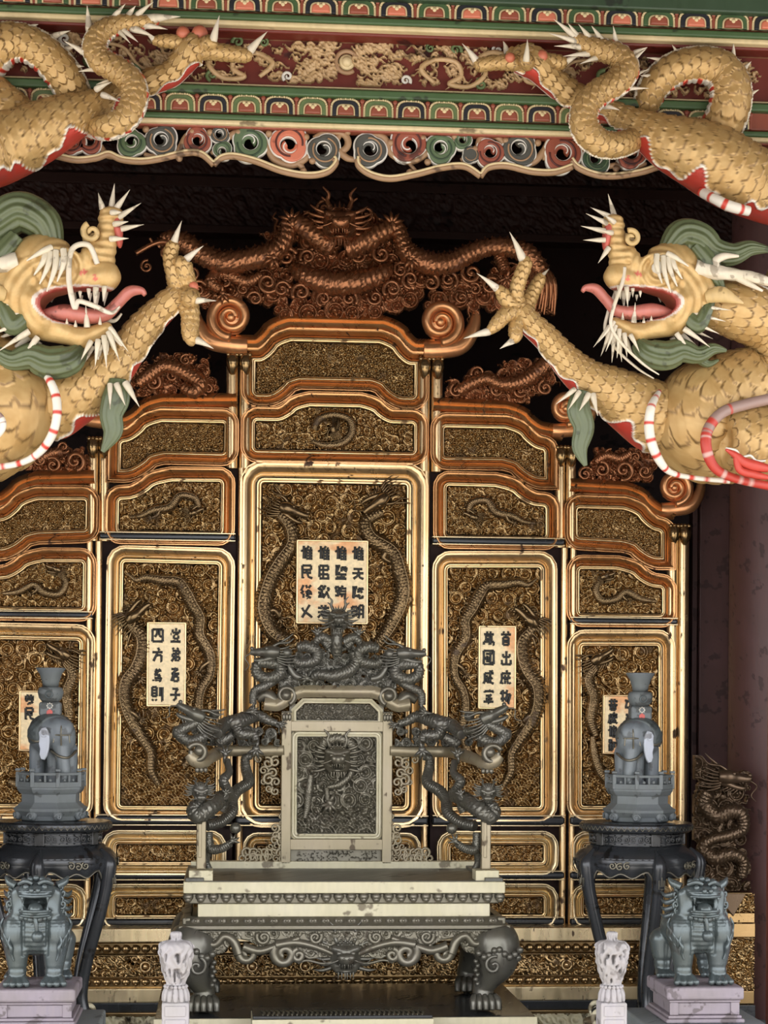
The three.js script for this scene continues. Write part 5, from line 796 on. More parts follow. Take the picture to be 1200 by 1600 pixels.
{
  const T = thing('incense_stand', 'black lacquered round five-legged stand under the right elephant', 'stand');
  const y = (py) => SY(py) - SY(1600), R = (px) => px * ks;
  part(T, 'top', lathe([[0, y(1284)], [R(86), y(1284)], [R(89), y(1287)], [R(89), y(1294)], [R(83), y(1299)], [0, y(1299)]], 0, 0, 60), M.black);
  const zig = []; for (let i = 0; i < 60; i++) { const a = i / 60 * 6.2832, b = (i + 0.5) / 60 * 6.2832, c = (i + 1) / 60 * 6.2832, r = R(89.3); zig.push(tube([[r * Math.sin(a), y(1294), r * Math.cos(a), 0.0016], [r * Math.sin(b), y(1288), r * Math.cos(b), 0.0016], [r * Math.sin(c), y(1294), r * Math.cos(c), 0.0016]], 5, { ref: V3(0, 1, 0.01) })); } part(T, 'zigzag_band', merge(zig), M.throneDark);
  part(T, 'waist', lathe([[R(70), y(1299)], [R(70), y(1318)]], 0, 0, 50), M.black);
  const fret = []; for (let i = 0; i < 40; i++) { const a = i / 40 * 6.2832, w = i % 8 === 0 ? 0.02 : 0.006; const g = i % 8 === 0 ? box(-w, y(1318), -0.006, w, y(1299), 0.012, 0.003) : merge([box(-0.012, y(1303), 0, 0.012, y(1301), 0.008, 0.001), box(-0.012, y(1316), 0, 0.012, y(1314), 0.008, 0.001), tube(spiralPts(0, y(1308.5), 0.013, 1.3, i % 2 ? 1 : -1, 1).map(([a2, b2]) => [a2, b2, 0.004, 0.0025]), 6)]); g.translate(0, 0, R(72)); g.rotateY(a + 0.2); fret.push(g); }
  part(T, 'fretwork_band', merge(fret), M.lacquerGrey);
  part(T, 'shoulder', lathe([[R(70), y(1318)], [R(78), y(1320)], [R(80), y(1324)], [R(88), y(1327)], [R(96), y(1336)], [R(98), y(1346)], [R(93), y(1347)], [R(84), y(1330)], [R(66), y(1322)]], 0, 0, 60), M.black);
  for (let i = 0; i < 5; i++) {      // scalloped aprons and cabriole legs
    const a0 = 0.16 + i * Math.PI * 0.4, leg = [[84, 1324], [98, 1342], [98, 1356], [93, 1385], [84, 1420], [73, 1455], [62, 1490], [54, 1525], [52, 1555], [60, 1580], [74, 1592]];
    const rows = spline(leg.map(([r, py], j) => [Math.sin(a0) * R(r), y(py), Math.cos(a0) * R(r), R(j === 0 ? 3 : j === 1 ? 10 : j === 2 ? 11.5 : j > 8 ? 10 : 9.5)]), 60);
    const foot = leg[leg.length - 1]; part(T, 'leg', tube(rows, 10, { ref: V3(Math.cos(a0), 0, -Math.sin(a0)) }), M.black);
    const fo = tube(spiralPts(0, 0, 0.034, 1.2, -1, 2.2, 30, 0.25).map(([x, yy], j) => [x, yy, 0, 0.011 * lerp(1, 0.6, j / 30)]), 8); fo.translate(R(74), y(1586), 0); fo.rotateY(a0 - Math.PI / 2); part(T, 'foot_scroll', fo, M.cream);
    const key = []; for (const s of [-1, 1]) { const q = [[0, 0], [0, 14], [6, 14], [6, 5], [10, 5], [10, 18], [0, 18], [0, 24]].map(([u, v]) => [s * (u - 5) * 0.0013, y(1362) - v * 0.0026, 0.003, 0.0011]); const g = tube(q.flatMap((p, j) => (j ? [[...p]] : [p])), 4); g.rotateY(a0 + s * 0.12); g.translate(Math.sin(a0 + s * 0.02) * R(107), 0, Math.cos(a0 + s * 0.02) * R(107)); key.push(g); } part(T, 'inlay', merge(key), M.throneDark);
    const n = 30, pos = [], idx = []; for (let j = 0; j <= n; j++) { const u = j / n, a = a0 + u * Math.PI * 0.4, d = 12 * (0.25 + Math.pow(Math.sin(Math.PI * u), 0.7)) * (0.85 + 0.25 * Math.cos(u * Math.PI * 6)) ; const e = u < 0.12 || u > 0.88 ? 26 * (1 - Math.min(u, 1 - u) / 0.12) : 0; for (const [rr, py] of [[96, 1336], [97.5, 1348], [95, 1348 + d * 0.6 + e * 0.5], [90, 1350 + d + e], [86, 1350 + d + e], [92, 1346]]) pos.push(Math.sin(a) * R(rr), y(py), Math.cos(a) * R(rr)); }
    for (let j = 0; j < n; j++) for (let q = 0; q < 5; q++) { const A = j * 6 + q, B = A + 6; idx.push(A, B, A + 1, A + 1, B, B + 1); }
    const ap = part(T, 'apron', rawGeo(pos, idx), M.black); const edge = []; for (let j = 0; j <= n; j++) { const o = (j * 6 + 3) * 3; edge.push([pos[o] * 1.012, pos[o + 1], pos[o + 2] * 1.012, 0.0032]); } part(ap, 'apron_edging', tube(edge, 6, { ref: V3(0, 1, 0.01) }), M.throneDark);
    const am = a0 + Math.PI * 0.2, rel = []; for (const s of [-1, 0, 1]) { const g = tube(spiralPts(s * 0.03, y(1348) + Math.abs(s) * 0.004, 0.016, 1.4, s < 0 ? -1 : 1, 1).map(([a2, b2], q) => [a2, b2, 0, 0.0035]), 6); g.translate(0, 0, R(98.5)); g.rotateY(am); rel.push(g); } part(ap, 'apron_relief', merge(rel), M.throneDark);
  }
  part(T, 'base_ring', lathe([[R(40), y(1600) - 0.05], [R(82), y(1600) - 0.05], [R(82), y(1596)], [R(40), y(1596)], [R(40), y(1600) - 0.05]], 0, 0, 50), M.black);
  T.position.set(SX, SY(1600), SZ); mirrored(T, 'incense_stand', 'black lacquered round five-legged stand under the left elephant');
  for (const s of [-1, 1]) { const B = thing('stone_slab', s > 0 ? 'stone slab below the stand under the right elephant' : 'stone slab below the stand under the left elephant', 'slab'); part(B, 'block', box(s * SX - 0.3, 0, SZ - 0.3, s * SX + 0.3, SY(1600) - 0.052, SZ + 0.3, 0.01), M.stoneGrey); rebase(B, s * SX, 0, SZ); }
}
{ // pedestal and elephant
  const E = thing('elephant_pedestal', 'grey railed octagonal pedestal carrying the elephant on the right stand', 'pedestal'), k = ks, y = (py) => SY(py) - SY(1284);
  const oct = (prof) => { const g = new THREE.LatheGeometry(prof.map(([r, py]) => new THREE.Vector2(r * k * 1.05, y(py))), 8); g.rotateY(Math.PI / 8 + 0.1); return planar(toCreasedNormals(g, 0.4)); };
  part(E, 'plinth', oct([[0, 1284], [40, 1284], [44, 1282], [46, 1276], [54, 1268], [55, 1264], [50, 1261], [46, 1257], [44, 1255], [0, 1255]]), M.stoneGrey);
  part(E, 'body', oct([[0, 1255], [43, 1255], [43, 1243], [47, 1240], [50, 1235], [50, 1231], [0, 1231]]), M.stoneGrey);
  for (let i = 0; i < 8; i++) { const a = (i + 0.5) / 8 * 6.2832 + 0.1 + Math.PI / 8 - Math.PI / 8, r = 49 * k * 1.05, c = (j) => [(i + j) / 8 * 6.2832 + Math.PI / 8 + 0.1], p = [Math.sin(c(0)[0]) * r, Math.cos(c(0)[0]) * r], q = [Math.sin(c(1)[0]) * r, Math.cos(c(1)[0]) * r];
    part(E, 'rail_post', merge([box(p[0] - 0.008, y(1232), p[1] - 0.008, p[0] + 0.008, y(1209), p[1] + 0.008, 0.003), box(p[0] - 0.01, y(1208), p[1] - 0.01, p[0] + 0.01, y(1204), p[1] + 0.01, 0.003)]), M.stoneGrey);
    const L = Math.hypot(q[0] - p[0], q[1] - p[1]), rail = merge([box(-L / 2, y(1214), -0.005, L / 2, y(1210), 0.005, 0.002), box(-L / 2, y(1232), -0.006, L / 2, y(1224), 0.006, 0.002), box(-0.004, y(1224), -0.004, 0.004, y(1213), 0.004, 0.001), ball(-L * 0.2, y(1221), 0, 0.007), ball(L * 0.2, y(1221), 0, 0.007)]); rail.rotateY(Math.atan2(-(q[1] - p[1]), q[0] - p[0])); rail.translate((p[0] + q[0]) / 2, 0, (p[1] + q[1]) / 2); part(E, 'railing', rail, M.stoneGrey);
    const am = (c(0)[0] + c(1)[0]) / 2, ft = merge([ball(0, y(1274), 0, 0.02, 1, 1.1, 0.8), tube(spiralPts(0, y(1276), 0.016, 1.1, 1, 0).map(([u, v]) => [u, v, 0.016, 0.004]), 6)]); ft.translate(0, 0, 50 * k); ft.rotateY(c(0)[0]); part(E, 'foot_scroll', ft, M.stoneGrey); }
  E.position.set(SX + 0.012, SY(1284), SZ); mirrored(E, 'elephant_pedestal', 'grey railed octagonal pedestal carrying the elephant on the left stand');
  const A = thing('elephant', 'blue-grey elephant statue with a vase on its back, at the right, head turned left', 'statue'); const kk = k;
  const f = field([ell([2, 79, -8], [35, 32, 36]), ell([-16, 74, 13], [21, 29, 20], 8), ell([-23, 88, 20], [10, 11, 10], 7), ell([-8, 90, 20], [10, 11, 10], 7), cap([-17, 58, 28], [-21, 26, 31], 12, 9, 8), cap([-21, 26, 31], [-19, 4, 30], 9, 7), cap([-27, 55, 0], [-27, 0, 2], 12, 10.5), cap([-4, 52, 6], [-4, 0, 8], 11.5, 10.5), cap([24, 58, -18], [25, 0, -17], 13, 11.5), cap([6, 52, -30], [6, 0, -30], 12, 10.5)], 6);
  const el = nets((p) => f([p[0], p[1], p[2]]) + 0.25 * Math.sin(p[1] * 1.4) * (p[2] > 38 && p[1] < 46 ? 1 : 0), [-46, -1, -50], [46, 116, 50], 2); el.scale(kk, kk, kk); part(A, 'body', planar(el), M.elephant);
  const fb = field([ell([2, 79, -8], [36.6, 33.4, 37.6])], 4), cl = nets((p) => Math.max(fb(p) - 0.9 * Math.abs(Math.sin((p[0] + p[1]) * 0.32) * Math.sin((p[2] + p[1]) * 0.32)), 68 - p[1] - p[0] * 0.12, p[2] - 14 - p[0] * 0.5), [-40, 55, -52], [46, 118, 34], 1.7); cl.scale(kk, kk, kk); part(A, 'saddle_cloth', planar(cl), M.cloth);
  const lt = (rows, r = 1.3) => { const g = tube(spline(rows.map(([a, b, c]) => [a * kk, b * kk, c * kk, r * kk]), rows.length * 6), 6); return g; };
  part(A, 'harness', merge([lt([[-37, 78, 14], [-29, 78, 28], [-16, 78, 34], [-4, 78, 28], [4, 78, 16]]), lt([[-16, 100, 22], [-16, 90, 31], [-16, 78, 34], [-17, 62, 40]]), lt([[-28, 78, 29], [-29, 66, 30]]), lt([[-6, 78, 29], [-4, 66, 31]]), lt([[-38, 54, 12], [-28, 44, 36], [-14, 46, 42], [0, 54, 26]], 2), lt([[6, 70, 28], [24, 68, 20], [36, 74, 4]], 2), lt([[-8, 46, 32], [-16, 22, 34]], 1)]), M.throneDark);
  { const s = [[-5, 12], [-7, 6], [-8, -6], [-7, -18], [-4, -28], [0, -34], [5, -33], [8, -26], [7, -18], [9, -10], [8, 0], [9, 8], [5, 14], [-1, 16]].map(([a, b]) => [a * kk, b * kk]); const g = slab(s, -2.5 * kk, 2.5 * kk, 1.2 * kk); const sp = tube(spiralPts(1 * kk, 6 * kk, 6 * kk, 1.3, 1, 3).map(([x, yy]) => [x, yy, 2.6 * kk, 1.1 * kk]), 6), gg = merge([g, sp]); gg.rotateY(0.35); gg.translate(9 * kk, 74 * kk, 29 * kk); part(A, 'ear', planar(gg), shade('stone', [0.5, 0.53, 0.58], 1, 0)); }
  { const ty = (py) => (SY(py) - SY(1231)), rx = 4 * kk; part(A, 'saddle_block', box(rx - 17 * kk, ty(1126), -24 * kk, rx + 17 * kk, ty(1104), 4 * kk, 0.012), M.stoneGrey); const rl = []; for (let i = 0; i < 8; i++) { const a = i / 8 * 6.283; rl.push(ball(rx + 4 * kk * Math.cos(a), ty(1110) + 4 * kk * Math.sin(a), 4.4 * kk, 1.3 * kk)); } part(A, 'rosette', merge(rl), M.whitePaint); part(A, 'red_patch', slab([[rx - 4.5 * kk, ty(1125)], [rx + 4.5 * kk, ty(1125)], [rx + 4.5 * kk, ty(1118)], [rx, ty(1115)], [rx - 4.5 * kk, ty(1118)]], 3.6 * kk, 5.2 * kk, 0.0006), paintRed());
    part(A, 'bowl', lathe([[0, ty(1105)], [12 * kk, ty(1105)], [18 * kk, ty(1098)], [20 * kk, ty(1089)], [18 * kk, ty(1083)], [13 * kk, ty(1081)], [0, ty(1081)]], rx, -10 * kk, 32), M.stoneGrey);
    part(A, 'ring_handle', tube(spiralPts(rx + 1 * kk, ty(1093), 5 * kk, 1, 1, 0, 24, 1).map(([x, yy]) => [x, yy, 9.5 * kk, 1.2 * kk]), 6), M.bronze);
    part(A, 'vase', lathe([[0, ty(1081)], [12 * kk, ty(1081)], [13 * kk, ty(1074)], [17 * kk, ty(1062)], [22.5 * kk, ty(1054)], [22.5 * kk, ty(1052)], [19 * kk, ty(1053)], [13 * kk, ty(1063)], [0, ty(1070)]], rx, -10 * kk, 36), M.stoneGrey); }
  A.position.set(SX + 0.008, SY(1231) + 0.002, SZ); mirrored(A, 'elephant', 'blue-grey elephant statue with a vase on its back, at the left, head turned right');
}
function paintRed() { return shade('paint', [0.55, 0.1, 0.08], 1, 0); }
{ // lions
  const z = 2.3, k = PXM(z), X = P(1088, 1533, z).x, Y = P(1088, 1534, z).y;
  const A = thing('lion', 'green-grey bronze guardian lion roaring, bell on its chest, on the right pedestal', 'statue');
  const pr = [ell([0, 82, 2], [40, 38, 36]), ell([0, 82, 18], [19, 32, 24], 4), ell([-2, 84, -48], [42, 37, 48], 16), ...[-1, 1].flatMap((s) => [ell([s * 31, 80, 15], [22, 33, 27], 6), cap([s * 29, 55, 20], [s * 28, 26, 20], 19, 14), cap([s * 28, 26, 20], [s * 28, 8, 22], 13.5, 13), cap([s * 36, 58, -72], [s * 36, 10, -66], 21, 12), ...[-1.5, -0.5, 0.5, 1.5].flatMap((t) => [cap([s * 28 + t * 7, 12, 28], [s * 28 + t * 10.5, 5, 45 - Math.abs(t) * 3], 5.5, 5.2, 1.5), cap([s * 37 + t * 6, 9, -58], [s * 37 + t * 8, 5, -44], 5, 4.6, 1.5)])]), ell([0, 122, 8], [35, 33, 32], 14), ell([0, 142, 36], [24, 10, 20], 6), ell([0, 150, 26], [30, 10, 20], 6), ell([0, 113, 34], [24, 8, 20], 5), ...[-1, 1].map((s) => cap([s * 30, 140, 22], [s * 27, 112, 24], 9, 8, 5))];
  const base = field(pr, 4.2), mouth = field([ell([0, 128, 50], [20, 11.5, 36])], 4);
  const g = nets((p) => { const s = Math.abs(p[0]) < 17 && p[2] > 10 && p[1] > 48 && p[1] < 106 ? 1.3 * Math.abs(Math.sin(p[1] * 0.42)) : 0, gv = p[2] > 6 && p[1] > 46 && p[1] < 110 ? 2.2 * Math.exp(-Math.pow((Math.abs(p[0]) - 18) / 2.4, 2)) : 0, kn = p[1] < 40 ? 1.4 * Math.exp(-Math.pow((p[1] - 27) / 2.5, 2)) : 0; return Math.max(base(p) - s + gv + kn - (Math.abs(p[0]) >= 17 && p[1] > 84 && p[1] < 110 ? 0.5 * Math.sin(p[0] * 0.9 + p[1]) * Math.sin(p[0] * 0.9 - p[1]) : 0), -mouth(p)); }, [-66, -2, -104], [66, 170, 66], 1.9);
  g.scale(k, k, k); part(A, 'body', planar(g), M.bronze);
  const t = (rows, n = 8) => { const q = tube(spline(rows.map((r) => r.map((x) => x * k)), rows.length * 6), n); return q; }, b = (x, y, zz, r) => ball(x * k, y * k, zz * k, r * k);
  part(A, 'tongue', merge([ball(0, 118 * k, 40 * k, 12 * k, 1, 1.05, 1.4)]), M.bronze);
  part(A, 'jaw_ridge', merge([t([[-24, 140, 44, 2.5], [0, 140, 58, 2.5], [24, 140, 44, 2.5]]), t([[-25, 146, 40, 2], [0, 147, 54, 2.4], [25, 146, 40, 2]]), t([[-23, 117, 44, 2.5], [0, 117, 56, 2.5], [23, 117, 44, 2.5]]), t([[-22, 110, 44, 2], [0, 109, 54, 2], [22, 110, 44, 2]]), ...[-1, 1].flatMap((s) => [cone(V3(s * 19 * k, 139 * k, 50 * k), V3(s * 19 * k, 128 * k, 50 * k), 3 * k, 6), cone(V3(s * 19 * k, 117 * k, 48 * k), V3(s * 19 * k, 127 * k, 48 * k), 3 * k, 6)])]), M.bronze);
  const face = []; for (const s of [-1, 1]) { face.push(b(s * 14, 153, 44, 5), t([[s * 4, 158, 44, 3], [s * 14, 162, 42, 4], [s * 26, 157, 34, 3]]), b(s * 5, 149, 56, 4), t([[s * 30, 152, 14, 7], [s * 42, 158, 8, 6], [s * 48, 166, 4, 1.5]])); const cp = []; for (let i = 0; i < 7; i++) { const yy = 150 - i * 8.5, zz = 6 + 8 * Math.sin(i * 0.6); face.push(tube(spiralPts(0, 0, 7 * k, 1.3, s, 1 + i).map(([u, v], j) => [s * (37 + (i % 2) * 3) * k + u * 0.7, yy * k + v, zz * k + 6 * k, 2.2 * k]), 6)); } for (let i = 0; i < 4; i++) face.push(t([[s * (34 - i), 140 - i * 10, -4, 5], [s * 46, 136 - i * 11, -14, 4], [s * 52, 142 - i * 12, -24, 1]])); }
  for (let i = 0; i < 5; i++) face.push(b((i - 2) * 9, 165 - Math.abs(i - 2) * 2, 24, 5.5)); part(A, 'mane_curls', merge(face), M.bronze);
  const col = []; for (let i = -5; i <= 5; i++) col.push(b(i * 6.6, 106 - 3 * Math.cos(i * 0.3) + Math.abs(i) * 0.8, 44 - i * i * 0.9, i % 2 ? 5.5 : 4.5)); part(A, 'collar', merge(col), M.bronze);
  part(A, 'bell', merge([t([[0, 108, 46, 3.2], [2, 96, 47, 3.4], [3, 86, 46, 3]]), b(4, 78, 46, 9.5)]), M.bronze, 'round bell on a strap');
  const fl = []; for (const s of [-1, 1]) for (let i = 0; i < 4; i++) { const o = i * 8; fl.push(t([[s * (49 - i * 4), 104 - o, 18 + i * 7, 1.2], [s * (53 - i * 4.5), 94 - o, 19 + i * 7, 2.6], [s * (49.5 - i * 4.5), 84 - o, 27 + i * 5.5, 3], [s * (50.5 - i * 5), 74 - o, 24 + i * 5, 2.4], [s * (44 - i * 4), 64 - o, 31 + i * 2.5, 1.2]], 7)); } part(A, 'flame_relief', merge(fl), M.bronze);
  A.position.set(X, Y, z); A.rotation.y = 0.05; const B = A.clone(); B.name = numbered('lion'); scene.add(B); B.position.set(P(57, 1535, z).x, P(57, 1537, z).y, z); B.rotation.y = 0.03; B.userData = { ...A.userData, label: 'green-grey bronze guardian lion roaring, bell on its chest, on the left pedestal' };
  const ped = (x, yTop, label) => { const D = thing('lion_pedestal', label, 'pedestal'), hw = 61.5 * k, y0 = yTop, d0 = z + 0.13, d1 = z - 0.2, s = (a, bb, e, mat, n, r = 0.006) => part(D, n, box(x - hw + e * k, y0 - bb * k, d1 + e * k, x + hw - e * k, y0 - a * k, d0 - e * k, r), mat);
    s(0, 20, 0, M.lilac, 'top_slab', 0.01); s(20.3, 24, 5, M.lilac, 'fillet'); s(24.3, 44, 9, M.lilac, 'die'); s(44.3, 49, 3, M.lilac, 'fillet'); s(49.3, 56, -1, M.lilac, 'foot'); 
    for (const q of [-1, 1]) part(D, 'die_frame', box(x + q * (hw - 13 * k) - 7 * k, y0 - 44 * k, d0 - 10 * k, x + q * (hw - 13 * k) + 7 * k, y0 - 24 * k, d0 - 6 * k, 0.003), M.lilac);
    part(D, 'base_block', box(x - hw - 0.08, 0, d1 - 0.05, x + hw + 0.08, y0 - 56.3 * k, d0 + 0.06, 0.01), M.stoneGrey); return rebase(D, x, 0, z); };
  ped(P(1103, 1545, z + 0.13).x, Y - 0.002, 'lilac-grey stone pedestal with a framed front under the right lion'); ped(P(54, 1545, z + 0.13).x, B.position.y - 0.002, 'lilac-grey stone pedestal with flaked paint under the left lion');
}
{ // stone balustrade posts
  const z = 3.3, k = PXM(z); const post = (px, label) => { const c = P(px, 1500, z), T = thing('stone_post', label, 'post'), y = (py) => P(px, py, z).y, prof = [[0, 1455], [7, 1456], [9, 1460], [9, 1468], [20, 1471], [26, 1476], [27, 1485], [24, 1505], [20, 1522], [15, 1534], [15, 1538]], sp = spline(prof.map(([r, py]) => [r * k, y(py), 0]), 90);
    const nA = 110, pos = [], idx = []; sp.forEach(([r, yy], j) => { for (let i = 0; i < nA; i++) { const a = i / nA * 6.2832, u = a * 5, v = (yy - y(1538)) / k / 9, sw = Math.sin(u * 2 + 1.5 * Math.sin(v * 1.7)) * Math.sin(v * 2.1 + Math.sin(u)), hole = j > 22 && j < 84 ? clamp((vn(u * 1.1 + 3 + px, v * 1.15) - 0.74) * 12) : 0, q = r * (1 + 0.07 * sw - 0.45 * hole); pos.push(q * Math.sin(a), yy, q * Math.cos(a)); } });
    for (let j = 0; j < sp.length - 1; j++) for (let i = 0; i < nA; i++) { const a = j * nA + i, b = j * nA + (i + 1) % nA; idx.push(a, a + nA, b, b, a + nA, b + nA); }
    const g = rawGeo(pos, idx); g.translate(c.x, 0, z); part(T, 'finial', planar(g), M.stoneWhite, 'pierced bud-shaped finial carved with scrolls');
    const bd = []; for (let i = 0; i < 16; i++) { const a = i / 16 * 6.2832; bd.push(ball(c.x + 16 * k * Math.sin(a), y(1541), z + 16 * k * Math.cos(a), 3.2 * k)); } part(T, 'bead_ring', merge(bd), M.stoneWhite);
    const pet = []; for (let i = 0; i < 12; i++) { const a = i / 12 * 6.2832; pet.push(tube(spline([[c.x + 14 * k * Math.sin(a), y(1543), z + 14 * k * Math.cos(a), 3.4 * k], [c.x + 16.5 * k * Math.sin(a), y(1553), z + 16.5 * k * Math.cos(a), 5 * k], [c.x + 19 * k * Math.sin(a), y(1564), z + 19 * k * Math.cos(a), 3 * k]], 10), 8)); } pet.push(lathe([[14 * k, y(1542)], [19 * k, y(1565)], [0, y(1565)]], c.x, z, 24)); part(T, 'lotus_collar', merge(pet), M.stoneWhite);
    part(T, 'shaft', box(c.x - 21 * k, -0.3, z - 21 * k, c.x + 21 * k, y(1564), z + 21 * k, 0.006), M.stoneWhite);
    part(T, 'front_panel', merge([box(c.x - 16 * k, y(1585), z + 20 * k, c.x + 16 * k, y(1569), z + 23 * k, 0.004), box(c.x - 16 * k, y(1640), z + 20 * k, c.x + 16 * k, y(1590), z + 23 * k, 0.004)]), M.stoneWhite);
    return rebase(T, c.x, -0.3, z); };
  post(275, 'white carved stone post with a pierced bud top before the left throne leg'); post(956, 'white carved stone post with a pierced bud top before the right stand');
}
{ // openwork wing beside the screen, right
  const z = 0.62, W = thing('carved_wing', 'dark openwork dragon wing standing between the screen and the right column', 'carving'), m = shade('metal', [0.13, 0.085, 0.05], 0.6, 0.7);
  crestClouds(W, [[1085, 1180], [1110, 1192], [1140, 1200], [1165, 1215], [1168, 1235], [1155, 1255], [1168, 1275], [1170, 1300], [1165, 1320], [1172, 1345], [1172, 1392], [1085, 1392]], z, 0.04, 0.045, m, 23);
  const b1 = [[1095, 1260, 0.03, 8], [1105, 1240, 0.06, 11], [1100, 1255, 0.05, 11], [1118, 1275, 0.06, 11], [1140, 1268, 0.06, 11], [1158, 1272, 0.06, 10], [1160, 1295, 0.05, 9], [1140, 1305, 0.05, 8], [1110, 1312, 0.05, 8], [1098, 1325, 0.05, 9], [1115, 1340, 0.06, 11], [1140, 1335, 0.06, 10], [1160, 1345, 0.05, 9], [1158, 1370, 0.04, 8]].map(([a, b, c, r]) => [a, b, c + 0.6, r]);
  part(W, 'dragon_body', merge([pxTube(b1, 0), fins(b1, 0, 1, 0.35)]), m); part(W, 'dragon_head', headGeo(...Q(1140, 1218, 0.67), 52 * PXM(z), -0.25, false), m);
  const yb = (py) => Q(1128, py, z)[1], xl = Q(1084, 1420, z)[0], xr = Q(1174, 1420, z)[0];
  const bd = (n, a, b, zz, mt) => part(W, n, box(xl, yb(b), 0.5, xr, yb(a), zz, 0.004), mt);
  bd('step', 1394, 1408, 0.64, M.giltRelief); bd('step', 1408.3, 1424, 0.66, m); bd('step', 1424.3, 1440, 0.68, M.giltRelief); bd('gold_band', 1440.3, 1462, 0.69, M.giltRelief); bd('ground_band', 1462.3, 1545, 0.66, M.giltRelief); bd('gold_band', 1545.3, 1566, 0.68, M.giltRelief); part(W, 'black_band', box(xl, 0, 0.5, xr, yb(1566.3), 0.7, 0.004), M.black);
  { const c = new Carve(xl, yb(1545), xr, yb(1395), 0.004), r = rng(6); c.clouds(0.016, r, 0.018); part(W, 'base_relief', c.mesh(0.665), M.giltRelief); const tri = [[1118, 1396], [1166, 1396], [1146, 1432]].map(([a, b]) => Q(a, b, 0.69).slice(0, 2)); part(W, 'hanging_cloth', slab(ccw(tri), 0.683, 0.692, 0.003), m); }
  rebase(W, (xl + xr) / 2, 0, 0.63);
}
// ---------------------------------------------------------------- the two golden dragons wound round the front columns
const GOLD = [0.52, 0.345, 0.14], GOLD2 = [0.4, 0.235, 0.075], LINE = [0.15, 0.085, 0.03], WHITE = [0.66, 0.6, 0.5], RED = [0.5, 0.045, 0.025], REDD = [0.4, 0.06, 0.045];
// scaled, painted skin; o.belly +1/-1 puts banded belly plates left/right of travel, o.flame paints red flames with white edges on that side
function skin(rows, o = {}) {
  const w = rows.map(([a, b, z, r]) => [...Q(a, b, z), r * PXM(z)]), rm = Math.max(...w.map((q) => q[3])), sc = (o.scale || 13) * PXM(2), len = w.reduce((q, r, i) => q + (i ? Math.hypot(r[0] - w[i - 1][0], r[1] - w[i - 1][1], r[2] - w[i - 1][2]) : 0), 0), fine = o.coarse ? 2.2 : 7.5, sp = spline(w, Math.round(clamp(len / (sc / fine), 20, 520))), na = Math.round(clamp(2 * Math.PI * rm / (sc / fine), 16, 300)), cnt = Math.max(6, Math.round(2 * Math.PI * rm * 0.85 / (sc * 1.25)));
  const side = o.belly || 0, cut = o.flame || 0, amp = 0.006;
  const zone = (s, th) => {            // 0 scales, 1 belly plate, 2 flame, 3 white edge
    if (side) { const d = Math.abs(Math.atan2(Math.sin(th - (side > 0 ? 0 : Math.PI)), Math.cos(th - (side > 0 ? 0 : Math.PI)))); if (d < (o.bw || 0.42)) return [1, d]; }
    if (cut) { const d = Math.atan2(Math.sin(th - (cut > 0 ? 0 : Math.PI)), Math.cos(th - (cut > 0 ? 0 : Math.PI))) * cut, lim = (o.flameW || 1.0) + 0.34 * Math.sin(s * 26) + 0.2 * Math.sin(s * 61 + 1), e = lim - d; if (d > -0.7 && e > 0) return [e < 0.09 || d < -0.6 ? 3 : 2, e]; }
    return [0, 0];
  };
  return tube(sp, na, {
    disp: (s, th, r) => { const [k] = zone(s, th); if (k === 1) return amp * (0.4 + 0.9 * Math.abs(Math.sin(s / (sc * 0.9) * Math.PI))); if (k === 3) return amp * 1.6; if (k === 2) return amp * 0.7; return amp * Math.min(1, r / (18 * PXM(2))) * scaleBump((o.rev ? -1 : 1) * s / sc, th / (2 * Math.PI) * cnt); },
    color: (s, th, r) => {
      const [k, e] = zone(s, th); if (k === 1) { const u = s / (sc * 2.2); return (u - Math.floor(u)) < 0.3 ? RED : WHITE; } if (k === 3) return WHITE; if (k === 2) return mix3(RED, REDD, vn(s * 40, th * 4));
      const u = (o.rev ? -1 : 1) * s / sc, t = th / (2 * Math.PI) * cnt, row = Math.floor(u), f = u - row, v = t + (row & 1) * 0.5, x = (v - Math.floor(v) - 0.5) * 2, ed = 0.35 + 0.65 * Math.sqrt(Math.max(0, 1 - x * x)), g = vn(s * 55, th * 5) * 0.6 + vn(s * 210, th * 16, 1024, 4) * 0.4;
      return Math.abs(f - ed) < 0.11 && r > 6 * PXM(2) ? mix3(LINE, GOLD2, g * 0.5) : mix3(GOLD, GOLD2, g);
    },
  });
}
const wp = (a, b, z) => V3(...Q(a, b, z));
function spike(D, list, z, name = 'fin_spike') { for (const [x0, y0, x1, y1, r, dz = 0.03] of list) part(D, name, cone(wp(x0, y0, z), wp(x1, y1, z + dz), r * PXM(z), 8, V3(0, 0, 0.006)), M.horn); }
function ridge(D, rows, off, r, every = 1) {     // pale scalloped crest along the back
  const w = spline(rows.map(([a, b, z, rr]) => [...Q(a, b, z), rr * PXM(z)]), rows.length * 9), gs = [];
  for (let i = 1; i < w.length - 1; i += every) { const a = w[i - 1], b = w[i + 1], l = Math.hypot(b[0] - a[0], b[1] - a[1]) || 1, nx = -(b[1] - a[1]) / l * off, ny = (b[0] - a[0]) / l * off; gs.push(ball(w[i][0] + nx * w[i][3] * 1.03, w[i][1] + ny * w[i][3] * 1.03, w[i][2] - 0.004, r * PXM(2), 1, 1, 0.7, 8)); }
  part(D, 'spine_crest', merge(gs), M.horn);
}
function foot(D, fingers, z, claws, body) {       // gold fingers go to the body list, white claws are parts
  for (const f of fingers) body.push(skin(f.map(([a, b, dz, r]) => [a, b, z + dz, r]), { scale: 9 }));
  for (const [x0, y0, x1, y1, r, dz] of claws) { const a = wp(x0, y0, z + dz), b = wp(x1, y1, z + dz + 0.015); part(D, 'claw', cone(a, b, r * PXM(z), 10, V3(0, 0, 0.008)), M.horn); }
}
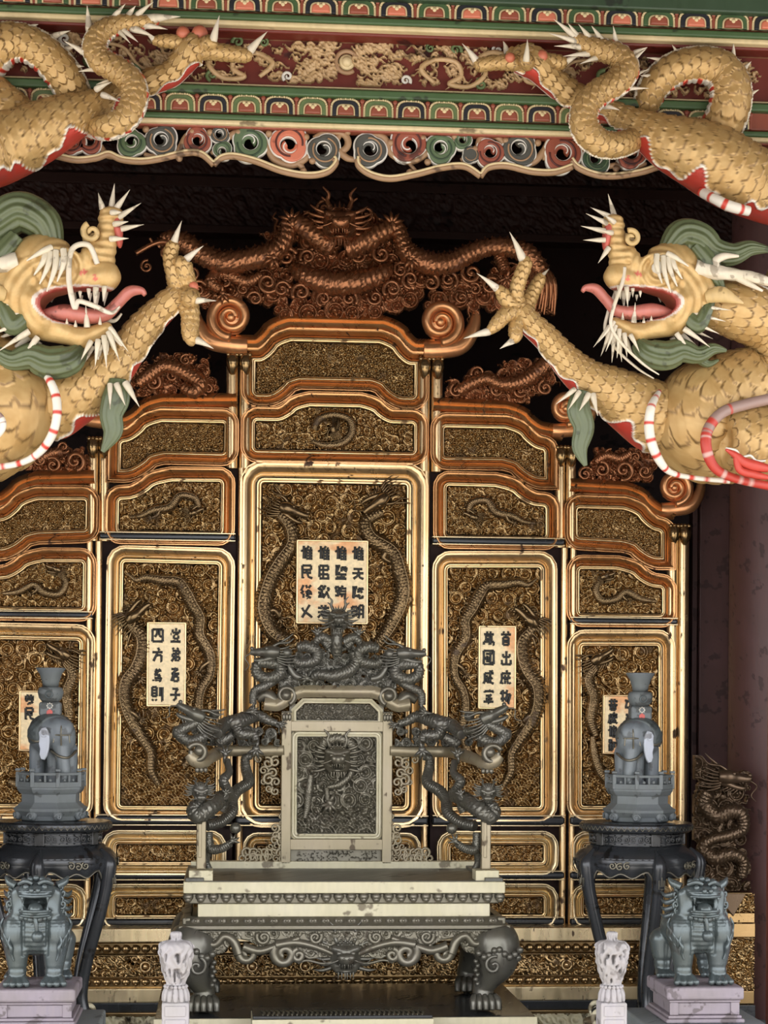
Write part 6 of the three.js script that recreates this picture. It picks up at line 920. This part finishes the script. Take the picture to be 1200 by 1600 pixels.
function banded(D, rows, name, o = {}) {          // painted edging roll
  const w = spline(rows.map(([a, b, z, r]) => [...Q(a, b, z), r * PXM(z)]), rows.length * 10);
  part(D, name, tube(w, 12, { color: (s, th, r, t) => { if (o.col) return o.col(t); const u = s / 0.06; return (u - Math.floor(u)) < 0.22 ? RED : WHITE; } }), M.vc);
}
function bigHead(D, ex, ey, z, k0, face, body, o = {}) {   // face -1 looks to the photo's left, +1 to its right; units of head pixels around the eye
  const k = k0 * PXM(z), O = Q(ex, ey, z), W = (x, y, zz = 0) => [O[0] + face * x * k, O[1] + y * k, O[2] + zz * k], VW = (x, y, zz = 0) => V3(...W(x, y, zz));
  const T = (rows, na = 14, o2 = {}) => tube(spline(rows.map(([x, y, zz, r]) => [...W(x, y, zz), r * k]), rows.length * 8), na, o2);
  const prims = [ell([-25, 12, 0], [46, 36, 34]), ell([-36, -40, 0], [40, 46, 32], 24), ell([-70, -30, -4], [36, 34, 28], 24), cap([5, -10, 0], [62, -14, 0], 26, 17, 14), ell([64, -8, 0], [20, 18, 20], 8), cap([58, 8, 0], [68, 70, 0], 16, 15, 10), ell([70, 76, 0], [17, 14, 18], 6), cap([-28, -80, 0], [28, -97, 0], 21, 13, 16), cap([28, -97, 0], [64, -82, 0], 13, 9, 8), ...[-1, 1].flatMap((s) => [ell([-2, 16, s * 24], [26, 9, 10], 5), ell([30, 8, s * 16], [16, 12, 9], 6), cap([-38, -50, s * 22], [-25, -78, s * 20], 16, 12, 10), ell([44, 22, s * 14], [12, 14, 8], 6)])];
  const f0 = field(prims, 12), cutF = field([ell([40, -50, 0], [62, 20, 60]), ell([4, -58, 0], [30, 17, 60], 10)], 6), eyeF = field([ell([2, 1, 34], [13, 9, 12]), ell([2, 1, -34], [13, 9, 12])], 2);
  const f = (p) => { let d = f0(p); const wr = 1.7 * Math.sin(Math.hypot(p[0] - 2, p[1] + 4) * 0.5) * sstep(62, 20, Math.hypot(p[0] - 2, p[1] + 4)); d -= wr + (p[0] < -20 && p[1] < 10 ? 0.9 * Math.sin(Math.hypot(p[0] + 5, p[1] + 55) * 0.45) : 0) + (p[0] > 45 && p[1] > 5 ? 0.9 * Math.sin(p[1] * 0.55) : 0) + 0.8 * (vn(p[0] * 0.09 + 9, p[1] * 0.09 + p[2] * 0.05) - 0.5); d = -smin(-d, cutF(p), 5); return Math.max(d, -eyeF(p)); };
  let g = nets(f, [-115, -128, -46], [100, 100, 46], 2.3, (p) => { const m = -cutF(p), n = vn(p[0] * 0.12, p[1] * 0.12 + p[2] * 0.1) * 0.6 + 0.4 * vn(p[0] * 0.5, p[1] * 0.5 + p[2] * 0.3, 1024, 3); if (cutF(p) < 2.2) return [0.3, 0.05, 0.035]; if (cutF(p) < 3.6) return [0.42, 0.13, 0.09]; if (cutF(p) < 6) return M.lipWhite; if (p[0] > 28 && p[0] < 52 && p[1] > -22 && p[1] < 0 && n > 0.62) return [0.5, 0.12, 0.08]; return mix3([0.54, 0.37, 0.155], [0.44, 0.26, 0.085], n); });
  g.scale(k, k, k); if (face < 0) g = mirrorGeo(g); g.translate(...O); body.push(planar(g));
  part(D, 'nose_disc', (() => { const d = ball(0, 0, 0, 1, 1, 1, 1, 20); d.scale(7 * k, 27 * k, 17 * k); d.rotateZ(face * 0.12); d.translate(...W(79, 58, 0)); return planar(d); })(), shade('paint', [0.5, 0.1, 0.07], 1, 0), 'red snout disc');
  for (const [x, y, zz, x1, y1, z1] of o.noseSpikes || [[76, 84, 6, 108, 97, 10], [80, 72, 10, 116, 86, 14], [84, 60, 10, 124, 66, 14], [84, 46, 10, 120, 44, 14], [78, 34, 10, 96, 8, 14], [72, 72, 20, 92, 78, 40], [76, 55, 20, 96, 52, 44], [68, 88, 0, 78, 122, 0]]) part(D, 'snout_spike', cone(VW(x, y, zz), VW(x1, y1, z1), 5.2 * k, 8), M.horn);
  part(D, 'nostril', merge([1, -1].map((s) => { const q = spiralPts(0, 0, 13 * k, 1.25, face, 2, 40, 0.2).map(([x, y], i) => { const c = W(44, 48, s * 16); return [c[0] + x, c[1] + y, c[2] + s * 2 * k, k * lerp(4.6, 3, i / 40)]; }); return tube(q, 10); })), M.goldPlain);
  part(D, 'tongue', T([[-25, -66, 0, 7], [5, -62, 0, 12], [40, -66, 0, 11], [64, -62, 0, 9], [80, -46, 0, 8], [96, -30, 0, 8], [112, -28, 0, 5.5], [118, -34, 0, 3]], 16, { flat: 1.4 }), M.tongue);
  for (const s of [-1, 1]) {
    const e = ball(...W(2, 1, s * 25), 11 * k); part(D, 'eye', e, M.whitePaint); part(D, 'pupil', ball(...W(5, 0, s * 31.5), 5 * k), M.blackPaint);
    part(D, 'brow', merge([[-18, 14, -34, -18], [-12, 16, -26, -30], [-4, 18, -16, -40], [6, 20, -2, -26], [-10, 22, -44, 2]].map(([a, b, c, d]) => T([[a, b, s * 32, 5], [lerp(a, c, 0.5) + 5, lerp(b, d, 0.5) + 3, s * 37, 4.2], [c, d, s * 35, 1]], 8))), M.horn);
    for (const [x, y, x1, y1, r] of [[62, -26, 60, -48, 4.5], [50, -28, 48, -60, 5], [40, -30, 40, -44, 3.6], [28, -34, 28, -44, 3], [38, -84, 36, -52, 5], [56, -80, 56, -68, 3], [22, -84, 22, -74, 3], [10, -80, 10, -72, 2.6]]) part(D, 'tooth', cone(VW(x, y, s * 13), VW(x1, y1, s * 14), r * k, 8), M.horn);
    for (const [x, y, x1, y1, r] of [[-58, -42, -104, -46, 5], [-60, -56, -116, -62, 5.5], [-56, -68, -108, -80, 5.5], [-50, -80, -98, -100, 5.5], [-42, -92, -84, -122, 5.5], [-30, -100, -56, -138, 5], [-66, -28, -110, -26, 4.5], [44, -104, 30, -132, 4.6], [54, -102, 50, -140, 5], [62, -96, 66, -142, 5], [68, -90, 84, -132, 5], [70, -84, 96, -118, 4.2]]) part(D, 'beard_spike', cone(VW(x, y, s * 16), VW(x1, y1, s * 20), r * k, 8, V3(0, 0, s * 0.004)), M.horn);
    part(D, 'antler', merge([T([[-58, 4, s * 22, 12], [-90, -4, s * 26, 11], [-130, -8, s * 26, 9], [-165, -14, s * 26, 8], [-205, -26, s * 24, 3]], 12, { disp: (q, th, r) => r * 0.12 * Math.sin(th * 5 + q * 60) }), T([[-92, -2, s * 26, 8], [-88, 12, s * 28, 7], [-102, 21, s * 28, 6], [-126, 22, s * 28, 2]], 10), T([[-120, -8, s * 26, 7], [-140, -20, s * 28, 5], [-165, -32, s * 28, 2]], 10)]), M.horn);
    part(D, 'ear', T([[-74, -44, s * 24, 9], [-95, -40, s * 32, 13], [-115, -46, s * 32, 8], [-134, -52, s * 28, 1.5]], 14, { flat: 0.7 }), M.goldPlain);
    part(D, 'whisker', T((o.whisk || [[54, 2, 16, 3.4], [58, -22, 20, 3.2], [72, -62, 22, 3], [76, -92, 22, 2.8], [58, -120, 22, 2.4], [24, -150, 20, 2], [-2, -166, 18, 1]]).map(([x, y, zz, r]) => [x, y, s * zz, r]), 8), M.horn);
  }
  const comb = (n, a) => (q, th, r) => r * a * Math.sin(th * n);
  part(D, 'mane', merge([T(o.mane || [[-18, 34, 0, 16], [-40, 56, 0, 26], [-68, 52, 0, 27], [-92, 34, 2, 22], [-122, 30, 4, 17], [-150, 40, 6, 12], [-182, 38, 8, 4]], 60, { flat: 1.1, disp: comb(13, 0.07) }), T([[-60, 40, 12, 14], [-80, 14, 16, 16], [-92, -10, 16, 12], [-104, -30, 14, 5]], 40, { disp: comb(9, 0.09) })]), M.mane);
  part(D, 'beard', merge([T([[30, -112, 0, 10], [14, -128, 4, 20], [-14, -134, 6, 22], [-40, -126, 8, 18], [-66, -132, 10, 13], [-90, -122, 10, 9], [-112, -124, 10, 2.5]], 48, { disp: comb(11, 0.08) }), T([[-40, -120, -6, 12], [-66, -128, -8, 10], [-86, -142, -8, 6], [-104, -136, -8, 2]], 30, { disp: comb(8, 0.08) }), T([[-46, -70, 10, 12], [-64, -84, 14, 14], [-76, -64, 14, 12], [-88, -44, 12, 6]], 30, { disp: comb(8, 0.08) })]), M.mane);
}
M.goldPlain = shade('stone', [0.56, 0.385, 0.16], 0.8, 0);
function tassel(D, rows, z, hairs) {
  const T = tube(spline(rows.map(([a, b, r]) => [...Q(a, b, z), r * PXM(z)]), 60), 44, { flat: 0.55, disp: (s, th, r) => r * 0.08 * Math.sin(th * 11) }); part(D, 'elbow_tuft', T, M.mane);
  for (const [x0, y0, x1, y1, r] of hairs) part(D, 'tuft_spike', cone(wp(x0, y0, z + 0.02), wp(x1, y1, z + 0.05), r * PXM(z), 8), M.horn);
}
// ---- right dragon
{
  const D = thing('dragon', 'golden scaled dragon at the right, head facing left, white-spiked tail curling on the beam', 'dragon'), B = [], z = 2.12;
  B.push(skin([[1085, 470, z + 0.1, 32], [1112, 476, z + 0.1, 38], [1150, 484, z + 0.1, 44], [1198, 506, z + 0.06, 46], [1220, 550, z + 0.02, 52], [1198, 594, z, 60], [1145, 616, z + 0.01, 68], [1103, 638, z + 0.01, 76], [1092, 672, z, 77], [1110, 698, z - 0.02, 60], [1165, 710, z - 0.04, 44], [1230, 712, z - 0.05, 38]], { scale: 19 }));
  B.push(skin([[1122, 690, z + 0.14, 6], [1128, 690, z + 0.13, 38], [1160, 690, z + 0.12, 58], [1240, 700, z + 0.1, 64], [1270, 700, z + 0.05, 62]], { scale: 17 }), skin([[1250, 700, z + 0.1, 62], [1310, 690, z - 0.1, 60], [1350, 620, z - 0.4, 56], [1290, 540, z - 0.62, 54], [1250, 440, z - 0.55, 54], [1330, 380, z - 0.3, 54], [1290, 320, z - 0.02, 52], [1215, 300, z + 0.02, 50]], { coarse: 1, scale: 20 }), skin([[1225, 302, z + 0.02, 52], [1190, 292, z, 52], [1150, 272, z, 56], [1102, 245, z, 54], [1046, 222, z - 0.02, 42], [1000, 198, z - 0.05, 26], [966, 180, z - 0.08, 18], [930, 165, z - 0.08, 17], [892, 146, z - 0.06, 20], [862, 124, z - 0.04, 19], [842, 104, z - 0.02, 22], [826, 94, z - 0.02, 24], [806, 92, z - 0.02, 18], [798, 92, z - 0.02, 5]], { scale: 17, flame: 1, flameW: 0.5, rev: 1 }));
  foot(D, [[[822, 96, 0, 15], [800, 98, 0.02, 12], [776, 98, 0.02, 11], [748, 102, 0.02, 10], [742, 104, 0.02, 5]], [[832, 98, 0, 14], [852, 96, 0.01, 12], [876, 98, 0.01, 11], [886, 100, 0.01, 6]], [[824, 100, 0.04, 12], [822, 94, 0.07, 11], [822, 88, 0.09, 7]], [[812, 86, -0.03, 12], [796, 84, -0.04, 10], [790, 82, -0.04, 6]]], z - 0.02, [[746, 98, 722, 68, 7, 0.02], [822, 96, 824, 61, 6, 0.09], [792, 82, 786, 64, 6, -0.04], [882, 98, 906, 86, 6, 0.01]], B);
  part(D, 'toe_pad', ball(...Q(797, 90, z + 0.03), 8 * PXM(z)), M.coral); part(D, 'toe_pad', ball(...Q(846, 88, z + 0.02), 10 * PXM(z)), M.coral);
  const loop = [[1006, 178, z - 0.14, 16], [1012, 160, z - 0.1, 19], [1024, 134, z - 0.06, 22], [1052, 110, z - 0.03, 24], [1090, 101, z - 0.02, 26], [1126, 110, z - 0.02, 29], [1142, 140, z - 0.02, 31], [1136, 178, z - 0.04, 31], [1118, 212, z - 0.1, 30], [1100, 240, z - 0.16, 26]];
  B.push(skin(loop, { scale: 14, belly: -1, bw: 0.36 })); ridge(D, loop, 1, 4.6);
  const tail = [[890, 53, z + 0.02, 3], [897, 60, z + 0.02, 9], [915, 70, z + 0.02, 13], [942, 79, z + 0.03, 16], [966, 88, z + 0.04, 18], [978, 108, z + 0.05, 19], [962, 130, z + 0.06, 20], [932, 147, z + 0.07, 20], [914, 170, z + 0.08, 20], [914, 200, z + 0.08, 21], [936, 223, z + 0.07, 20], [968, 226, z + 0.04, 18], [996, 214, z - 0.06, 16], [1010, 200, z - 0.12, 12]];
  B.push(skin(tail, { scale: 10, belly: 1, bw: 0.3 })); ridge(D, tail.slice(0, 7), 1, 3.4); ridge(D, tail.slice(8), -1, 3.2);
  spike(D, [[905, 64, 865, 30, 8], [912, 70, 858, 52, 7], [915, 74, 866, 72, 7], [925, 84, 880, 88, 6], [940, 88, 906, 100, 6], [905, 62, 887, 36, 6], [925, 66, 904, 38, 7], [942, 68, 924, 40, 7], [962, 72, 958, 40, 6], [988, 84, 1012, 74, 5], [986, 120, 1014, 108, 5], [984, 98, 1010, 76, 5], [968, 140, 1014, 138, 5]], z + 0.02);
  spike(D, [[1145, 90, 1146, 68, 5], [1062, 92, 1050, 70, 6], [1040, 96, 1010, 90, 5], [1160, 110, 1174, 96, 5], [1168, 150, 1186, 140, 5], [1020, 120, 1000, 118, 5]], z - 0.04);
  spike(D, [[940, 165, 968, 172, 6]], z + 0.02);
  // raised foreleg
  B.push(skin([[812, 487, z + 0.08, 19], [830, 506, z + 0.08, 18], [853, 527, z + 0.07, 19], [872, 548, z + 0.06, 21], [898, 576, z + 0.05, 26], [925, 597, z + 0.05, 32], [955, 612, z + 0.04, 39], [990, 632, z + 0.02, 48], [1030, 655, z - 0.02, 54], [1050, 664, z - 0.04, 30]], { scale: 14, flame: -1, flameW: 0.35, n: 14 }));
  foot(D, [[[808, 480, 0, 17], [806, 460, 0.02, 12], [812, 436, 0.03, 11], [821, 412, 0.03, 10], [818, 402, 0.03, 5]], [[812, 484, 0, 16], [796, 474, 0.03, 12], [784, 458, 0.04, 10], [777, 448, 0.04, 5]], [[808, 486, 0.01, 15], [790, 492, 0.04, 12], [774, 508, 0.05, 10], [762, 520, 0.05, 5]], [[812, 490, 0, 14], [806, 510, 0.03, 11], [805, 526, 0.04, 10], [800, 533, 0.04, 5]], [[820, 480, -0.02, 14], [832, 458, -0.03, 11], [844, 436, -0.03, 9], [848, 428, -0.03, 4]]], z + 0.08, [[818, 408, 796, 362, 8, 0.03], [780, 454, 745, 427, 7, 0.04], [764, 518, 724, 529, 7, 0.05], [802, 532, 781, 545, 6, 0.04], [846, 432, 858, 420, 4, -0.03]], B);
  bigHead(D, 1025, 425, z + 0.16, 1, -1, B);
  banded(D, [[1030, 612, z + 0.1, 4], [1018, 635, z + 0.19, 7], [1014, 665, z + 0.2, 8], [1019, 695, z + 0.2, 8], [1032, 722, z + 0.18, 7], [1048, 738, z + 0.15, 5], [1080, 746, z + 0.12, 4], [1140, 752, z + 0.12, 4]], 'belly_edge');
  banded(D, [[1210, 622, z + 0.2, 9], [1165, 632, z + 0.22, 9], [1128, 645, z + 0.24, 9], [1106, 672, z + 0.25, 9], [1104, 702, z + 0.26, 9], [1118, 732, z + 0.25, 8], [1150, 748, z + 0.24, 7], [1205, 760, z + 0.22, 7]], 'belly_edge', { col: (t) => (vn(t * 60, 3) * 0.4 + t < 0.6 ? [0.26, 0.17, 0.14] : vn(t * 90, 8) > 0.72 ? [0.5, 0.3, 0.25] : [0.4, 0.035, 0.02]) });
  banded(D, [[1096, 300, z + 0.04, 8], [1115, 310, z + 0.1, 8], [1140, 322, z + 0.12, 9], [1170, 330, z + 0.1, 8]], 'belly_edge');
  { const fl = []; const q = (rows) => tube(spline(rows.map(([a, b, r]) => [...Q(a, b, z + 0.3), r * PXM(z)]), rows.length * 8), 8); part(D, 'flame_mark', merge([q([[1134, 702, 2], [1150, 712, 6], [1162, 722, 8], [1180, 728, 9], [1200, 732, 6]]), q([[1150, 712, 5], [1156, 734, 6], [1180, 742, 6], [1200, 746, 4]])]), M.flameRed); part(D, 'flame_edge', merge([q([[1134, 700, 1.5], [1150, 704, 2], [1158, 714, 2], [1172, 712, 2], [1182, 720, 2], [1196, 720, 1.5]]), tube(spiralPts(...Q(1186, 736, z).slice(0, 2), 8 * PXM(z), 1.2, 1, 1).map(([x, y]) => [x, y, z + 0.32, 2 * PXM(z)]), 6)]), M.whitePaint); }
  tassel(D, [[908, 610, 12], [904, 640, 18], [912, 668, 16], [906, 700, 12], [915, 728, 3]], z + 0.12, [[898, 608, 868, 632, 5], [905, 612, 888, 640, 5], [920, 616, 905, 642, 6], [926, 616, 934, 650, 6]]);
  part(D, 'body', merge(B), M.goldSkin); rebase(D, Q(1240, 1500, z)[0], 0, z);
  column(P(1206, 700, 1.88).x + 0.2, 1.88, 0.2, 4.6, 'red column at the right edge that the right dragon winds round', M.red);
}
// ---- left dragon
{
  const D = thing('dragon', 'golden scaled dragon at the left, head facing right, white-spiked tail curling on the beam', 'dragon'), B = [], z = 2.12;
  B.push(skin([[35, 470, z + 0.08, 34], [-30, 478, z + 0.1, 44], [-84, 510, z + 0.08, 50], [-70, 560, z + 0.04, 62], [-22, 598, z + 0.02, 80], [0, 644, z + 0.01, 88], [-30, 684, z, 72], [-95, 712, z - 0.02, 62]], { scale: 20 }));
  B.push(skin([[-30, 660, z + 0.06, 40], [-90, 690, z + 0.1, 62], [-190, 660, z - 0.1, 60], [-230, 560, z - 0.4, 56], [-170, 460, z - 0.6, 54], [-130, 380, z - 0.55, 54], [-210, 320, z - 0.3, 54], [-150, 270, z - 0.02, 54], [-60, 252, z + 0.02, 52], [-20, 240, z + 0.02, 50]], { coarse: 1, scale: 20 }), skin([[-30, 242, z + 0.02, 53], [0, 232, z, 52], [45, 214, z, 47], [95, 190, z, 39], [138, 170, z - 0.02, 27], [172, 152, z - 0.06, 18], [205, 138, z - 0.08, 17], [238, 126, z - 0.06, 18], [265, 116, z - 0.05, 18], [284, 98, z - 0.03, 19], [298, 80, z - 0.02, 23], [312, 76, z - 0.02, 22], [322, 76, z - 0.02, 8]], { scale: 17, flame: -1, flameW: 0.5, rev: 1 }));
  foot(D, [[[300, 74, 0, 15], [275, 66, 0.01, 11], [250, 64, 0.01, 9], [238, 64, 0.01, 5]], [[306, 78, 0.01, 14], [332, 80, 0.03, 13], [362, 84, 0.03, 12], [386, 87, 0.03, 10], [394, 88, 0.03, 5]], [[318, 72, 0.03, 13], [330, 66, 0.06, 11], [334, 62, 0.07, 6]]], z - 0.02, [[388, 82, 418, 49, 8, 0.03], [333, 64, 343, 24, 7, 0.07], [242, 64, 226, 50, 5, 0.01]], B);
  part(D, 'toe_pad', ball(...Q(286, 52, z), 11 * PXM(z)), M.coral); part(D, 'toe_pad', ball(...Q(312, 53, z), 13 * PXM(z)), M.coral);
  const loop = [[-60, 190, z - 0.2, 36], [-45, 120, z - 0.1, 38], [-8, 76, z - 0.03, 34], [30, 66, z - 0.02, 27], [66, 82, z - 0.02, 26], [96, 114, z - 0.04, 26], [116, 150, z - 0.08, 24], [124, 180, z - 0.14, 20]];
  B.push(skin(loop, { scale: 14, belly: -1, bw: 0.36 })); ridge(D, loop, 1, 4.4); B.push(skin([[-60, 120, z - 0.06, 36], [-20, 150, z - 0.06, 36], [20, 185, z - 0.05, 38], [60, 210, z - 0.05, 30]], { scale: 15 }));
  const tail = [[246, 28, z + 0.02, 4], [236, 33, z + 0.02, 8], [212, 35, z + 0.02, 10], [185, 38, z + 0.02, 13], [160, 50, z + 0.03, 16], [148, 72, z + 0.04, 17], [158, 95, z + 0.05, 18], [184, 110, z + 0.06, 19], [206, 130, z + 0.07, 19], [209, 158, z + 0.08, 19], [196, 184, z + 0.08, 19], [172, 198, z + 0.06, 18], [146, 198, z - 0.02, 15], [128, 188, z - 0.1, 12]];
  B.push(skin(tail, { scale: 10, belly: 1, bw: 0.3 })); ridge(D, tail.slice(0, 7), -1, 3.4); ridge(D, tail.slice(7), 1, 3);
  spike(D, [[232, 30, 282, 26, 9], [225, 40, 262, 46, 6], [205, 44, 242, 58, 7], [190, 46, 216, 66, 6], [182, 46, 204, 68, 5], [178, 28, 196, 6, 6], [200, 26, 212, 9, 6], [212, 26, 240, 3, 6], [140, 48, 136, 8, 7], [134, 84, 100, 64, 6], [158, 108, 122, 112, 6], [180, 124, 150, 132, 4]], z + 0.02);
  spike(D, [[82, 58, 110, 48, 6], [100, 78, 124, 72, 5], [115, 104, 132, 104, 5], [46, 44, 60, 38, 5]], z - 0.04);
  spike(D, [[160, 148, 190, 160, 6], [150, 140, 175, 128, 6]], z + 0.02);
  B.push(skin([[285, 462, z + 0.08, 20], [268, 470, z + 0.08, 20], [250, 486, z + 0.07, 21], [222, 514, z + 0.06, 24], [200, 545, z + 0.05, 27], [176, 573, z + 0.05, 33], [148, 596, z + 0.04, 40], [112, 618, z + 0.02, 47], [75, 635, z - 0.02, 52], [50, 642, z - 0.04, 30]], { scale: 16, flame: 1, flameW: 0.2, n: 14 }));
  foot(D, [[[282, 452, 0, 18], [272, 425, 0.03, 13], [266, 402, 0.03, 11], [270, 384, 0.03, 10], [272, 376, 0.03, 5]], [[290, 450, 0, 18], [288, 425, 0.04, 14], [285, 410, 0.05, 13], [288, 404, 0.05, 6]], [[292, 462, 0.02, 17], [300, 468, 0.06, 14], [308, 471, 0.07, 7]], [[290, 470, 0, 18], [297, 490, 0.02, 14], [297, 515, 0.03, 13], [300, 530, 0.03, 11], [306, 536, 0.03, 5]]], z + 0.08, [[270, 384, 284, 345, 7, 0.03], [288, 408, 318, 384, 7, 0.05], [305, 470, 338, 470, 6, 0.07], [304, 530, 334, 545, 7, 0.03]], B);
  part(D, 'toe_pad', ball(...Q(302, 448, z + 0.12), 8 * PXM(z)), M.coral);
  bigHead(D, 95, 420, z + 0.16, 1.1, 1, B, { noseSpikes: [[70, 88, 0, 74, 122, 0], [76, 84, 6, 96, 112, 8], [80, 72, 10, 112, 92, 14], [84, 56, 10, 116, 62, 14], [72, 76, 20, 88, 72, 40], [76, 60, 20, 96, 58, 44], [70, 40, 16, 96, 38, 30], [58, 84, 6, 52, 106, 10]], whisk: [[52, 4, 18, 4], [40, 28, 26, 4], [18, 20, 32, 4], [14, -20, 34, 4], [22, -60, 34, 4], [28, -52, 34, 3.6], [50, -58, 32, 3.6], [72, -66, 28, 3], [84, -56, 24, 1.5]], mane: [[-10, 30, 0, 14], [-24, 62, 0, 24], [-58, 78, 0, 27], [-92, 58, 2, 26], [-120, 40, 4, 24], [-150, 44, 6, 16]] });
  banded(D, [[60, 575, z + 0.1, 4], [76, 592, z + 0.19, 6], [87, 618, z + 0.21, 7], [89, 650, z + 0.22, 7], [80, 682, z + 0.21, 7], [60, 708, z + 0.18, 6], [30, 724, z + 0.15, 5], [-20, 732, z + 0.14, 5]], 'belly_edge');
  banded(D, [[-20, 640, z + 0.25, 6], [0, 652, z + 0.26, 6], [4, 670, z + 0.26, 5], [-14, 690, z + 0.25, 5]], 'belly_edge', { col: (t) => (vn(t * 30, 5) * 0.4 + t < 0.6 ? [0.3, 0.2, 0.17] : WHITE) });
  tassel(D, [[184, 592, 12], [182, 620, 20], [174, 648, 17], [176, 676, 14], [160, 706, 3]], z + 0.12, [[172, 600, 172, 640, 5], [182, 600, 196, 634, 6], [196, 598, 218, 636, 7]]);
  part(D, 'body', merge(B), M.goldSkin); rebase(D, Q(-90, 1500, z)[0], 0, z);
  column(P(-8, 700, 1.88).x - 0.2, 1.88, 0.2, 4.6, 'red column beyond the left edge that the left dragon winds round', M.red);
}

renderer.render(scene, camera);
